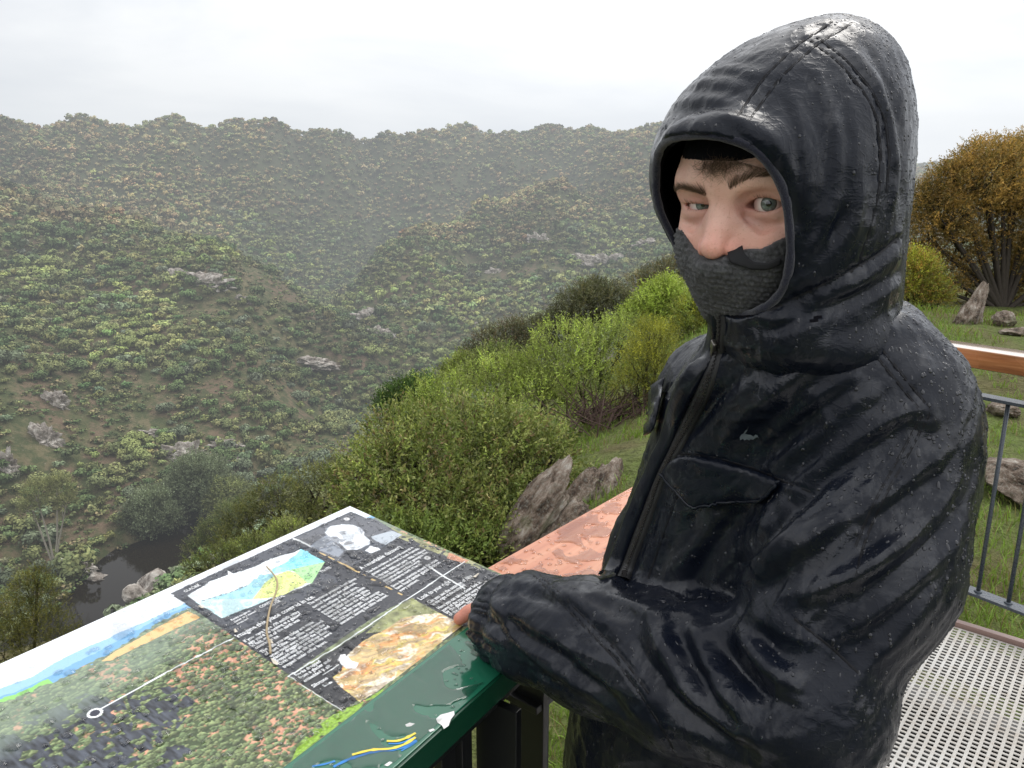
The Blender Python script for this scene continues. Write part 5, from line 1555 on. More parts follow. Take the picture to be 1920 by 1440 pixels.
# slanting slabs beside the handrail
def slab(name, seed, A, B, wid, thick, label, group=None):
    A = np.asarray(A); B = np.asarray(B); L = np.linalg.norm(B - A) / 2; ax = (B - A) / (2 * L); o = link_mesh(name, rock_mesh(seed, (wid * 1.1, thick * 1.1, L * 1.1), .34, 6, None, .16), M_ROCK)
    z = Vector(ax); x = z.cross(Vector((0.3, -1, 0.2))).normalized(); y = z.cross(x); o.matrix_world = Matrix.Translation(Vector((A + B) / 2)) @ Matrix((x, y, z)).transposed().to_4x4()
    smooth_sharp(o, 24); tag(o, label, 'rock', group); return o
slab('rock_slab', 3, at(905, 1110, 4.7), at(1078, 862, 5.2), .16, .20, 'largest slanting lichened rock slab, just beyond the wet handrail')
slab('rock_slab', 5, at(975, 1100, 4.55), at(1098, 945, 5.1), .15, .12, 'lower grey rock slab leaning beside the largest slanting slab')
slab('rock_slab', 9, at(1040, 1010, 5.2), at(1120, 878, 5.7), .11, .10, 'mossy rock slab between the largest slab and the jacket')
slab('rock_slab', 12, at(1110, 990, 5.3), at(1160, 878, 5.9), .15, .12, 'broken brown rock slab nearest to the front of the jacket')
slab('rock', 21, at(1778, 680, 10.6), at(1846, 535, 11.0), .23, .20, 'leaning pointed rock standing in the grass behind the right railing')
rock('rock', 22, onground(1882, 610, .08), (.16, .15, .13), (0, 0, .4), M_ROCK, 'small dark rock right of the leaning pointed rock')
rock('rock', 23, onground(1915, 628, .03), (.28, .2, .08), (0, 0, .1), M_ROCK, 'low flat brown rock beside the right edge, beyond the leaning rock')
rock('rock', 24, onground(1905, 925, .08), (.30, .30, .20), (.2, .1, .5), M_ROCK, 'pale grey rock seen through the balusters at the right edge')
rock('rock', 25, onground(1872, 775, .03), (.22, .16, .09), (.1, .2, 1.5), M_ROCK, 'tan rock seen just under the top rail at right')
rock('boulder', 31, at(290, 1085, 92) - (0, 0, 1.0), (3.4, 3.0, 2.6), (.1, .3, .5), M_PALEROCK, 'largest rounded brown boulder beside the river bend', sub=5)
rock('boulder', 32, at(252, 1108, 88) - (0, 0, .6), (1.5, 1.6, 1.4), (.4, .1, 1.5), M_PALEROCK, 'small boulder at the foot of the largest river boulder', sub=4)
for n_, (x, y, Y, sx, sz, lb) in enumerate([
        (345, 545, 218, 5, 2.6, 'pale rock outcrop standing highest on the left slope'), (395, 560, 215, 7, 2.6, 'broad pale rock outcrop beside the topmost left outcrop'),
        (455, 578, 212, 3, 1.4, 'small pale rock right of the broad left outcrop'), (250, 425, 300, 4, 2, 'tiny grey outcrop high on the left slope under the brown trees'),
        (700, 600, 258, 7, 4, 'upper pale crag beside the gully bottom'), (715, 650, 236, 6, 3.4, 'lower pale crag beside the gully bottom'),
        (590, 640, 205, 6, 1.8, 'reddish rock ledge left of the gully crags'), (1010, 478, 345, 6, 4, 'leftmost pale cliff on the right slope'),
        (1080, 500, 330, 10, 4.5, 'middle pale cliff band on the right slope'), (1140, 512, 322, 9, 5, 'largest pale cliff on the right slope, nearest the jacket'), (1215, 500, 330, 8, 3, 'pale cliff nearest to the hood on the right slope'),
        (930, 520, 320, 4, 1.8, 'small pale rock left of the right slope cliffs'), (880, 612, 262, 4, 2, 'small pale rock above the near dark trees'),
        (350, 850, 134, 5, 3, 'dark rock face with a hollow low on the left slope'), (420, 805, 140, 5, 1.6, 'reddish broken ledge low on the left slope'), (430, 845, 134, 4, 1.4, 'brown ledge nearest to the river trees'),
        (110, 800, 140, 3, 2.4, 'upper small crag at the far left'), (90, 865, 128, 3.5, 3, 'lower small crag at the far left'), (15, 895, 118, 3, 3.4, 'brown crag cut by the left edge'), (300, 800, 142, 4, 1.2, 'thin rock ledge under bare red soil'),
        (190, 1085, 97, 5, 1.3, 'pale rock shelf on the far river bank'), (150, 1060, 99, 3.6, 1.5, 'rounded rock left of the pale river shelf')]):
    for q in range(1):
        p = at(x, y, Y); p = np.array([p[0], p[1], max(gz(p[0], p[1]), p[2] - 6) ])
        rock('rock_outcrop', 50 + n_, p + (0, 0, -sz * .10), (sx, sx * .45, sz), (0, .1, r_.uniform(-.4, .4)), M_PALEROCK, lb, None, 5, .8)

# ---- near shrubs built leaf by leaf
def shrub(name, label, base, lobes, n_sprig, leaf, pal, seed, cat='bush', spl=9, droop=0.0, stem_col=(.05, .038, .028), tip=None, group=None, bark=None, trunkr=.03, up=.35, twigs=True, narrow=.28):
    """lobes: (dx,dz,dy,r) offsets from the base, metres"""
    r_ = np.random.default_rng(seed); base = np.asarray(base, float)
    o = empty(name, base, label, cat, group)
    Lc = np.array([[l[0], l[2], l[1]] for l in lobes]) + base; Lr = np.array([l[3] for l in lobes]); w_ = Lr ** 2; k = r_.choice(len(lobes), n_sprig, p=w_ / w_.sum())
    d = rand_unit(n_sprig, r_); d[:, 2] = np.where(d[:, 2] < -.5, -d[:, 2], d[:, 2])
    lump = 1 + .22 * fbm(d * 2.2 + k[:, None] * 3.1, 3, seed)
    q = Lc[k] + d * (Lr[k] * lump * np.where(r_.random(n_sprig) < .72, r_.uniform(.82, 1.06, n_sprig), r_.uniform(.3, .85, n_sprig)))[:, None]
    ins = np.linalg.norm(q - Lc[k], axis=1) / Lr[k]
    dirn = d * .8 + np.array([0, 0, up - droop]) + r_.normal(0, .35, (n_sprig, 3)); dirn /= np.linalg.norm(dirn, axis=1)[:, None]
    SLn = leaf * spl * .42 * r_.uniform(.6, 1.4, n_sprig)
    t = np.tile(np.linspace(0.05, 1, spl), (n_sprig, 1)) + r_.normal(0, .03, (n_sprig, spl))
    side = rand_unit(n_sprig * spl, r_).reshape(n_sprig, spl, 3)
    Pp = q[:, None, :] + dirn[:, None, :] * (t * SLn[:, None])[..., None] - np.array([0, 0, 1.]) * (droop * SLn[:, None] * t ** 2)[..., None]
    ld = side * .75 + dirn[:, None, :] * .75; ld /= np.linalg.norm(ld, axis=2)[..., None]
    ll = leaf * r_.uniform(.6, 1.25, (n_sprig, spl)); nn = np.cross(ld, rand_unit(n_sprig * spl, r_).reshape(n_sprig, spl, 3)); nn /= np.linalg.norm(nn, axis=2)[..., None] + 1e-9
    bb = np.cross(ld, nn); a = Pp.reshape(-1, 3); ldr = ld.reshape(-1, 3); br = bb.reshape(-1, 3); nr_ = nn.reshape(-1, 3); lr = ll.reshape(-1, 1)
    V = np.stack([a, a + ldr * lr * .5 + br * lr * narrow * .5 + nr_ * lr * .06, a + ldr * lr, a + ldr * lr * .5 - br * lr * narrow * .5 + nr_ * lr * .06], 1).reshape(-1, 3)
    F = np.arange(len(V)).reshape(-1, 4)
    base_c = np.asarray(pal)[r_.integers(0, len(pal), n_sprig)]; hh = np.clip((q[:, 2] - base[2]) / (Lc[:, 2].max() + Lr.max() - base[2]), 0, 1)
    lum = (.34 + 1.15 * np.clip(ins, 0, 1) ** 2.5) * (.55 + .65 * hh) * (1 + .9 * fbm(q / (.2 + .5 * Lr.mean()), 3, seed + 1)) * r_.uniform(.6, 1.4, n_sprig)  # crown shade put into the colour: inner and lower leaves darker
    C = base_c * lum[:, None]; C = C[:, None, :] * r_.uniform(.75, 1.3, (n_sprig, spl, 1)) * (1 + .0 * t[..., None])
    if tip is not None:
        tk = (np.clip(t, 0, 1) ** 3)[..., None] * (r_.random((n_sprig, 1, 1)) < .6) * np.clip(ins, 0, 1)[:, None, None]; C = C * (1 - tk * .7) + np.asarray(tip) * tk * .7
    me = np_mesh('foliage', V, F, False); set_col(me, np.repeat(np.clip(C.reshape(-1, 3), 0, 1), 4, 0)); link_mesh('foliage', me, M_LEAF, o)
    mb = MB()
    for i in range(len(lobes)):
        p1 = Lc[i]; pts = [base + (0, 0, -.1), base + (p1 - base) * .4 + r_.normal(0, .05, 3) * Lr[i], p1 + r_.normal(0, .1, 3) * Lr[i]]
        mb.tube(resample(np.array(pts), .1 + Lr[i] * .1), np.linspace(trunkr, trunkr * .35, len(resample(np.array(pts), .1 + Lr[i] * .1))), 6)
        for _ in range(10 if twigs else 4):
            e = p1 + rand_unit(1, r_)[0] * Lr[i] * r_.uniform(.5, .95); m_ = (p1 + e) / 2 + r_.normal(0, .08, 3) * Lr[i]; s0 = p1 + (base - p1) * r_.uniform(0, .35)
            mb.tube([s0, m_, e], [trunkr * .35, trunkr * .22, trunkr * .1], 5)
    mt = bark or M_BARK
    mb.build('branches', mt, o, True)
    return o
def lobes_px(base, L, Y):
    """L: (px,py,r_px,dY) -> lobes relative to base"""
    out = []
    for x, y, rp, dY in L:
        p = at(x, y, Y + dY); out.append((p[0] - base[0], p[2] - base[2], p[1] - base[1], rp * (Y + dY) / FPX))
    return out
def px_shrub(name, label, px, py, Y, L, **kw):
    b = at(px, py, Y); b[2] = gz(b[0], b[1]) - .05; return shrub(name, label, b, lobes_px(b, L, Y), **kw)
G1 = [(.175, .215, .045), (.200, .235, .050), (.140, .180, .040), (.175, .190, .055)]
G2 = [(.105, .145, .030), (.125, .160, .036), (.085, .120, .028)]
YEL = [(.270, .265, .028), (.235, .240, .030), (.190, .205, .030)]
LGT = [(.260, .340, .055), (.225, .295, .050), (.250, .310, .060)]
DKO = [(.075, .075, .038), (.065, .068, .036), (.085, .075, .036)]
RUST = [(.300, .175, .042), (.340, .200, .048), (.230, .150, .045), (.160, .125, .045)]
px_shrub('olive_bush', 'largest leafy olive green bush, directly behind the sign', 860, 1040, 5.4, [(760, 930, 120, 0), (880, 900, 150, .3), (700, 985, 85, -.3), (960, 880, 105, .5), (820, 1010, 120, -.4), (930, 1000, 110, -.2), (1010, 900, 75, .6), (760, 840, 75, .5), (900, 1060, 100, -.5), (690, 900, 60, .2), (1040, 860, 45, .7)],
         n_sprig=5600, leaf=.034, pal=G1 + G2 + [(.16, .11, .05)], seed=101, spl=9, tip=(.38, .38, .12), narrow=.42)
px_shrub('olive_bush', 'dark low bush growing beneath the largest bush, right behind the sign corner', 740, 1090, 4.6, [(760, 1050, 80, 0), (850, 1060, 80, .1), (660, 1040, 60, .2), (920, 1040, 45, .2)], n_sprig=1500, leaf=.028, pal=G2, seed=102, narrow=.42)
px_shrub('tea_tree', 'pale green feathery bush rising behind the largest bush', 880, 830, 8.5, [(830, 790, 80, 0), (900, 760, 75, .4), (960, 740, 70, .8), (790, 830, 70, -.3), (1010, 770, 70, .5), (930, 820, 70, -.2)],
         n_sprig=3000, leaf=.040, pal=LGT + G1, seed=103, tip=(.30, .33, .10), up=.8)
px_shrub('tea_tree', 'pale green feathery bush below the yellow wattle', 1110, 760, 9.5, [(1060, 700, 85, 0), (1130, 680, 75, .3), (1090, 740, 60, -.3), (1020, 720, 60, 0), (1170, 640, 45, .6)], n_sprig=2400, leaf=.040, pal=G1 + LGT, seed=104, tip=(.30, .34, .10), up=.8)
px_shrub('wattle_bush', 'upright yellow green wattle nearest to the chest pocket', 1215, 790, 8.5, [(1205, 700, 50, 0), (1230, 660, 45, .2), (1190, 740, 40, 0), (1250, 720, 45, .1), (1215, 640, 34, .3)], n_sprig=2100, leaf=.030, pal=YEL, seed=105, up=.9, narrow=.22)
px_shrub('light_shrub', 'bright yellow green bush, left of the collar', 1240, 640, 14, [(1240, 580, 46, 0), (1215, 605, 38, 0), (1275, 590, 36, .2), (1190, 600, 26, 0), (1250, 555, 28, .2)], n_sprig=2200, leaf=.05, pal=LGT, seed=106, tip=(.32, .36, .06), narrow=.35)
px_shrub('light_shrub', 'yellow green bush touching the zip collar', 1320, 640, 13, [(1310, 600, 42, 0), (1335, 580, 34, .2), (1290, 640, 36, -.2), (1350, 620, 36, 0)], n_sprig=1800, leaf=.05, pal=LGT + YEL, seed=107, tip=(.30, .32, .06))
px_shrub('light_shrub', 'reddish tipped shrub peeping beside the zip collar', 1335, 600, 17, [(1335, 560, 18, 0), (1320, 575, 14, 0)], n_sprig=320, leaf=.06, pal=[(.20, .08, .05), (.12, .1, .04)], seed=108)
px_shrub('dark_tree', 'dark olive tree left of the bright bush', 1110, 660, 26, [(1090, 590, 48, 0), (1130, 580, 50, .5), (1060, 615, 40, 0), (1170, 590, 40, .5), (1110, 560, 30, 1), (1030, 630, 34, 0)], n_sprig=3000, leaf=.085, pal=DKO, seed=109, cat='tree', trunkr=.12, up=.3)
px_shrub('dark_tree', 'dark brownish tree at the left end of the dark row', 960, 700, 34, [(960, 650, 42, 0), (1000, 640, 40, 0), (920, 655, 34, 0), (990, 680, 40, 0), (885, 670, 22, 0)], n_sprig=2400, leaf=.10, pal=DKO + [(.09, .05, .03)], seed=110, cat='tree', trunkr=.12)
px_shrub('dark_tree', 'hazy brown tree behind the hood edge', 1260, 560, 34, [(1270, 520, 34, 0), (1310, 510, 30, 0), (1230, 530, 28, 0), (1200, 545, 26, 0)], n_sprig=1600, leaf=.10, pal=DKO + BROWN, seed=111, cat='tree', trunkr=.12)
px_shrub('olive_bush', 'rounded olive bush under the dark row of trees', 930, 730, 24, [(930, 690, 40, 0), (970, 700, 34, 0), (895, 710, 30, 0)], n_sprig=1400, leaf=.075, pal=OLIVE + G2, seed=112, narrow=.4)
px_shrub('olive_bush', 'small light olive bush left of the dark row of trees', 860, 740, 26, [(865, 695, 26, 0), (845, 710, 22, 0), (890, 690, 22, 0)], n_sprig=900, leaf=.075, pal=G1, seed=113, narrow=.4)
px_shrub('evergreen_shrub', 'dense dark green shrub above the left of the largest bush', 770, 800, 12, [(760, 755, 34, 0), (790, 740, 28, .2), (730, 765, 24, 0), (805, 765, 24, 0)], n_sprig=1500, leaf=.04, pal=[(.030, .062, .014), (.040, .075, .016)], seed=114, narrow=.45)
px_shrub('slope_tree', 'broad olive tree on the slope below the largest bush', 560, 1060, 30, [(520, 960, 66, 0), (590, 930, 55, 0), (470, 1000, 55, 0), (560, 1000, 60, -1), (430, 1040, 44, -1), (620, 980, 44, -1), (640, 900, 40, 0)], n_sprig=3600, leaf=.085, pal=[(.150, .145, .045), (.130, .135, .045), (.10, .115, .036)], seed=115, cat='tree', trunkr=.14, narrow=.35)
px_shrub('slope_tree', 'shadowy green shrub along the top edge of the sign', 500, 1080, 24, [(480, 1045, 44, 0), (540, 1020, 44, 0), (420, 1060, 36, 0), (370, 1070, 26, 0)], n_sprig=1800, leaf=.07, pal=G1 + OLIVE, seed=116, trunkr=.08)
px_shrub('slope_tree', 'dark green shrub climbing the slope right of the river', 400, 1010, 60, [(400, 1010, 34, 0), (430, 975, 30, 0), (370, 1035, 26, 0), (460, 960, 26, 0)], n_sprig=1500, leaf=.16, pal=DARKG + OLIVE, seed=117, trunkr=.15)
px_shrub('wattle_bush', 'golden green conical shrub at the lower left edge', 60, 1240, 22, [(60, 1150, 62, 0), (30, 1190, 62, -.5), (90, 1200, 60, -.5), (60, 1110, 40, .3), (5, 1230, 60, -1), (120, 1215, 34, -.6), (70, 1085, 22, .4)], n_sprig=3400, leaf=.06, pal=[(.130, .120, .022), (.110, .105, .022), (.085, .09, .02)], seed=118, up=.7)
px_shrub('gum_tree', 'small pale trunked gum tree low on the left', 90, 985, 100, [(70, 930, 26, 0), (110, 920, 26, 0), (60, 955, 18, 0), (125, 945, 18, 0)], n_sprig=1500, leaf=.24, pal=[(.19, .19, .075), (.15, .16, .06)], seed=119, cat='tree', trunkr=.17, bark=M_PALE, twigs=False)
for n_, (x, y, r0, Y, lb, pal) in enumerate([(375, 905, 52, 118, 'large domed grey green tree above the river bend', GREYG), (285, 960, 40, 112, 'domed grey green tree left of the river bend', GREYG), (430, 935, 34, 116, 'rounded olive tree right of the large domed tree', OLIVE)]):
    px_shrub('river_tree', lb, x, y + 55, Y, [(x, y, r0, 0), (x - r0 * .7, y + r0 * .4, r0 * .62, -1), (x + r0 * .7, y + r0 * .35, r0 * .62, -1), (x, y + r0 * .6, r0 * .7, -2)], n_sprig=4200, leaf=.30, pal=[tuple(1.35 * c for c in q) for q in pal], seed=130 + n_, cat='tree', trunkr=.3, narrow=.5, tip=(.2, .22, .12))
# big rust coloured tree with dark limbs at the right
px_shrub('rust_tree', 'big rusty orange tree with dark bare limbs at the right edge', 1880, 590, 15.5,
         [(1800, 370, 62, 0), (1850, 340, 60, 0), (1760, 420, 52, 0), (1740, 380, 34, 0), (1900, 360, 70, .5), (1880, 300, 30, .2), (1850, 420, 60, .6), (1930, 430, 70, .6), (1980, 360, 90, .6), (1790, 470, 46, .4), (2020, 470, 90, 0), (1735, 440, 34, .2), (1960, 300, 50, 1), (1720, 490, 30, .2), (1775, 520, 34, .3), (1860, 505, 44, .8), (1920, 520, 44, .9), (1830, 305, 24, .3), (1745, 545, 26, .4), (1810, 555, 34, .9), (1880, 560, 36, 1.0), (1950, 560, 44, .9), (1788, 330, 20, 0), (1905, 285, 16, .2)],
         n_sprig=19000, leaf=.058, pal=RUST, seed=140, cat='tree', trunkr=.06, tip=(.46, .28, .07), narrow=.30, up=.5, twigs=False)
px_shrub('wattle_bush', 'yellow green round bush beside the back of the hood', 1715, 590, 13, [(1715, 525, 40, 0), (1745, 550, 30, 0), (1700, 560, 34, 0), (1755, 572, 20, 0), (1715, 500, 24, 0)], n_sprig=2600, leaf=.042, pal=YEL + RUST[:1], seed=141, narrow=.3)
# dead brush heap
r_ = np.random.default_rng(9); mb = MB(); bc = at(1150, 790, 8.4); bc[2] = gz(bc[0], bc[1])
for i in range(150):
    a = bc + np.array([r_.normal(0, .28), r_.normal(0, .25), r_.uniform(0, .1)]); b = a + np.array([r_.normal(.15, .3), r_.normal(0, .2), r_.uniform(.1, .42)])
    mb.tube([a, (a + b) / 2 + r_.normal(0, .05, 3), b], [.008, .006, .003], 4)
tag(mb.build('brushwood_heap', mat('dead_twigs', (.075, .045, .035), .9), None), 'heap of dead purple brown twigs below the yellow wattle', 'brushwood')

# ---- grass close by
r_ = np.random.default_rng(15); n = 46000 if not QUICK else 15000
gy = 2.2 + 12 * r_.random(n) ** 1.7; gx = r_.uniform(-.1, .80, n) * gy * 1.0 + .25; gzv = hgt(gx, gy)
cl = fbm(np.stack([gx, gy], 1) / .35, 3, 71); k = cl > -.18; gx, gy, gzv, cl = gx[k], gy[k], gzv[k], cl[k]; n = len(gx)
h = r_.uniform(.035, .11, n) * (1 + cl) * np.interp(gy, [2, 14], [.8, 1.3]); a = r_.uniform(0, 6.28, n); lean = r_.normal(0, .5, (n, 2)) * h[:, None]; wd = .0022 + .0012 * gy / 4
b0 = np.stack([gx, gy, gzv - .01], 1); sd = np.stack([np.cos(a), np.sin(a), 0 * a], 1) * wd[:, None]
mid = b0 + np.c_[lean * .35, h * .6]; tp = b0 + np.c_[lean, h]
V = np.stack([b0 - sd, b0 + sd, mid + sd * .7, mid - sd * .7, tp], 1).reshape(-1, 3); o5 = np.arange(n)[:, None] * 5
me = np_mesh('grass', V, [np.c_[o5, o5 + 1, o5 + 2, o5 + 3], np.c_[o5 + 3, o5 + 2, o5 + 4]], False)
gc = np.array([.19, .30, .040]) * r_.uniform(.6, 1.35, (n, 1)); dryk = (r_.random((n, 1)) < .22); gc = np.where(dryk, np.array([.26, .21, .09]) * r_.uniform(.6, 1.2, (n, 1)), gc)
set_col(me, np.repeat(gc, 5, 0)); tag(link_mesh('grass', me, M_LEAF), 'short green and dry grass growing around the lookout platform', 'grass', kind='stuff')
# ================================================================== LOOKOUT DECK, RAILINGS
def nrm(v): v = np.asarray(v, float); return v / np.linalg.norm(v)
UZ = np.array([0, 0, 1.0])
def timber(name, c1, c2, c3, rough=.35, coat=.6):
    m = mat(name, c2, rough, .5, Coat_Weight=coat, Coat_Roughness=.06); g = NG(m); oc = g.coord('Generated'); ob = g.coord('Object')
    mp_ = g.n('Mapping'); return m, g
# right hand rail line (z of the timber top 1.05)
RA = atz(1920, 657, 1.05); RB = atz(1746, 632, 1.05)
dR = nrm((RB - RA) * [1, 1, 0]); dR = nrm(dR)
# left (front) rail
LA = atz(915, 1062, 1.03); LB = atz(1160, 925, 1.03); dL = nrm((LB - LA) * [1, 1, 0]); nL = np.array([dL[1], -dL[0], 0])   # towards the deck
nR = np.array([-dR[1], dR[0], 0]);  nR = nR if nR @ (-RA * [1, 1, 0]) > 0 else -nR
# corner: intersection of outer edges
_A = np.array([dL[:2], -dR[:2]]).T; _t = np.linalg.solve(_A, (RA - LA)[:2]); CORNER = LA + dL * _t[0]; CORNER[2] = 0
def wood_mat(name, a, b, c, axis, coat=.7, rough=.3, pale=0.0):
    m = mat(name, b, rough, .5, Coat_Weight=coat, Coat_Roughness=.05); g = NG(m); oc = g.coord('Object')
    ang = math.atan2(axis[1], axis[0]); v = g.mapping(oc, (1, 1, 1), (0, 0, -ang)); v2 = g.mapping(v, (1.2, 22, 22))
    n1 = g.noise(3, 6, .65, v2, .4); n2 = g.noise(40, 3, .5, oc); n3 = g.noise(5, 3, .5, oc)
    cc = g.ramp(n1, [(.3, a), (.5, b), (.7, c)]); cc = g.mix(g.ramp(n3, [(.4, 0), (.7, .35)]), cc, tuple(q * 1.5 for q in c))
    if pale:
        sx_ = g.n('SeparateXYZ'); g.l(g.n('NewGeometry').outputs['Normal'], sx_.inputs[0]); cc = g.mix(g.math('MULTIPLY', g.math('GREATER_THAN', sx_.outputs[2], .7), pale), cc, (.70, .62, .54))  # wet sky glare on the top face painted in as a pale colour
    g.l(cc, g.b.inputs['Base Color']); g.l(g.bump(n2, .10, .001, g.bump(n1, .15, .001)), g.b.inputs['Normal'])
    g.l(g.ramp(n3, [(.35, .18), (.65, .42)]), g.b.inputs['Roughness']); return m
M_WOODL = wood_mat('wet_salmon_timber', (.42, .14, .070), (.52, .20, .105), (.60, .29, .17), dL, .5)
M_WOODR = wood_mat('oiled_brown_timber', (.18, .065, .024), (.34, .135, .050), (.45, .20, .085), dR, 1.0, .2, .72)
M_STEEL = mat('dark_grey_painted_steel', (.060, .072, .088), .32, .5); g = NG(M_STEEL); _n = g.noise(120, 3, .6, g.coord('Object')); g.l(g.ramp(_n, [(.4, .22), (.6, .42)]), g.b.inputs['Roughness']); g.l(g.bump(_n, .2, .001), g.b.inputs['Normal'])
M_BLACK = mat('black_painted_steel', (.008, .009, .010), .35, .4)

def railing(name, label, A, B, n_in, z, th, wd, wood, first, last, zmid, pitch=.105, steel=None):
    """A->B outer top edge of the handrail, n_in towards the deck"""
    d = nrm((B - A) * [1, 1, 0]); L = np.linalg.norm((B - A)[:2]); o = empty(name, (A[0], A[1], 0), label, 'railing'); M_STEEL = steel or globals()['M_STEEL']; c = (A + B) / 2 * [1, 1, 0] + n_in * wd / 2
    mb = MB(); mb.box(c + UZ * (z - th / 2), d * L / 2, n_in * wd / 2, UZ * th / 2, .005); mb.build('handrail', wood, o, True); smooth_sharp(o.children[0], 50)
    mb = MB(); mb.box(c + UZ * (z - th - .004), d * L / 2, n_in * .025, UZ * .0035); mb.build('handrail_strap', M_STEEL, o)
    for zz, nm in ((zmid, 'top_rail'), (.115, 'bottom_rail')):
        mb = MB(); mb.box(c + UZ * zz, d * L / 2, n_in * .030, UZ * .006, .0015); mb.build(nm, M_STEEL, o)
    s = first
    while s < last:
        p = A * [1, 1, 0] + d * s + n_in * wd / 2; mb = MB(); mb.tube([p + UZ * .121, p + UZ * (zmid - .006)], .0075, 8); mb.tube([p + UZ * .1212, p + UZ * .127], [.015, .010], 8); mb.build('baluster', M_STEEL, o, True); s += pitch
    for s in (.02, L / 2, L - .02):
        p = A * [1, 1, 0] + d * s + n_in * wd / 2; mb = MB(); mb.box(p + UZ * (z - th) / 2, d * .006, n_in * .032, UZ * ((z - th) / 2 - .002), .001); mb.build('post', M_STEEL, o)
    return o
R0 = RA - dR * 1.6
Lr = np.linalg.norm((CORNER - R0)[:2])
# baluster phase so that one stands at px 1840,740
b1 = atz(1838, 745, .86); ph = ((b1 - R0) @ dR) % .105
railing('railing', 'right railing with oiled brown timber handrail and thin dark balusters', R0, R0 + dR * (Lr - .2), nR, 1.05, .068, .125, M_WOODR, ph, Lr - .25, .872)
L0 = LA - dL * .05
lr = railing('railing', 'front railing with wet salmon coloured timber handrail running under the sign', L0, CORNER + UZ * 1.03 - dL * .02, nL, 1.03, .045, .21, M_WOODL, .06, np.linalg.norm((CORNER - L0)[:2]) - .1, .86, .12, M_BLACK)

# deck grating and edge angle
E_A = atz(1750, 1160, 0.0); E_B = atz(1920, 1213, 0.0); dK = nrm((E_A - E_B)); nK = np.array([-dK[1], dK[0], 0]); nK = nK if nK @ (-E_A) > 0 else -nK
deck = empty('deck', (.8, 1.2, 0), 'lookout platform floor of pale perforated metal grating with brown edge', 'deck')
K0 = E_B - dK * 2.4; LEN = 4.2; WID = 3.6
M_GRATE = mat('pale_worn_grating', (.6, .58, .54), .5, .4); g = NG(M_GRATE); oc = g.coord('Object'); nA = g.noise(2.2, 4, .6, oc); nB = g.noise(35, 4, .7, oc)
c = g.mix(g.ramp(nA, [(.4, 0), (.75, .7)]), (.56, .55, .52), (.38, .33, .27)); g.l(g.mix(g.ramp(nB, [(.50, 0), (.75, .7)]), c, (.36, .29, .22)), g.b.inputs['Base Color']); g.l(g.bump(nB, .4, .003), g.b.inputs['Normal'])
mb = MB(); p1, p2 = .0255, .0215; w1, w2 = .0092, .0086
n1 = int(LEN / p1); n2 = int(WID / p2)
O = K0 + nK * .012
Lx = ((CORNER - O) @ dK) - .02
for i in range(n1):       # bars across
    s = i * p1
    if s > Lx: break
    mb.box(O + dK * s + nK * WID / 2 - UZ * .0015, dK * w1 / 2, nK * WID / 2, UZ * .0015)
for j in range(n2):       # bars along
    mb.box(O + dK * min(LEN, Lx) / 2 + nK * (j * p2 + .002) - UZ * .0022, dK * min(LEN, Lx) / 2, nK * w2 / 2, UZ * .0015)
mb.build('grating', M_GRATE, deck)
mb = MB(); mb.box(K0 + dK * min(LEN, Lx) / 2 - nK * .012 + UZ * .004, dK * min(LEN, Lx) / 2, nK * .014, UZ * .012, .002); mb.build('edge_angle', mat('pinkish_brown_edge', (.30, .20, .17), .35, .5), deck)
mb = MB()
for q in np.arange(.1, WID, .45): mb.box(O + dK * min(LEN, Lx) / 2 + nK * q - UZ * .08, dK * min(LEN, Lx) / 2, nK * .025, UZ * .07)
mb.box(O + dK * min(LEN, Lx) / 2 + nK * WID / 2 - UZ * .30, dK * min(LEN, Lx) / 2, nK * WID / 2, UZ * .004)  # black sheet added below the joists so the grating slots look dark
mb.build('joists_and_dark_sheet', M_BLACK, deck)
# ================================================================== INFORMATION SIGN
def S2(pts): return np.array([s2(x, y) for x, y in pts])
U0, U1, V0, V1 = -1.02, .004, -.002, .333
RES = .00085
us = np.arange(U0, U1, RES); vs = np.arange(V0, V1, RES); nu, nv = len(us), len(vs)
UU, VV = np.meshgrid(us, vs, indexing='ij'); Q = np.stack([UU.ravel(), VV.ravel()], 1)
def inpoly(px_pts): 
    p = S2(px_pts) if not isinstance(px_pts, np.ndarray) else px_pts
    return poly_sd(Q[:, 0], Q[:, 1], p) < 0
def lin(r, g_, b): 
    c = np.array([r, g_, b]) / 255.; return np.where(c <= .04045, c / 12.92, ((c + .055) / 1.055) ** 2.4)
CC = np.tile(lin(236, 240, 245), (len(Q), 1)) * .95
def paint(mask, col, k=1.0):
    global CC
    col = np.asarray(col); kk = mask.astype(float) * k
    CC = CC * (1 - kk[:, None]) + col * kk[:, None]
Q3 = np.c_[Q, Q[:, 0] * 0]
# --- the big landscape photograph
hill_top = S2([(-700, 1640), (-300, 1440), (0, 1293), (60, 1268), (110, 1240), (200, 1197), (300, 1150), (350, 1130)]); o_ = np.argsort(hill_top[:, 0])
v_hill = np.interp(Q[:, 0], hill_top[o_, 0], hill_top[o_, 1])
tl = S2([(-700, 1720), (-300, 1500), (0, 1318), (40, 1305), (120, 1270), (200, 1228), (260, 1190), (300, 1165), (350, 1142)]); o_ = np.argsort(tl[:, 0])
v_tree = np.interp(Q[:, 0], tl[o_, 0], tl[o_, 1]) + .002 * vnoise(Q3 / .004, 3) + .002 * vnoise(Q3 / .010, 2)
paint(Q[:, 1] > v_hill + .003 * vnoise(Q3 / .03, 1), lin(150, 190, 222)); paint(Q[:, 1] > v_hill * .45 + v_tree * .55, lin(118, 166, 204)); paint((Q[:, 1] > v_hill * .3 + v_tree * .7) & (Q[:, 0] < -.50), lin(140, 200, 110))
wt_ = Q[:, 1] > v_tree
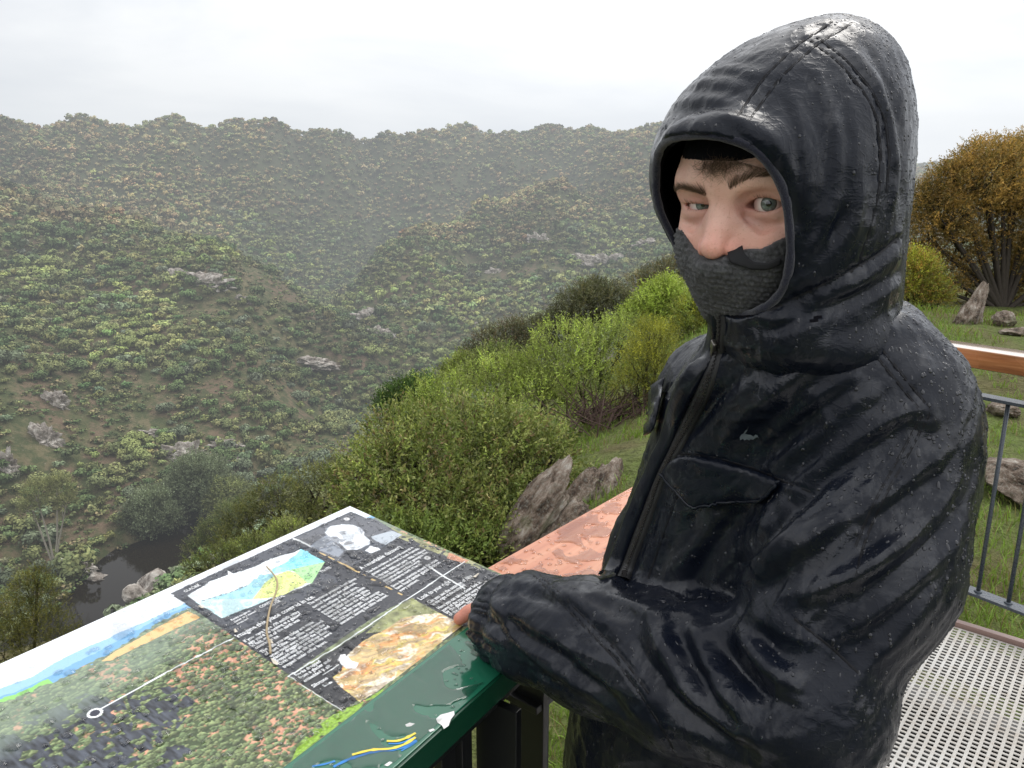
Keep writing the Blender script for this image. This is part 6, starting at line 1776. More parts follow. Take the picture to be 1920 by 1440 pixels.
def worley(P, s, seed):
    """distance to the nearest feature point, its id, and offset"""
    X = P / s; I = np.floor(X).astype(np.int64); best = np.full(len(X), 9.0); idd = np.zeros(len(X)); ox = np.zeros((len(X), 2))
    for a in (-1, 0, 1):
        for b in (-1, 0, 1):
            c_ = I + [a, b]; fx = _h(c_[:, 0], c_[:, 1], c_[:, 0] * 0, seed); fy = _h(c_[:, 0], c_[:, 1], c_[:, 0] * 0, seed + 1)
            d = X - c_ - np.stack([fx, fy], 1); dd = np.hypot(d[:, 0], d[:, 1] * 1.25); k = dd < best
            best[k] = dd[k]; idd[k] = _h(c_[:, 0], c_[:, 1], c_[:, 0] * 0, seed + 2)[k]; ox[k] = d[k]
    return best, idd, ox
depth = np.clip((Q[:, 1] - v_tree) / .25, 0, 1)
soil = fbm(Q3 / .05, 4, 5); soil2 = fbm(Q3 / .008, 4, 6)
base = lin(70, 84, 52) * (1 + .8 * soil2[:, None]); k = sstep(.14, .40, soil + .6 * soil2)[:, None]; base = base * (1 - k) + lin(206, 150, 122) * (1 + .35 * soil2[:, None]) * k
w1_, id1, of1 = worley(Q + .002 * np.stack([vnoise(Q3 / .004, 8), vnoise(Q3 / .004, 9)], 1), .0085, 21); w2_, id2, of2 = worley(Q, .0052, 31)
def tree_layer(w_, idd, of, size, keep):
    global base
    m = (w_ < size * (.6 + .5 * idd)) & (idd > keep); sh = np.clip(.55 - of[:, 1] * 1.3, .15, 1.25) * (1 + .5 * vnoise(Q3 / .0016, 7))
    col = lin(138, 148, 100)[None] * (1 - idd[:, None]) + lin(92, 110, 74)[None] * idd[:, None]
    base = np.where(m[:, None], col * sh[:, None] * 1.45, base)
tree_layer(w2_, id2, of2, .60, .12); tree_layer(w1_, id1, of1, .62, .30)
cl_ = inpoly([(60, 1345), (160, 1300), (230, 1310), (250, 1360), (220, 1440), (0, 1470), (-60, 1420)]) | inpoly([(235, 1300), (330, 1285), (370, 1320), (330, 1370), (250, 1345)]) | inpoly([(110, 1400), (300, 1360), (360, 1400), (330, 1470), (90, 1480)])
kk = (cl_ & (vnoise(Q3 / .012, 12) + .8 * vnoise(Q3 / .005, 19) > -.15)); rock_ = lin(58, 62, 70) * (1 + .9 * vnoise(np.c_[Q[:, 0] / .0022, Q[:, 1] / .008, Q[:, 0] * 0], 13))[:, None]; base = np.where(kk[:, None], np.clip(rock_, .003, 1), base)
mist = np.clip(1 - depth * 3.2, 0, .45)[:, None]; base = base * (1 - mist) + lin(150, 165, 150) * mist
CC = np.where(wt_[:, None], base, CC)
paint(inpoly([(190, 1240), (215, 1222), (262, 1196), (300, 1174), (352, 1146), (376, 1158), (330, 1178), (290, 1198), (240, 1222), (210, 1238)]) & (Q[:, 1] < .2), lin(226, 186, 132)); 
bush = inpoly([(540, 1440), (560, 1395), (590, 1365), (640, 1330), (668, 1322), (690, 1310), (720, 1290), (700, 1330), (640, 1380), (560, 1470), (400, 1560)]); lf = worley(Q, .0032, 41)
paint(bush & (vnoise(Q3 / .008, 14) > -.5), lin(150, 190, 66)); CC = np.where(bush[:, None], CC * (1.15 - .8 * lf[0])[:, None], CC)
# --- dark information block
BLK = [(319, 1113), (655, 958), (940, 1079), (1015, 1112), (872, 1176), (640, 1335)]
blk = inpoly([(319, 1113), (658, 959), (938, 1078), (1040, 1130), (866, 1176), (720, 1285), (640, 1332)])
paint(blk, lin(52, 54, 60)); up_ = inpoly([(319, 1113), (658, 959), (700, 978), (556, 1048), (640, 1088), (443, 1186)]); paint(up_ & blk, lin(74, 77, 84))
paint(inpoly([(640, 1332), (596, 1300), (540, 1268), (764, 1129), (940, 1079), (1040, 1130), (866, 1176), (720, 1285)]) , lin(40, 41, 45))
# vegetation showing at the right and lower rims
rim = inpoly([(690, 970), (716, 982), (800, 1018), (880, 1050), (930, 1072), (905, 1068), (860, 1052), (800, 1030), (735, 1003), (700, 985)]); tn = lin(150, 150, 110) * (1 + .9 * soil2)[:, None]
CC = np.where((rim & (vnoise(Q3 / .006, 15) > -.3))[:, None], np.clip(tn, .05, 1), CC); paint(inpoly([(842, 1036), (880, 1052), (868, 1056), (838, 1048)]), lin(200, 140, 110))
rim = inpoly([(555, 1258), (620, 1212), (700, 1158), (735, 1138), (760, 1128), (700, 1172), (640, 1210), (590, 1243)]); CC = np.where(rim[:, None], lin(120, 130, 96) * (1 + .9 * soil2)[:, None], CC)
# --- glacier diagram
dg = lambda L: [(320 + x / 6, 1000 + y / 6) for x, y in L]
paint(inpoly(dg([(190, 708), (270, 650), (380, 590), (440, 540), (560, 500), (650, 465), (640, 420), (700, 455), (820, 420), (960, 370), (1080, 310), (1180, 272), (1290, 240), (1390, 215), (1465, 175), (1735, 322), (1585, 565), (1300, 680), (1180, 720), (575, 955)])), lin(238, 244, 248))
paint(inpoly(dg([(300, 768), (500, 710), (640, 672), (860, 585), (1020, 470), (1120, 455), (1180, 480), (1060, 560), (920, 742), (420, 742)])), lin(160, 210, 224))
paint(inpoly(dg([(280, 770), (420, 742), (1130, 742), (1180, 720), (575, 955)])), lin(204, 232, 235))
paint(inpoly(dg([(1150, 400), (1290, 330), (1400, 250), (1465, 175), (1735, 322), (1480, 375), (1380, 410), (1280, 432), (1130, 455)])), lin(146, 222, 236)); paint(inpoly(dg([(1120, 455), (1200, 380), (1340, 400), (1280, 432), (1190, 455)])), lin(170, 226, 236))
paint(inpoly(dg([(920, 742), (1000, 640), (1060, 560), (1180, 470), (1300, 425), (1400, 440), (1540, 560), (1300, 680), (1180, 720)])), lin(226, 236, 150)); paint(inpoly(dg([(1340, 412), (1480, 375), (1735, 322), (1585, 565), (1540, 560), (1400, 440)])), lin(172, 222, 158))
til = inpoly(dg([(930, 735), (1000, 640), (1060, 560), (1180, 460), (1350, 410), (1480, 372), (1720, 325), (1580, 560), (1300, 672)])); ws, ids, ofs = worley(Q * [1, 1.7], .0072, 51); paint(til & (ws < .17) & (ids > .15), lin(70, 92, 96))
icy = inpoly(dg([(800, 520), (1080, 380), (1130, 400), (900, 520), (860, 580)])); ws, ids, ofs = worley(Q, .0028, 55); paint(icy & (ws < .28), lin(168, 176, 190)); paint(inpoly(dg([(830, 560), (1000, 480), (980, 470), (830, 530)])) & (ws < .25), lin(150, 130, 130))
ice = inpoly(dg([(240, 700), (700, 520), (850, 580), (640, 672), (300, 760)])); paint(ice & (worley(Q, .004, 57)[0] < .12), lin(190, 210, 225))
dash = S2(dg([(330, 768), (500, 715), (640, 676), (860, 588)])); dd = poly_sd(Q[:, 0], Q[:, 1], np.concatenate([dash, dash[::-1] + 1e-5])); paint((np.abs(dd) < .0010) & (np.sin(Q[:, 0] / .0011) > -.2), lin(90, 96, 105))
# --- portrait photograph of a white bearded man, kept generic
pt = lambda L: [(530 + x / 5.189, 940 + y / 5.189) for x, y in L]
paint(inpoly(pt([(110, 362), (400, 240), (640, 135), (900, 170), (1160, 330), (960, 450), (660, 640), (560, 600), (250, 440)])), lin(96, 98, 104))
paint(inpoly(pt([(260, 440), (420, 330), (580, 470), (600, 480), (540, 545)])), lin(140, 146, 156)); paint(inpoly(pt([(560, 545), (640, 470), (760, 470), (850, 520), (660, 610)])), lin(58, 60, 66))
paint(inpoly(pt([(850, 345), (1060, 285), (1165, 325), (1000, 425), (930, 400)])), lin(176, 184, 192)); paint(inpoly(pt([(800, 480), (850, 440), (930, 450), (950, 470), (860, 505)])), lin(238, 242, 246))
paint(inpoly(pt([(760, 470), (860, 390), (1000, 430), (870, 505), (820, 520)])) & ~inpoly(pt([(800, 480), (850, 440), (930, 450), (950, 470), (860, 505)])), lin(80, 84, 92))
head_ = inpoly(pt([(410, 300), (420, 262), (480, 238), (580, 225), (680, 228), (750, 255), (795, 300), (790, 330), (850, 380), (850, 415), (790, 440), (730, 470), (620, 472), (585, 440), (560, 410), (470, 360), (420, 325)])); paint(head_, lin(226, 232, 238))
paint(inpoly(pt([(420, 300), (408, 290), (424, 258), (470, 240), (440, 262)])), lin(120, 124, 130)); paint(inpoly(pt([(425, 322), (470, 350), (560, 402), (540, 414), (470, 378), (424, 340)])), lin(150, 154, 162)); paint(inpoly(pt([(462, 350), (480, 340), (530, 340), (556, 366), (600, 372), (622, 368), (600, 390), (572, 398), (530, 385), (476, 374)])), lin(140, 144, 152))
paint(inpoly(pt([(545, 315), (600, 305), (620, 320), (580, 330)])), lin(128, 132, 140)); paint(inpoly(pt([(540, 300), (600, 292), (628, 300), (600, 306), (548, 312)])), lin(150, 154, 160)); paint(inpoly(pt([(484, 352), (530, 350), (535, 362), (490, 364)])), lin(84, 88, 94)); paint(inpoly(pt([(596, 404), (660, 388), (700, 400), (690, 412), (640, 424), (600, 432)])), lin(150, 152, 158)); paint(inpoly(pt([(740, 262), (770, 264), (786, 296), (770, 322), (750, 300)])), lin(170, 174, 182)); paint(inpoly(pt([(640, 455), (700, 462), (790, 436), (840, 408), (800, 425), (730, 445), (670, 448)])), lin(176, 180, 186))
paint(head_, CC * 0 + lin(250, 252, 254), .08); CC = np.where(head_[:, None], CC * (1 + .10 * vnoise(Q3 / .003, 71) - .10 * sstep(0, .4, vnoise(Q3 / .009, 72)))[:, None], CC)
# --- rock photograph
rk = lambda L: [(520 + x / 5.053, 1120 + y / 5.053) for x, y in L]
pho = inpoly(rk([(1270, 5), (1760, 262), (1600, 390), (1180, 740), (880, 980), (760, 990), (840, 830), (560, 700), (900, 330), (950, 260), (840, 250)])); gr_ = lin(142, 146, 100) * (1 + .9 * soil2)[:, None]
CC = np.where((inpoly(rk([(1270, 5), (1540, 150), (1200, 200), (980, 330), (840, 340), (1000, 190)])))[:, None], np.clip(gr_, .04, 1), CC)
rkm = inpoly(rk([(980, 330), (1060, 280), (1200, 190), (1400, 160), (1540, 150), (1765, 262), (1580, 400), (1390, 560), (1180, 720), (960, 880), (780, 990), (740, 960), (640, 880), (580, 830), (525, 760), (610, 690), (640, 560), (720, 480), (800, 420), (900, 360)]))
wq = np.c_[Q[:, 0], Q[:, 1], Q[:, 0] * 0] + .004 * np.stack([vnoise(Q3 / .012, 81), vnoise(Q3 / .012, 82), Q[:, 0] * 0], 1); wq = wq @ np.array([[.94, -.34, 0], [.34, .94, 0], [0, 0, 1.]])
rn = fbm(wq / np.array([.016, .0042, 1]), 5, 82); rm = fbm(wq / np.array([.030, .010, 1]), 4, 83); rf = fbm(wq / .0022, 2, 84)
rc = lin(206, 180, 128) * (1 + .45 * rn + .25 * rf)[:, None]
for th, s_, c_, wt in ((.02, 85, (214, 140, 78), .75), (.05, 87, (214, 200, 104), .8), (.06, 89, (236, 228, 212), .85), (.10, 90, (150, 128, 104), .7)):
    k = (wt * sstep(th, th + .30, fbm(wq / np.array([.020, .007, 1]) + s_, 4, s_) + .25 * rf))[:, None]; rc = rc * (1 - k) + lin(*c_) * (1 + .3 * rf)[:, None] * k
k = (1 - sstep(.0, .05, np.abs(rn + .10)))[:, None] * .7 * sstep(-.1, .15, rm)[:, None]; rc = rc * (1 - k) + lin(96, 74, 62) * k
k = (1 - sstep(.0, .035, np.abs(rm - .05)))[:, None] * .6; rc = rc * (1 - k) + lin(104, 80, 66) * k; rc = np.clip(rc, .01, .9)
CC = np.where(rkm[:, None], rc, CC)
paint(inpoly(rk([(570, 600), (600, 545), (650, 535), (700, 600), (770, 620), (740, 680), (650, 675)])), lin(244, 244, 244) , .95)
dkr = inpoly(rk([(980, 325), (900, 340), (760, 420), (640, 520), (650, 560), (800, 425), (920, 350)])); paint(dkr, lin(44, 44, 48))
# --- thin rules and pointer
def rule(pts, w, col, broken=False):
    p = S2(pts); d = np.full(len(Q), 9.0)
    for i in range(len(p) - 1):
        e = p[i + 1] - p[i]; h = np.clip(((Q - p[i]) @ e) / (e @ e), 0, 1); d = np.minimum(d, np.linalg.norm(Q - p[i] - h[:, None] * e, axis=1))
    m = d < w
    if broken: m &= vnoise(Q3 / .006, 91) > -.25
    paint(m, col)
W_ = lin(228, 232, 232)
rule([(871, 1053), (764, 1123), (640, 1208), (541, 1268)], .0009, W_); rule([(437, 1197), (310, 1262), (184, 1332)], .0010, W_); rule([(541, 1268), (640, 1332)], .0004, W_)
rule([(551, 1010), (580, 1024)], .0019, W_); rule([(600, 1036), (632, 1052), (670, 1072), (720, 1098), (757, 1117)], .0014, lin(214, 186, 130), True); rule([(804, 1062), (836, 1083), (871, 1103)], .0014, W_)
rule(rk([(435, 735), (580, 640)]), .0006, W_); rule(rk([(430, 830), (445, 845), (515, 805)]), .0006, W_)
paint(inpoly(rk([(592, 632), (565, 640), (572, 655)])), W_); paint(inpoly(rk([(522, 797), (482, 806), (500, 822)])), W_)
rg_ = s2(178, 1337); dd = np.hypot(Q[:, 0] - rg_[0], Q[:, 1] - rg_[1]); paint(dd < .0072, W_); paint(dd < .0048, lin(46, 48, 62))
for sx_, sy_ in ((650, 973), (801, 1047)):
    c_ = s2(sx_, sy_); dd = np.hypot(Q[:, 0] - c_[0], Q[:, 1] - c_[1]); paint(dd < .0048, lin(215, 215, 215)); paint(dd < .0016, lin(120, 120, 120))
V = s3(0, 0) + UU.reshape(-1, 1) * SA + VV.reshape(-1, 1) * SB; ii = np.arange(nu - 1)[:, None] * nv; jj = np.arange(nv - 1)[None, :]
F = np.stack([ii + jj, ii + jj + 1, ii + nv + jj + 1, ii + nv + jj], -1).reshape(-1, 4)
if np.cross(SB, SA)[2] < 0: F = F[:, ::-1]
sign = empty('information_sign', s3(-.3, .2) * [1, 1, 0], 'tilted green framed information panel with landscape photo, glacier diagram and white text', 'sign')
M_PRINT = mat('wet_printed_panel', (.5, .5, .5), .16, .5); g = NG(M_PRINT); g.l(g.attr('col').outputs['Color'], g.b.inputs['Base Color']); oc = g.coord('Object')
nA = g.noise(170, 4, .6, oc, .5); nB = g.noise(34, 3, .5, oc); g.l(g.bump(g.ramp(nA, [(.46, 0), (.54, 1)]), .22, .0010), g.b.inputs['Normal']); g.l(g.ramp(nB, [(.4, .10), (.6, .34)]), g.b.inputs['Roughness'])
me = np_mesh('printed_panel', V, F); set_col(me, np.clip(CC, .002, .92)); panel = link_mesh('printed_panel', me, M_PRINT, sign)
mb = MB(); mb.box(s3((U0 + U1) / 2, (V0 + .415) / 2, -.0050), SA * (U1 - U0) / 2, SB * (.415 - V0) / 2, SN * .0045); mb.build('backing_board', mat('white_board_edge', (.7, .7, .7), .5), sign)
# green tray: top flange and folded skirt
M_GREEN = mat('wet_green_paint', (.014, .125, .070), .14, .5, Coat_Weight=.5, Coat_Roughness=.03); g = NG(M_GREEN); nA = g.noise(60, 4, .6, g.coord('Object')); g.l(g.bump(nA, .06, .001), g.b.inputs['Normal'])
g.l(g.mix(nA.outputs[0], (.012, .105, .058), (.018, .140, .080)), g.b.inputs['Base Color'])
mb = MB(); mb.box(s3((U0 - .01) / 2, .3745, .0004), SA * (-U0 + .01) / 2, SB * .0405, SN * .0012, .0008); ft = mb.build('green_flange', M_GREEN, sign)
mb = MB(); mb.box(s3((U0 - .01) / 2, .4165, -.0185), SA * (-U0 + .01) / 2, SB * .0018, SN * .0185, .001); mb.build('green_skirt', mat('dark_green_paint', (.006, .050, .026), .25, .5), sign)
# text, raised by a hair
TXT = [("Imagine this place covered in ice.", 446.9, 1197, 591.3, 1120.4), ("If you were here 700 million years", 460.2, 1205.4, 562, 1148.7), ("ago you'd be looking at a glacier!", 467.8, 1209.3, 566.5, 1153.1), ("In fact, most of the earth was", 473.5, 1214.2, 562.9, 1164.1), ("covered in ice.", 480.6, 1218.3, 524.8, 1193.9),
 ("The cliffs you see today are made", 491.2, 1225.7, 589.5, 1168.2), ("of Sturt Tillite. The tillite was formed", 499.2, 1230.2, 606.3, 1166.9), ("when rocks were ripped out by the", 508, 1233.7, 609.9, 1173.5), ("glacier, dragged across the land and", 513.3, 1238.1, 618.7, 1176.1), ("dropped into silt on the sea floor.", 518.6, 1243.4, 616.9, 1185), ("Over time the silt and rocks were", 525.7, 1248.4, 623.1, 1188.5), ("trapped under other layers.", 532.8, 1253.7, 614.3, 1204.5),
 ("The immense pressure from above", 580.6, 1135.4, 669.1, 1086.4), ("turned them into the solid rock.", 588.6, 1141.1, 669.7, 1094.2), ("In the millions of years since,", 598.3, 1145.7, 672.6, 1102.1), ("movement of the earth's plates", 605.4, 1150.5, 685.1, 1103.1), ("folded, lifted and cut the tillite,", 611.6, 1154.6, 692.8, 1107.6), ("forcing it up from the sea floor", 618.7, 1159, 696.7, 1112.4), ("into mountain ranges. The younger", 625.8, 1163.3, 714, 1110.5), ("rocks have been worn away by the", 632.9, 1167.8, 720.8, 1114.4), ("elements, leaving the tillite exposed.", 639.9, 1172, 728.5, 1117.3),
 ("A remarkable discovery", 678.4, 1068.7, 754.5, 1026.7), ("The first evidence of a world covered in", 690.9, 1075.5, 775.7, 1028), ("glaciers was discovered in South Australia.", 698.6, 1079.6, 787.3, 1029.5), ("In the late 1800s and early 1900s Professor", 707.3, 1084.6, 799.8, 1032), ("Walter Howchin and other geologists first", 714, 1088.5, 803.7, 1036.8), ("discovered tillite at Sturt Gorge", 720.8, 1092.5, 788.2, 1053), ("(13 kilometres north of here).", 726.6, 1096.5, 791.1, 1058.6),
 ("Since then, scientists around the world", 737.2, 1102, 821, 1051.8), ("have found similar glacial rocks on", 744.9, 1106, 826.8, 1056), ("every continent.", 751.6, 1110, 786.3, 1088.5),
 ("Look to your right", 789.2, 1126, 846, 1092.2), ("Can you see the outcrops of tillite", 805.6, 1132.7, 886.5, 1081.7), ("to the right of the rockpool?", 812.3, 1136.6, 874.1, 1098), ("Here you can take a closer look at", 823.9, 1143.3, 903, 1093.2), ("some of the rocks that were dropped", 831.6, 1147.8, 916, 1094), ("by the glacier into the silt", 838.3, 1151.5, 905, 1109), ("of the ocean 700 million years ago.", 845.1, 1156, 930, 1103),
 ("Rocks dropped", 556.6, 1269.4, 602.1, 1241.7), ("from a glacier and", 563.5, 1274.4, 619.9, 1240.7), ("embedded in silt.", 571.5, 1280.3, 622.9, 1249.6), ("Siltstone", 588.3, 1290.2, 616, 1273.4), ("GLACIER", 347.5, 1111.7, 376.7, 1098.2), ("TILLITE", 603.3, 1075, 621.7, 1065.2), ("CONTINENTAL", 489.2, 1140.8, 535, 1118.2), ("EDGE", 510.8, 1136.7, 527.5, 1128.4), ("Rocks caught in", 435, 1164.7, 470, 1147), ("glacier as it moved", 439.7, 1168.5, 480.8, 1147.7), ("across land.", 445, 1172.3, 468.3, 1160.3)]
M_TEXT = mat('white_lettering', (.82, .83, .84), .35); M_GREYT = mat('grey_lettering', (.34, .38, .42), .4)
SZ = {"Imagine this place covered in ice.": .0105, "A remarkable discovery": .0082, "Look to your right": .0100}
def text_on(t, x0, y0, x1, y1, material, h=.0006):
    cu = bpy.data.curves.new('lettering', 'FONT'); cu.body = t; cu.resolution_u = 2; cu.offset = .018; o = bpy.data.objects.new('lettering', cu); COL.objects.link(o); dg_ = bpy.context.evaluated_depsgraph_get(); me = bpy.data.meshes.new_from_object(o.evaluated_get(dg_)); bpy.data.objects.remove(o)
    n = len(me.vertices); C = np.empty(n * 3); me.vertices.foreach_get('co', C); C = C.reshape(-1, 3)
    a = s2(x0, y0); b = s2(x1, y1); a = np.array(a); b = np.array(b); L = np.linalg.norm(b - a); wdt = C[:, 0].max() - C[:, 0].min(); d = (b - a) / L; pr = np.array([d[1], -d[0]]); pr = pr if pr[1] < 0 else -pr
    sx = L / wdt; sy = min(sx * 1.28, .0150)
    P = a + (C[:, 0:1] - C[:, 0].min()) * sx * d + C[:, 1:2] * sy * pr
    W = s3(0, 0, h) + P[:, 0:1] * SA + P[:, 1:2] * SB; me.vertices.foreach_set('co', W.astype(np.float32).ravel()); me.update()
    return me
blocks = [('heading_text', 'Imagine this place covered in ice.', [0]), ('body_text', 'paragraphs under the ice heading', range(1, 12)), ('body_text', 'second column about pressure and plates', range(12, 21)), ('heading_text', 'A remarkable discovery', [21]), ('body_text', 'paragraphs under the discovery heading', range(22, 31)), ('heading_text', 'Look to your right', [31]), ('body_text', 'paragraphs under look to your right', range(32, 38)), ('caption_text', 'captions beside the rock photograph', range(38, 42)), ('caption_text', 'labels around the glacier diagram', range(42, 49))]
def join_meshes(ms, name):
    V = []; P = []; off = 0
    for m_ in ms:
        n = len(m_.vertices); c_ = np.empty(n * 3); m_.vertices.foreach_get('co', c_); V.append(c_.reshape(-1, 3)); P += [tuple(i + off for i in p.vertices) for p in m_.polygons]; off += n
    me = bpy.data.meshes.new(name); me.from_pydata(np.concatenate(V).tolist(), [], P); me.update(); return me
for nm_, lb_, rg in blocks:
    o = link_mesh(nm_, join_meshes([text_on(*TXT[i], M_TEXT) for i in rg], nm_), M_TEXT, panel); o['label'] = 'white lettering, ' + lb_
link_mesh('caption_text', join_meshes([text_on("SEA", 518.3, 1056.7, 527.5, 1052.3, M_GREYT)], 'caption_text'), M_GREYT, panel)
# ---- water lying on the panel, the flange and the handrail
M_WATER = mat('clear_water', (1, 1, 1), .0, .5, Transmission_Weight=1.0, IOR=1.33)
def water(frame, u0, u1, v0, v1, res, hfun, name, parent, h0):
    us = np.arange(u0, u1, res); vs = np.arange(v0, v1, res); UU, VV = np.meshgrid(us, vs, indexing='ij'); H = hfun(UU, VV); n = UU.shape
    keep = H > 0; kf = keep[:-1, :-1] | keep[1:, :-1] | keep[:-1, 1:] | keep[1:, 1:]; idx = np.arange(UU.size).reshape(n)
    F = np.stack([idx[:-1, :-1], idx[:-1, 1:], idx[1:, 1:], idx[1:, :-1]], -1)[kf]; O, A, B, N = frame
    V = O + UU.reshape(-1, 1) * A + VV.reshape(-1, 1) * B + (np.maximum(H, -res * .5).reshape(-1, 1) + h0) * N
    used = np.unique(F); mp_ = np.full(UU.size, -1); mp_[used] = np.arange(len(used)); V = V[used]; F = mp_[F]
    if np.cross(B, A) @ N < 0: F = F[:, ::-1]
    V = relax(V, F, 1); o = link_mesh(name, np_mesh(name, V, F), M_WATER, parent); o['kind'] = 'stuff'; return o
def blobs(U, V_, s, seed, thr, hmax, asp=1.0):
    P = np.stack([U / s, V_ / s * asp, U * 0], -1); P = P + .5 * np.stack([vnoise(P * .9, seed + 5), vnoise(P * .9 + 9, seed + 6), U * 0], -1); n = vnoise(P, seed) * .7 + vnoise(P * 2.3, seed + 1) * .3
    e = n - thr; return np.where(e > 0, hmax * (1 - np.exp(-e * 9)) * (1 - .35 * sstep(.05, .5, e)), -.0002)
def beads(U, V_, s, seed, keep, rmax, hr=.55):
    P = np.stack([U.ravel(), V_.ravel()], 1); w_, i_, o_ = worley(P, s, seed); r_ = rmax * (.35 + .65 * ((i_ * 7.3) % 1)); q = 1 - (w_ / r_) ** 2; ok_ = (i_ > keep) & (q > 0)
    return np.where(ok_, s * r_ * hr * np.sqrt(np.maximum(q, 0)), -.0002).reshape(U.shape)
def hp(U, V_):
    m = vnoise(np.stack([U / .10, V_ / .10, U * 0], -1), 5)
    return np.maximum(np.where(m > -.2, beads(U, V_, .0115, 61, .35, .42), -.0002), np.maximum(beads(U, V_, .0065, 63, .62, .36), blobs(U, V_, .018, 65, .40, .0011)))
water((s3(0, 0), SA, SB, SN), -.42, -.002, .002, .328, .0013, hp, 'rain_water', panel, .0009)
water((s3(0, 0), SA, SB, SN), -.80, -.42, .002, .328, .0022, lambda U, V_: np.maximum(beads(U, V_, .014, 67, .6, .36), -.0002), 'rain_water', panel, .0009)
def hg(U, V_):
    return np.maximum(blobs(U, V_, .034, 71, -.03, .0016, .8), beads(U, V_, .0075, 73, .45, .40))
water((s3(0, 0), SA, SB, SN), -.62, -.015, .3385, .4115, .0013, hg, 'rain_water', ft, .0012)
# paint chips and crayon marks on the flange
M_CHIP = mat('white_flaked_paint', (.80, .80, .78), .6)
def flat_poly(pts_px, h, name, material, parent):
    P = [s3(*s2(x, y), h) for x, y in pts_px]; me = bpy.data.meshes.new(name); me.from_pydata([tuple(p) for p in P], [], [tuple(range(len(P)))]); me.update()
    if me.polygons[0].normal @ Vector(SN) < 0: me.flip_normals()
    return link_mesh(name, me, material, parent)
for pts in ([(817, 1351), (826, 1343), (838, 1340), (851, 1336), (852, 1343), (845, 1352), (841, 1364), (832, 1370), (828, 1363), (820, 1358)], [(886, 1204), (890, 1199), (899, 1203), (903, 1214), (901, 1219), (891, 1218), (887, 1214)], [(906, 1218), (914, 1220), (913, 1224), (907, 1223)], [(759, 1362), (768, 1358), (778, 1360), (770, 1365), (762, 1366)], [(803, 1372), (812, 1369), (815, 1372), (806, 1376)], [(720, 1438), (730, 1431), (736, 1433), (727, 1440)]):
    flat_poly(pts, .0022, 'paint_chip', M_CHIP, ft)
def stroke(pts, w, h, name, col):
    P = resample(np.array([s2(x, y) for x, y in pts]), .003); T = np.gradient(P, axis=0); T /= np.linalg.norm(T, axis=1)[:, None] + 1e-9; B = np.stack([-T[:, 1], T[:, 0]], 1); rr = w * (1 + .35 * vnoise(np.c_[np.arange(len(P)) * .7, P * 0], 7))[:, None]
    V = np.concatenate([P + B * rr, P - B * rr]); n = len(P); W = s3(0, 0, h) + V[:, 0:1] * SA + V[:, 1:2] * SB; F = [(i, i + 1, n + i + 1, n + i) for i in range(n - 1)]
    me = bpy.data.meshes.new(name); me.from_pydata(W.tolist(), [], F); me.update(); link_mesh(name, me, mat(name + '_paint', col, .5), ft)
BL, YL = (.02, .20, .55), (.75, .60, .06)
stroke([(585, 1440), (610, 1436), (628, 1430)], .0012, .0021, 'blue_mark', BL); stroke([(625, 1441), (650, 1428), (690, 1415), (710, 1411), (745, 1408), (770, 1398), (781, 1391)], .0018, .0021, 'blue_mark', BL)
stroke([(660, 1419), (685, 1412), (700, 1409), (733, 1408), (758, 1400), (779, 1386)], .0016, .0026, 'yellow_mark', YL); stroke([(725, 1393), (745, 1394), (765, 1386), (779, 1378)], .0016, .0026, 'yellow_mark', YL); stroke([(728, 1397), (748, 1398), (766, 1391), (776, 1385)], .0012, .0021, 'blue_mark', BL); stroke([(752, 1411), (768, 1402), (780, 1394)], .0011, .0021, 'blue_mark', BL)
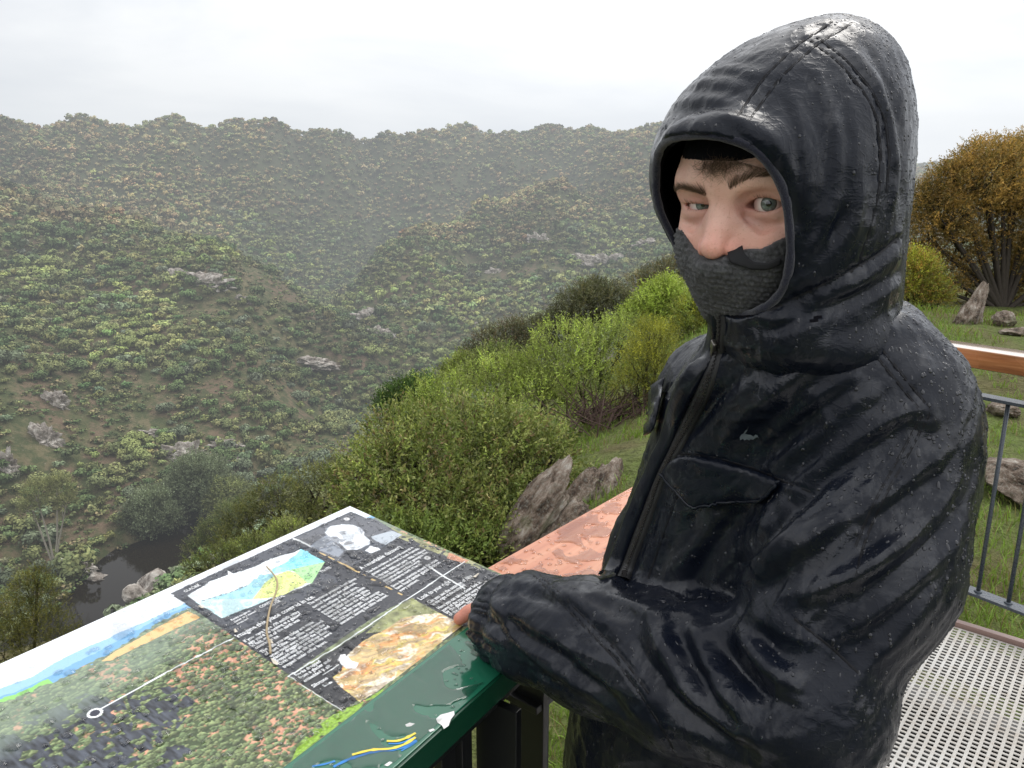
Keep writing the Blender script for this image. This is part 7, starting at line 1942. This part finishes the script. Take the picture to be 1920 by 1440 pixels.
# steelwork below the panel
SB0 = nrm(SB * [1, 1, 0]); SA0 = nrm(SA * [1, 1, 0])
def under(u, v, z): p = s3(u, v); return np.array([p[0], p[1], z])
mb = MB(); mb.box(s3(-.51, .385, -.052), SA * .50, SB * .020, SN * .014, .001); mb.build('support_beam', M_BLACK, sign)
for uu_ in (-.205, -.80):
    mb = MB(); c_ = under(uu_, .365, .50); mb.box(c_ + UZ * .005, SA0 * .030, SB0 * .006, UZ * .495, .001); mb.box(c_ + SB0 * .030 + SA0 * .052, SA0 * .006, SB0 * .030, UZ * .495, .001); mb.box(c_ + SA0 * .082, SA0 * .010, SB0 * .006, UZ * .495, .001); po = mb.build('post', M_BLACK, sign)
    mb = MB()
    for a_ in range(1): 
        cc_ = under(uu_ - .005, .373, .86); n6 = 6; V = [cc_ + SB0 * .008 * k_ + (SA0 * math.cos(a * math.pi / 3) + UZ * math.sin(a * math.pi / 3)) * .011 for k_ in (0, 1) for a in range(6)]
        mb.add(V, [(a, (a + 1) % 6, 6 + (a + 1) % 6, 6 + a) for a in range(6)] + [tuple(range(6, 12))])
    mb.build('hex_bolt', mat('bolt_steel', (.05, .055, .06), .35, metal=.6), po)
    mb = MB(); mb.box(under(uu_, .20, .965), SA0 * .004, SB0 * .18, UZ * .045, .001); mb.build('bracket', M_BLACK, sign)
# a dry twig and leaf litter left on the panel
tw = resample(np.array([(500, 1066), (508, 1078), (520, 1090), (522, 1102), (517, 1112), (509, 1135), (503, 1160), (499, 1183), (501, 1195), (506, 1210), (507, 1232)], float), 6)
mb = MB(); mb.tube([s3(*s2(x, y), .0030 + .002 * math.sin(i * .5)) for i, (x, y) in enumerate(tw)], np.linspace(.0011, .0015, len(tw)), 6)
t_ = mb.build('twig', mat('dry_twig', (.36, .28, .17), .7), None, True); tag(t_, 'thin curved dry twig lying across the text of the sign', 'twig')
M_PETAL = mat('dry_petal', (.66, .60, .50), .6)
for pts, lb in (([(504, 1200), (509, 1202), (513, 1209), (508, 1209)], 'small pale leaf on the middle of the twig'), ([(507, 1236), (514, 1240), (522, 1246), (520, 1250), (512, 1247)], 'pale leaf at the lower end of the twig'), ([(438, 1183), (441, 1181), (446, 1187), (440, 1189)], 'pale leaf flake left of the ice heading'), ([(371, 1139), (376, 1137), (384, 1142), (378, 1143)], 'white flake left of the glacier diagram'), ([(886, 1084), (896, 1077), (898, 1078), (892, 1085)], 'white narrow leaf beside the sleeve cuff')):
    P = [s3(*s2(x, y), .0022) for x, y in pts]; c_ = np.mean(P, 0) + SN * .0018; V = [tuple(p) for p in P] + [tuple(c_)]; F = [(i, (i + 1) % len(P), len(P)) for i in range(len(P))]
    me = bpy.data.meshes.new('leaf_flake'); me.from_pydata(V, [], F); me.update(); tag(link_mesh('leaf_flake', me, M_PETAL), lb + ' on the sign', 'leaf')
# water on the salmon handrail
hr = [c for c in lr.children if c.name.startswith('handrail') and 'strap' not in c.name][0]
off0 = (LA - L0) @ dL
water((L0 * [1, 1, 0] + UZ * 1.03, dL, nL, UZ), off0 + .0, off0 + .52, .006, .204, .0016, lambda U, V_: np.maximum(blobs(U, V_, .030, 81, .10, .0015, 1.3), beads(U, V_, .010, 83, .5, .40)), 'rain_water', hr, .0006)
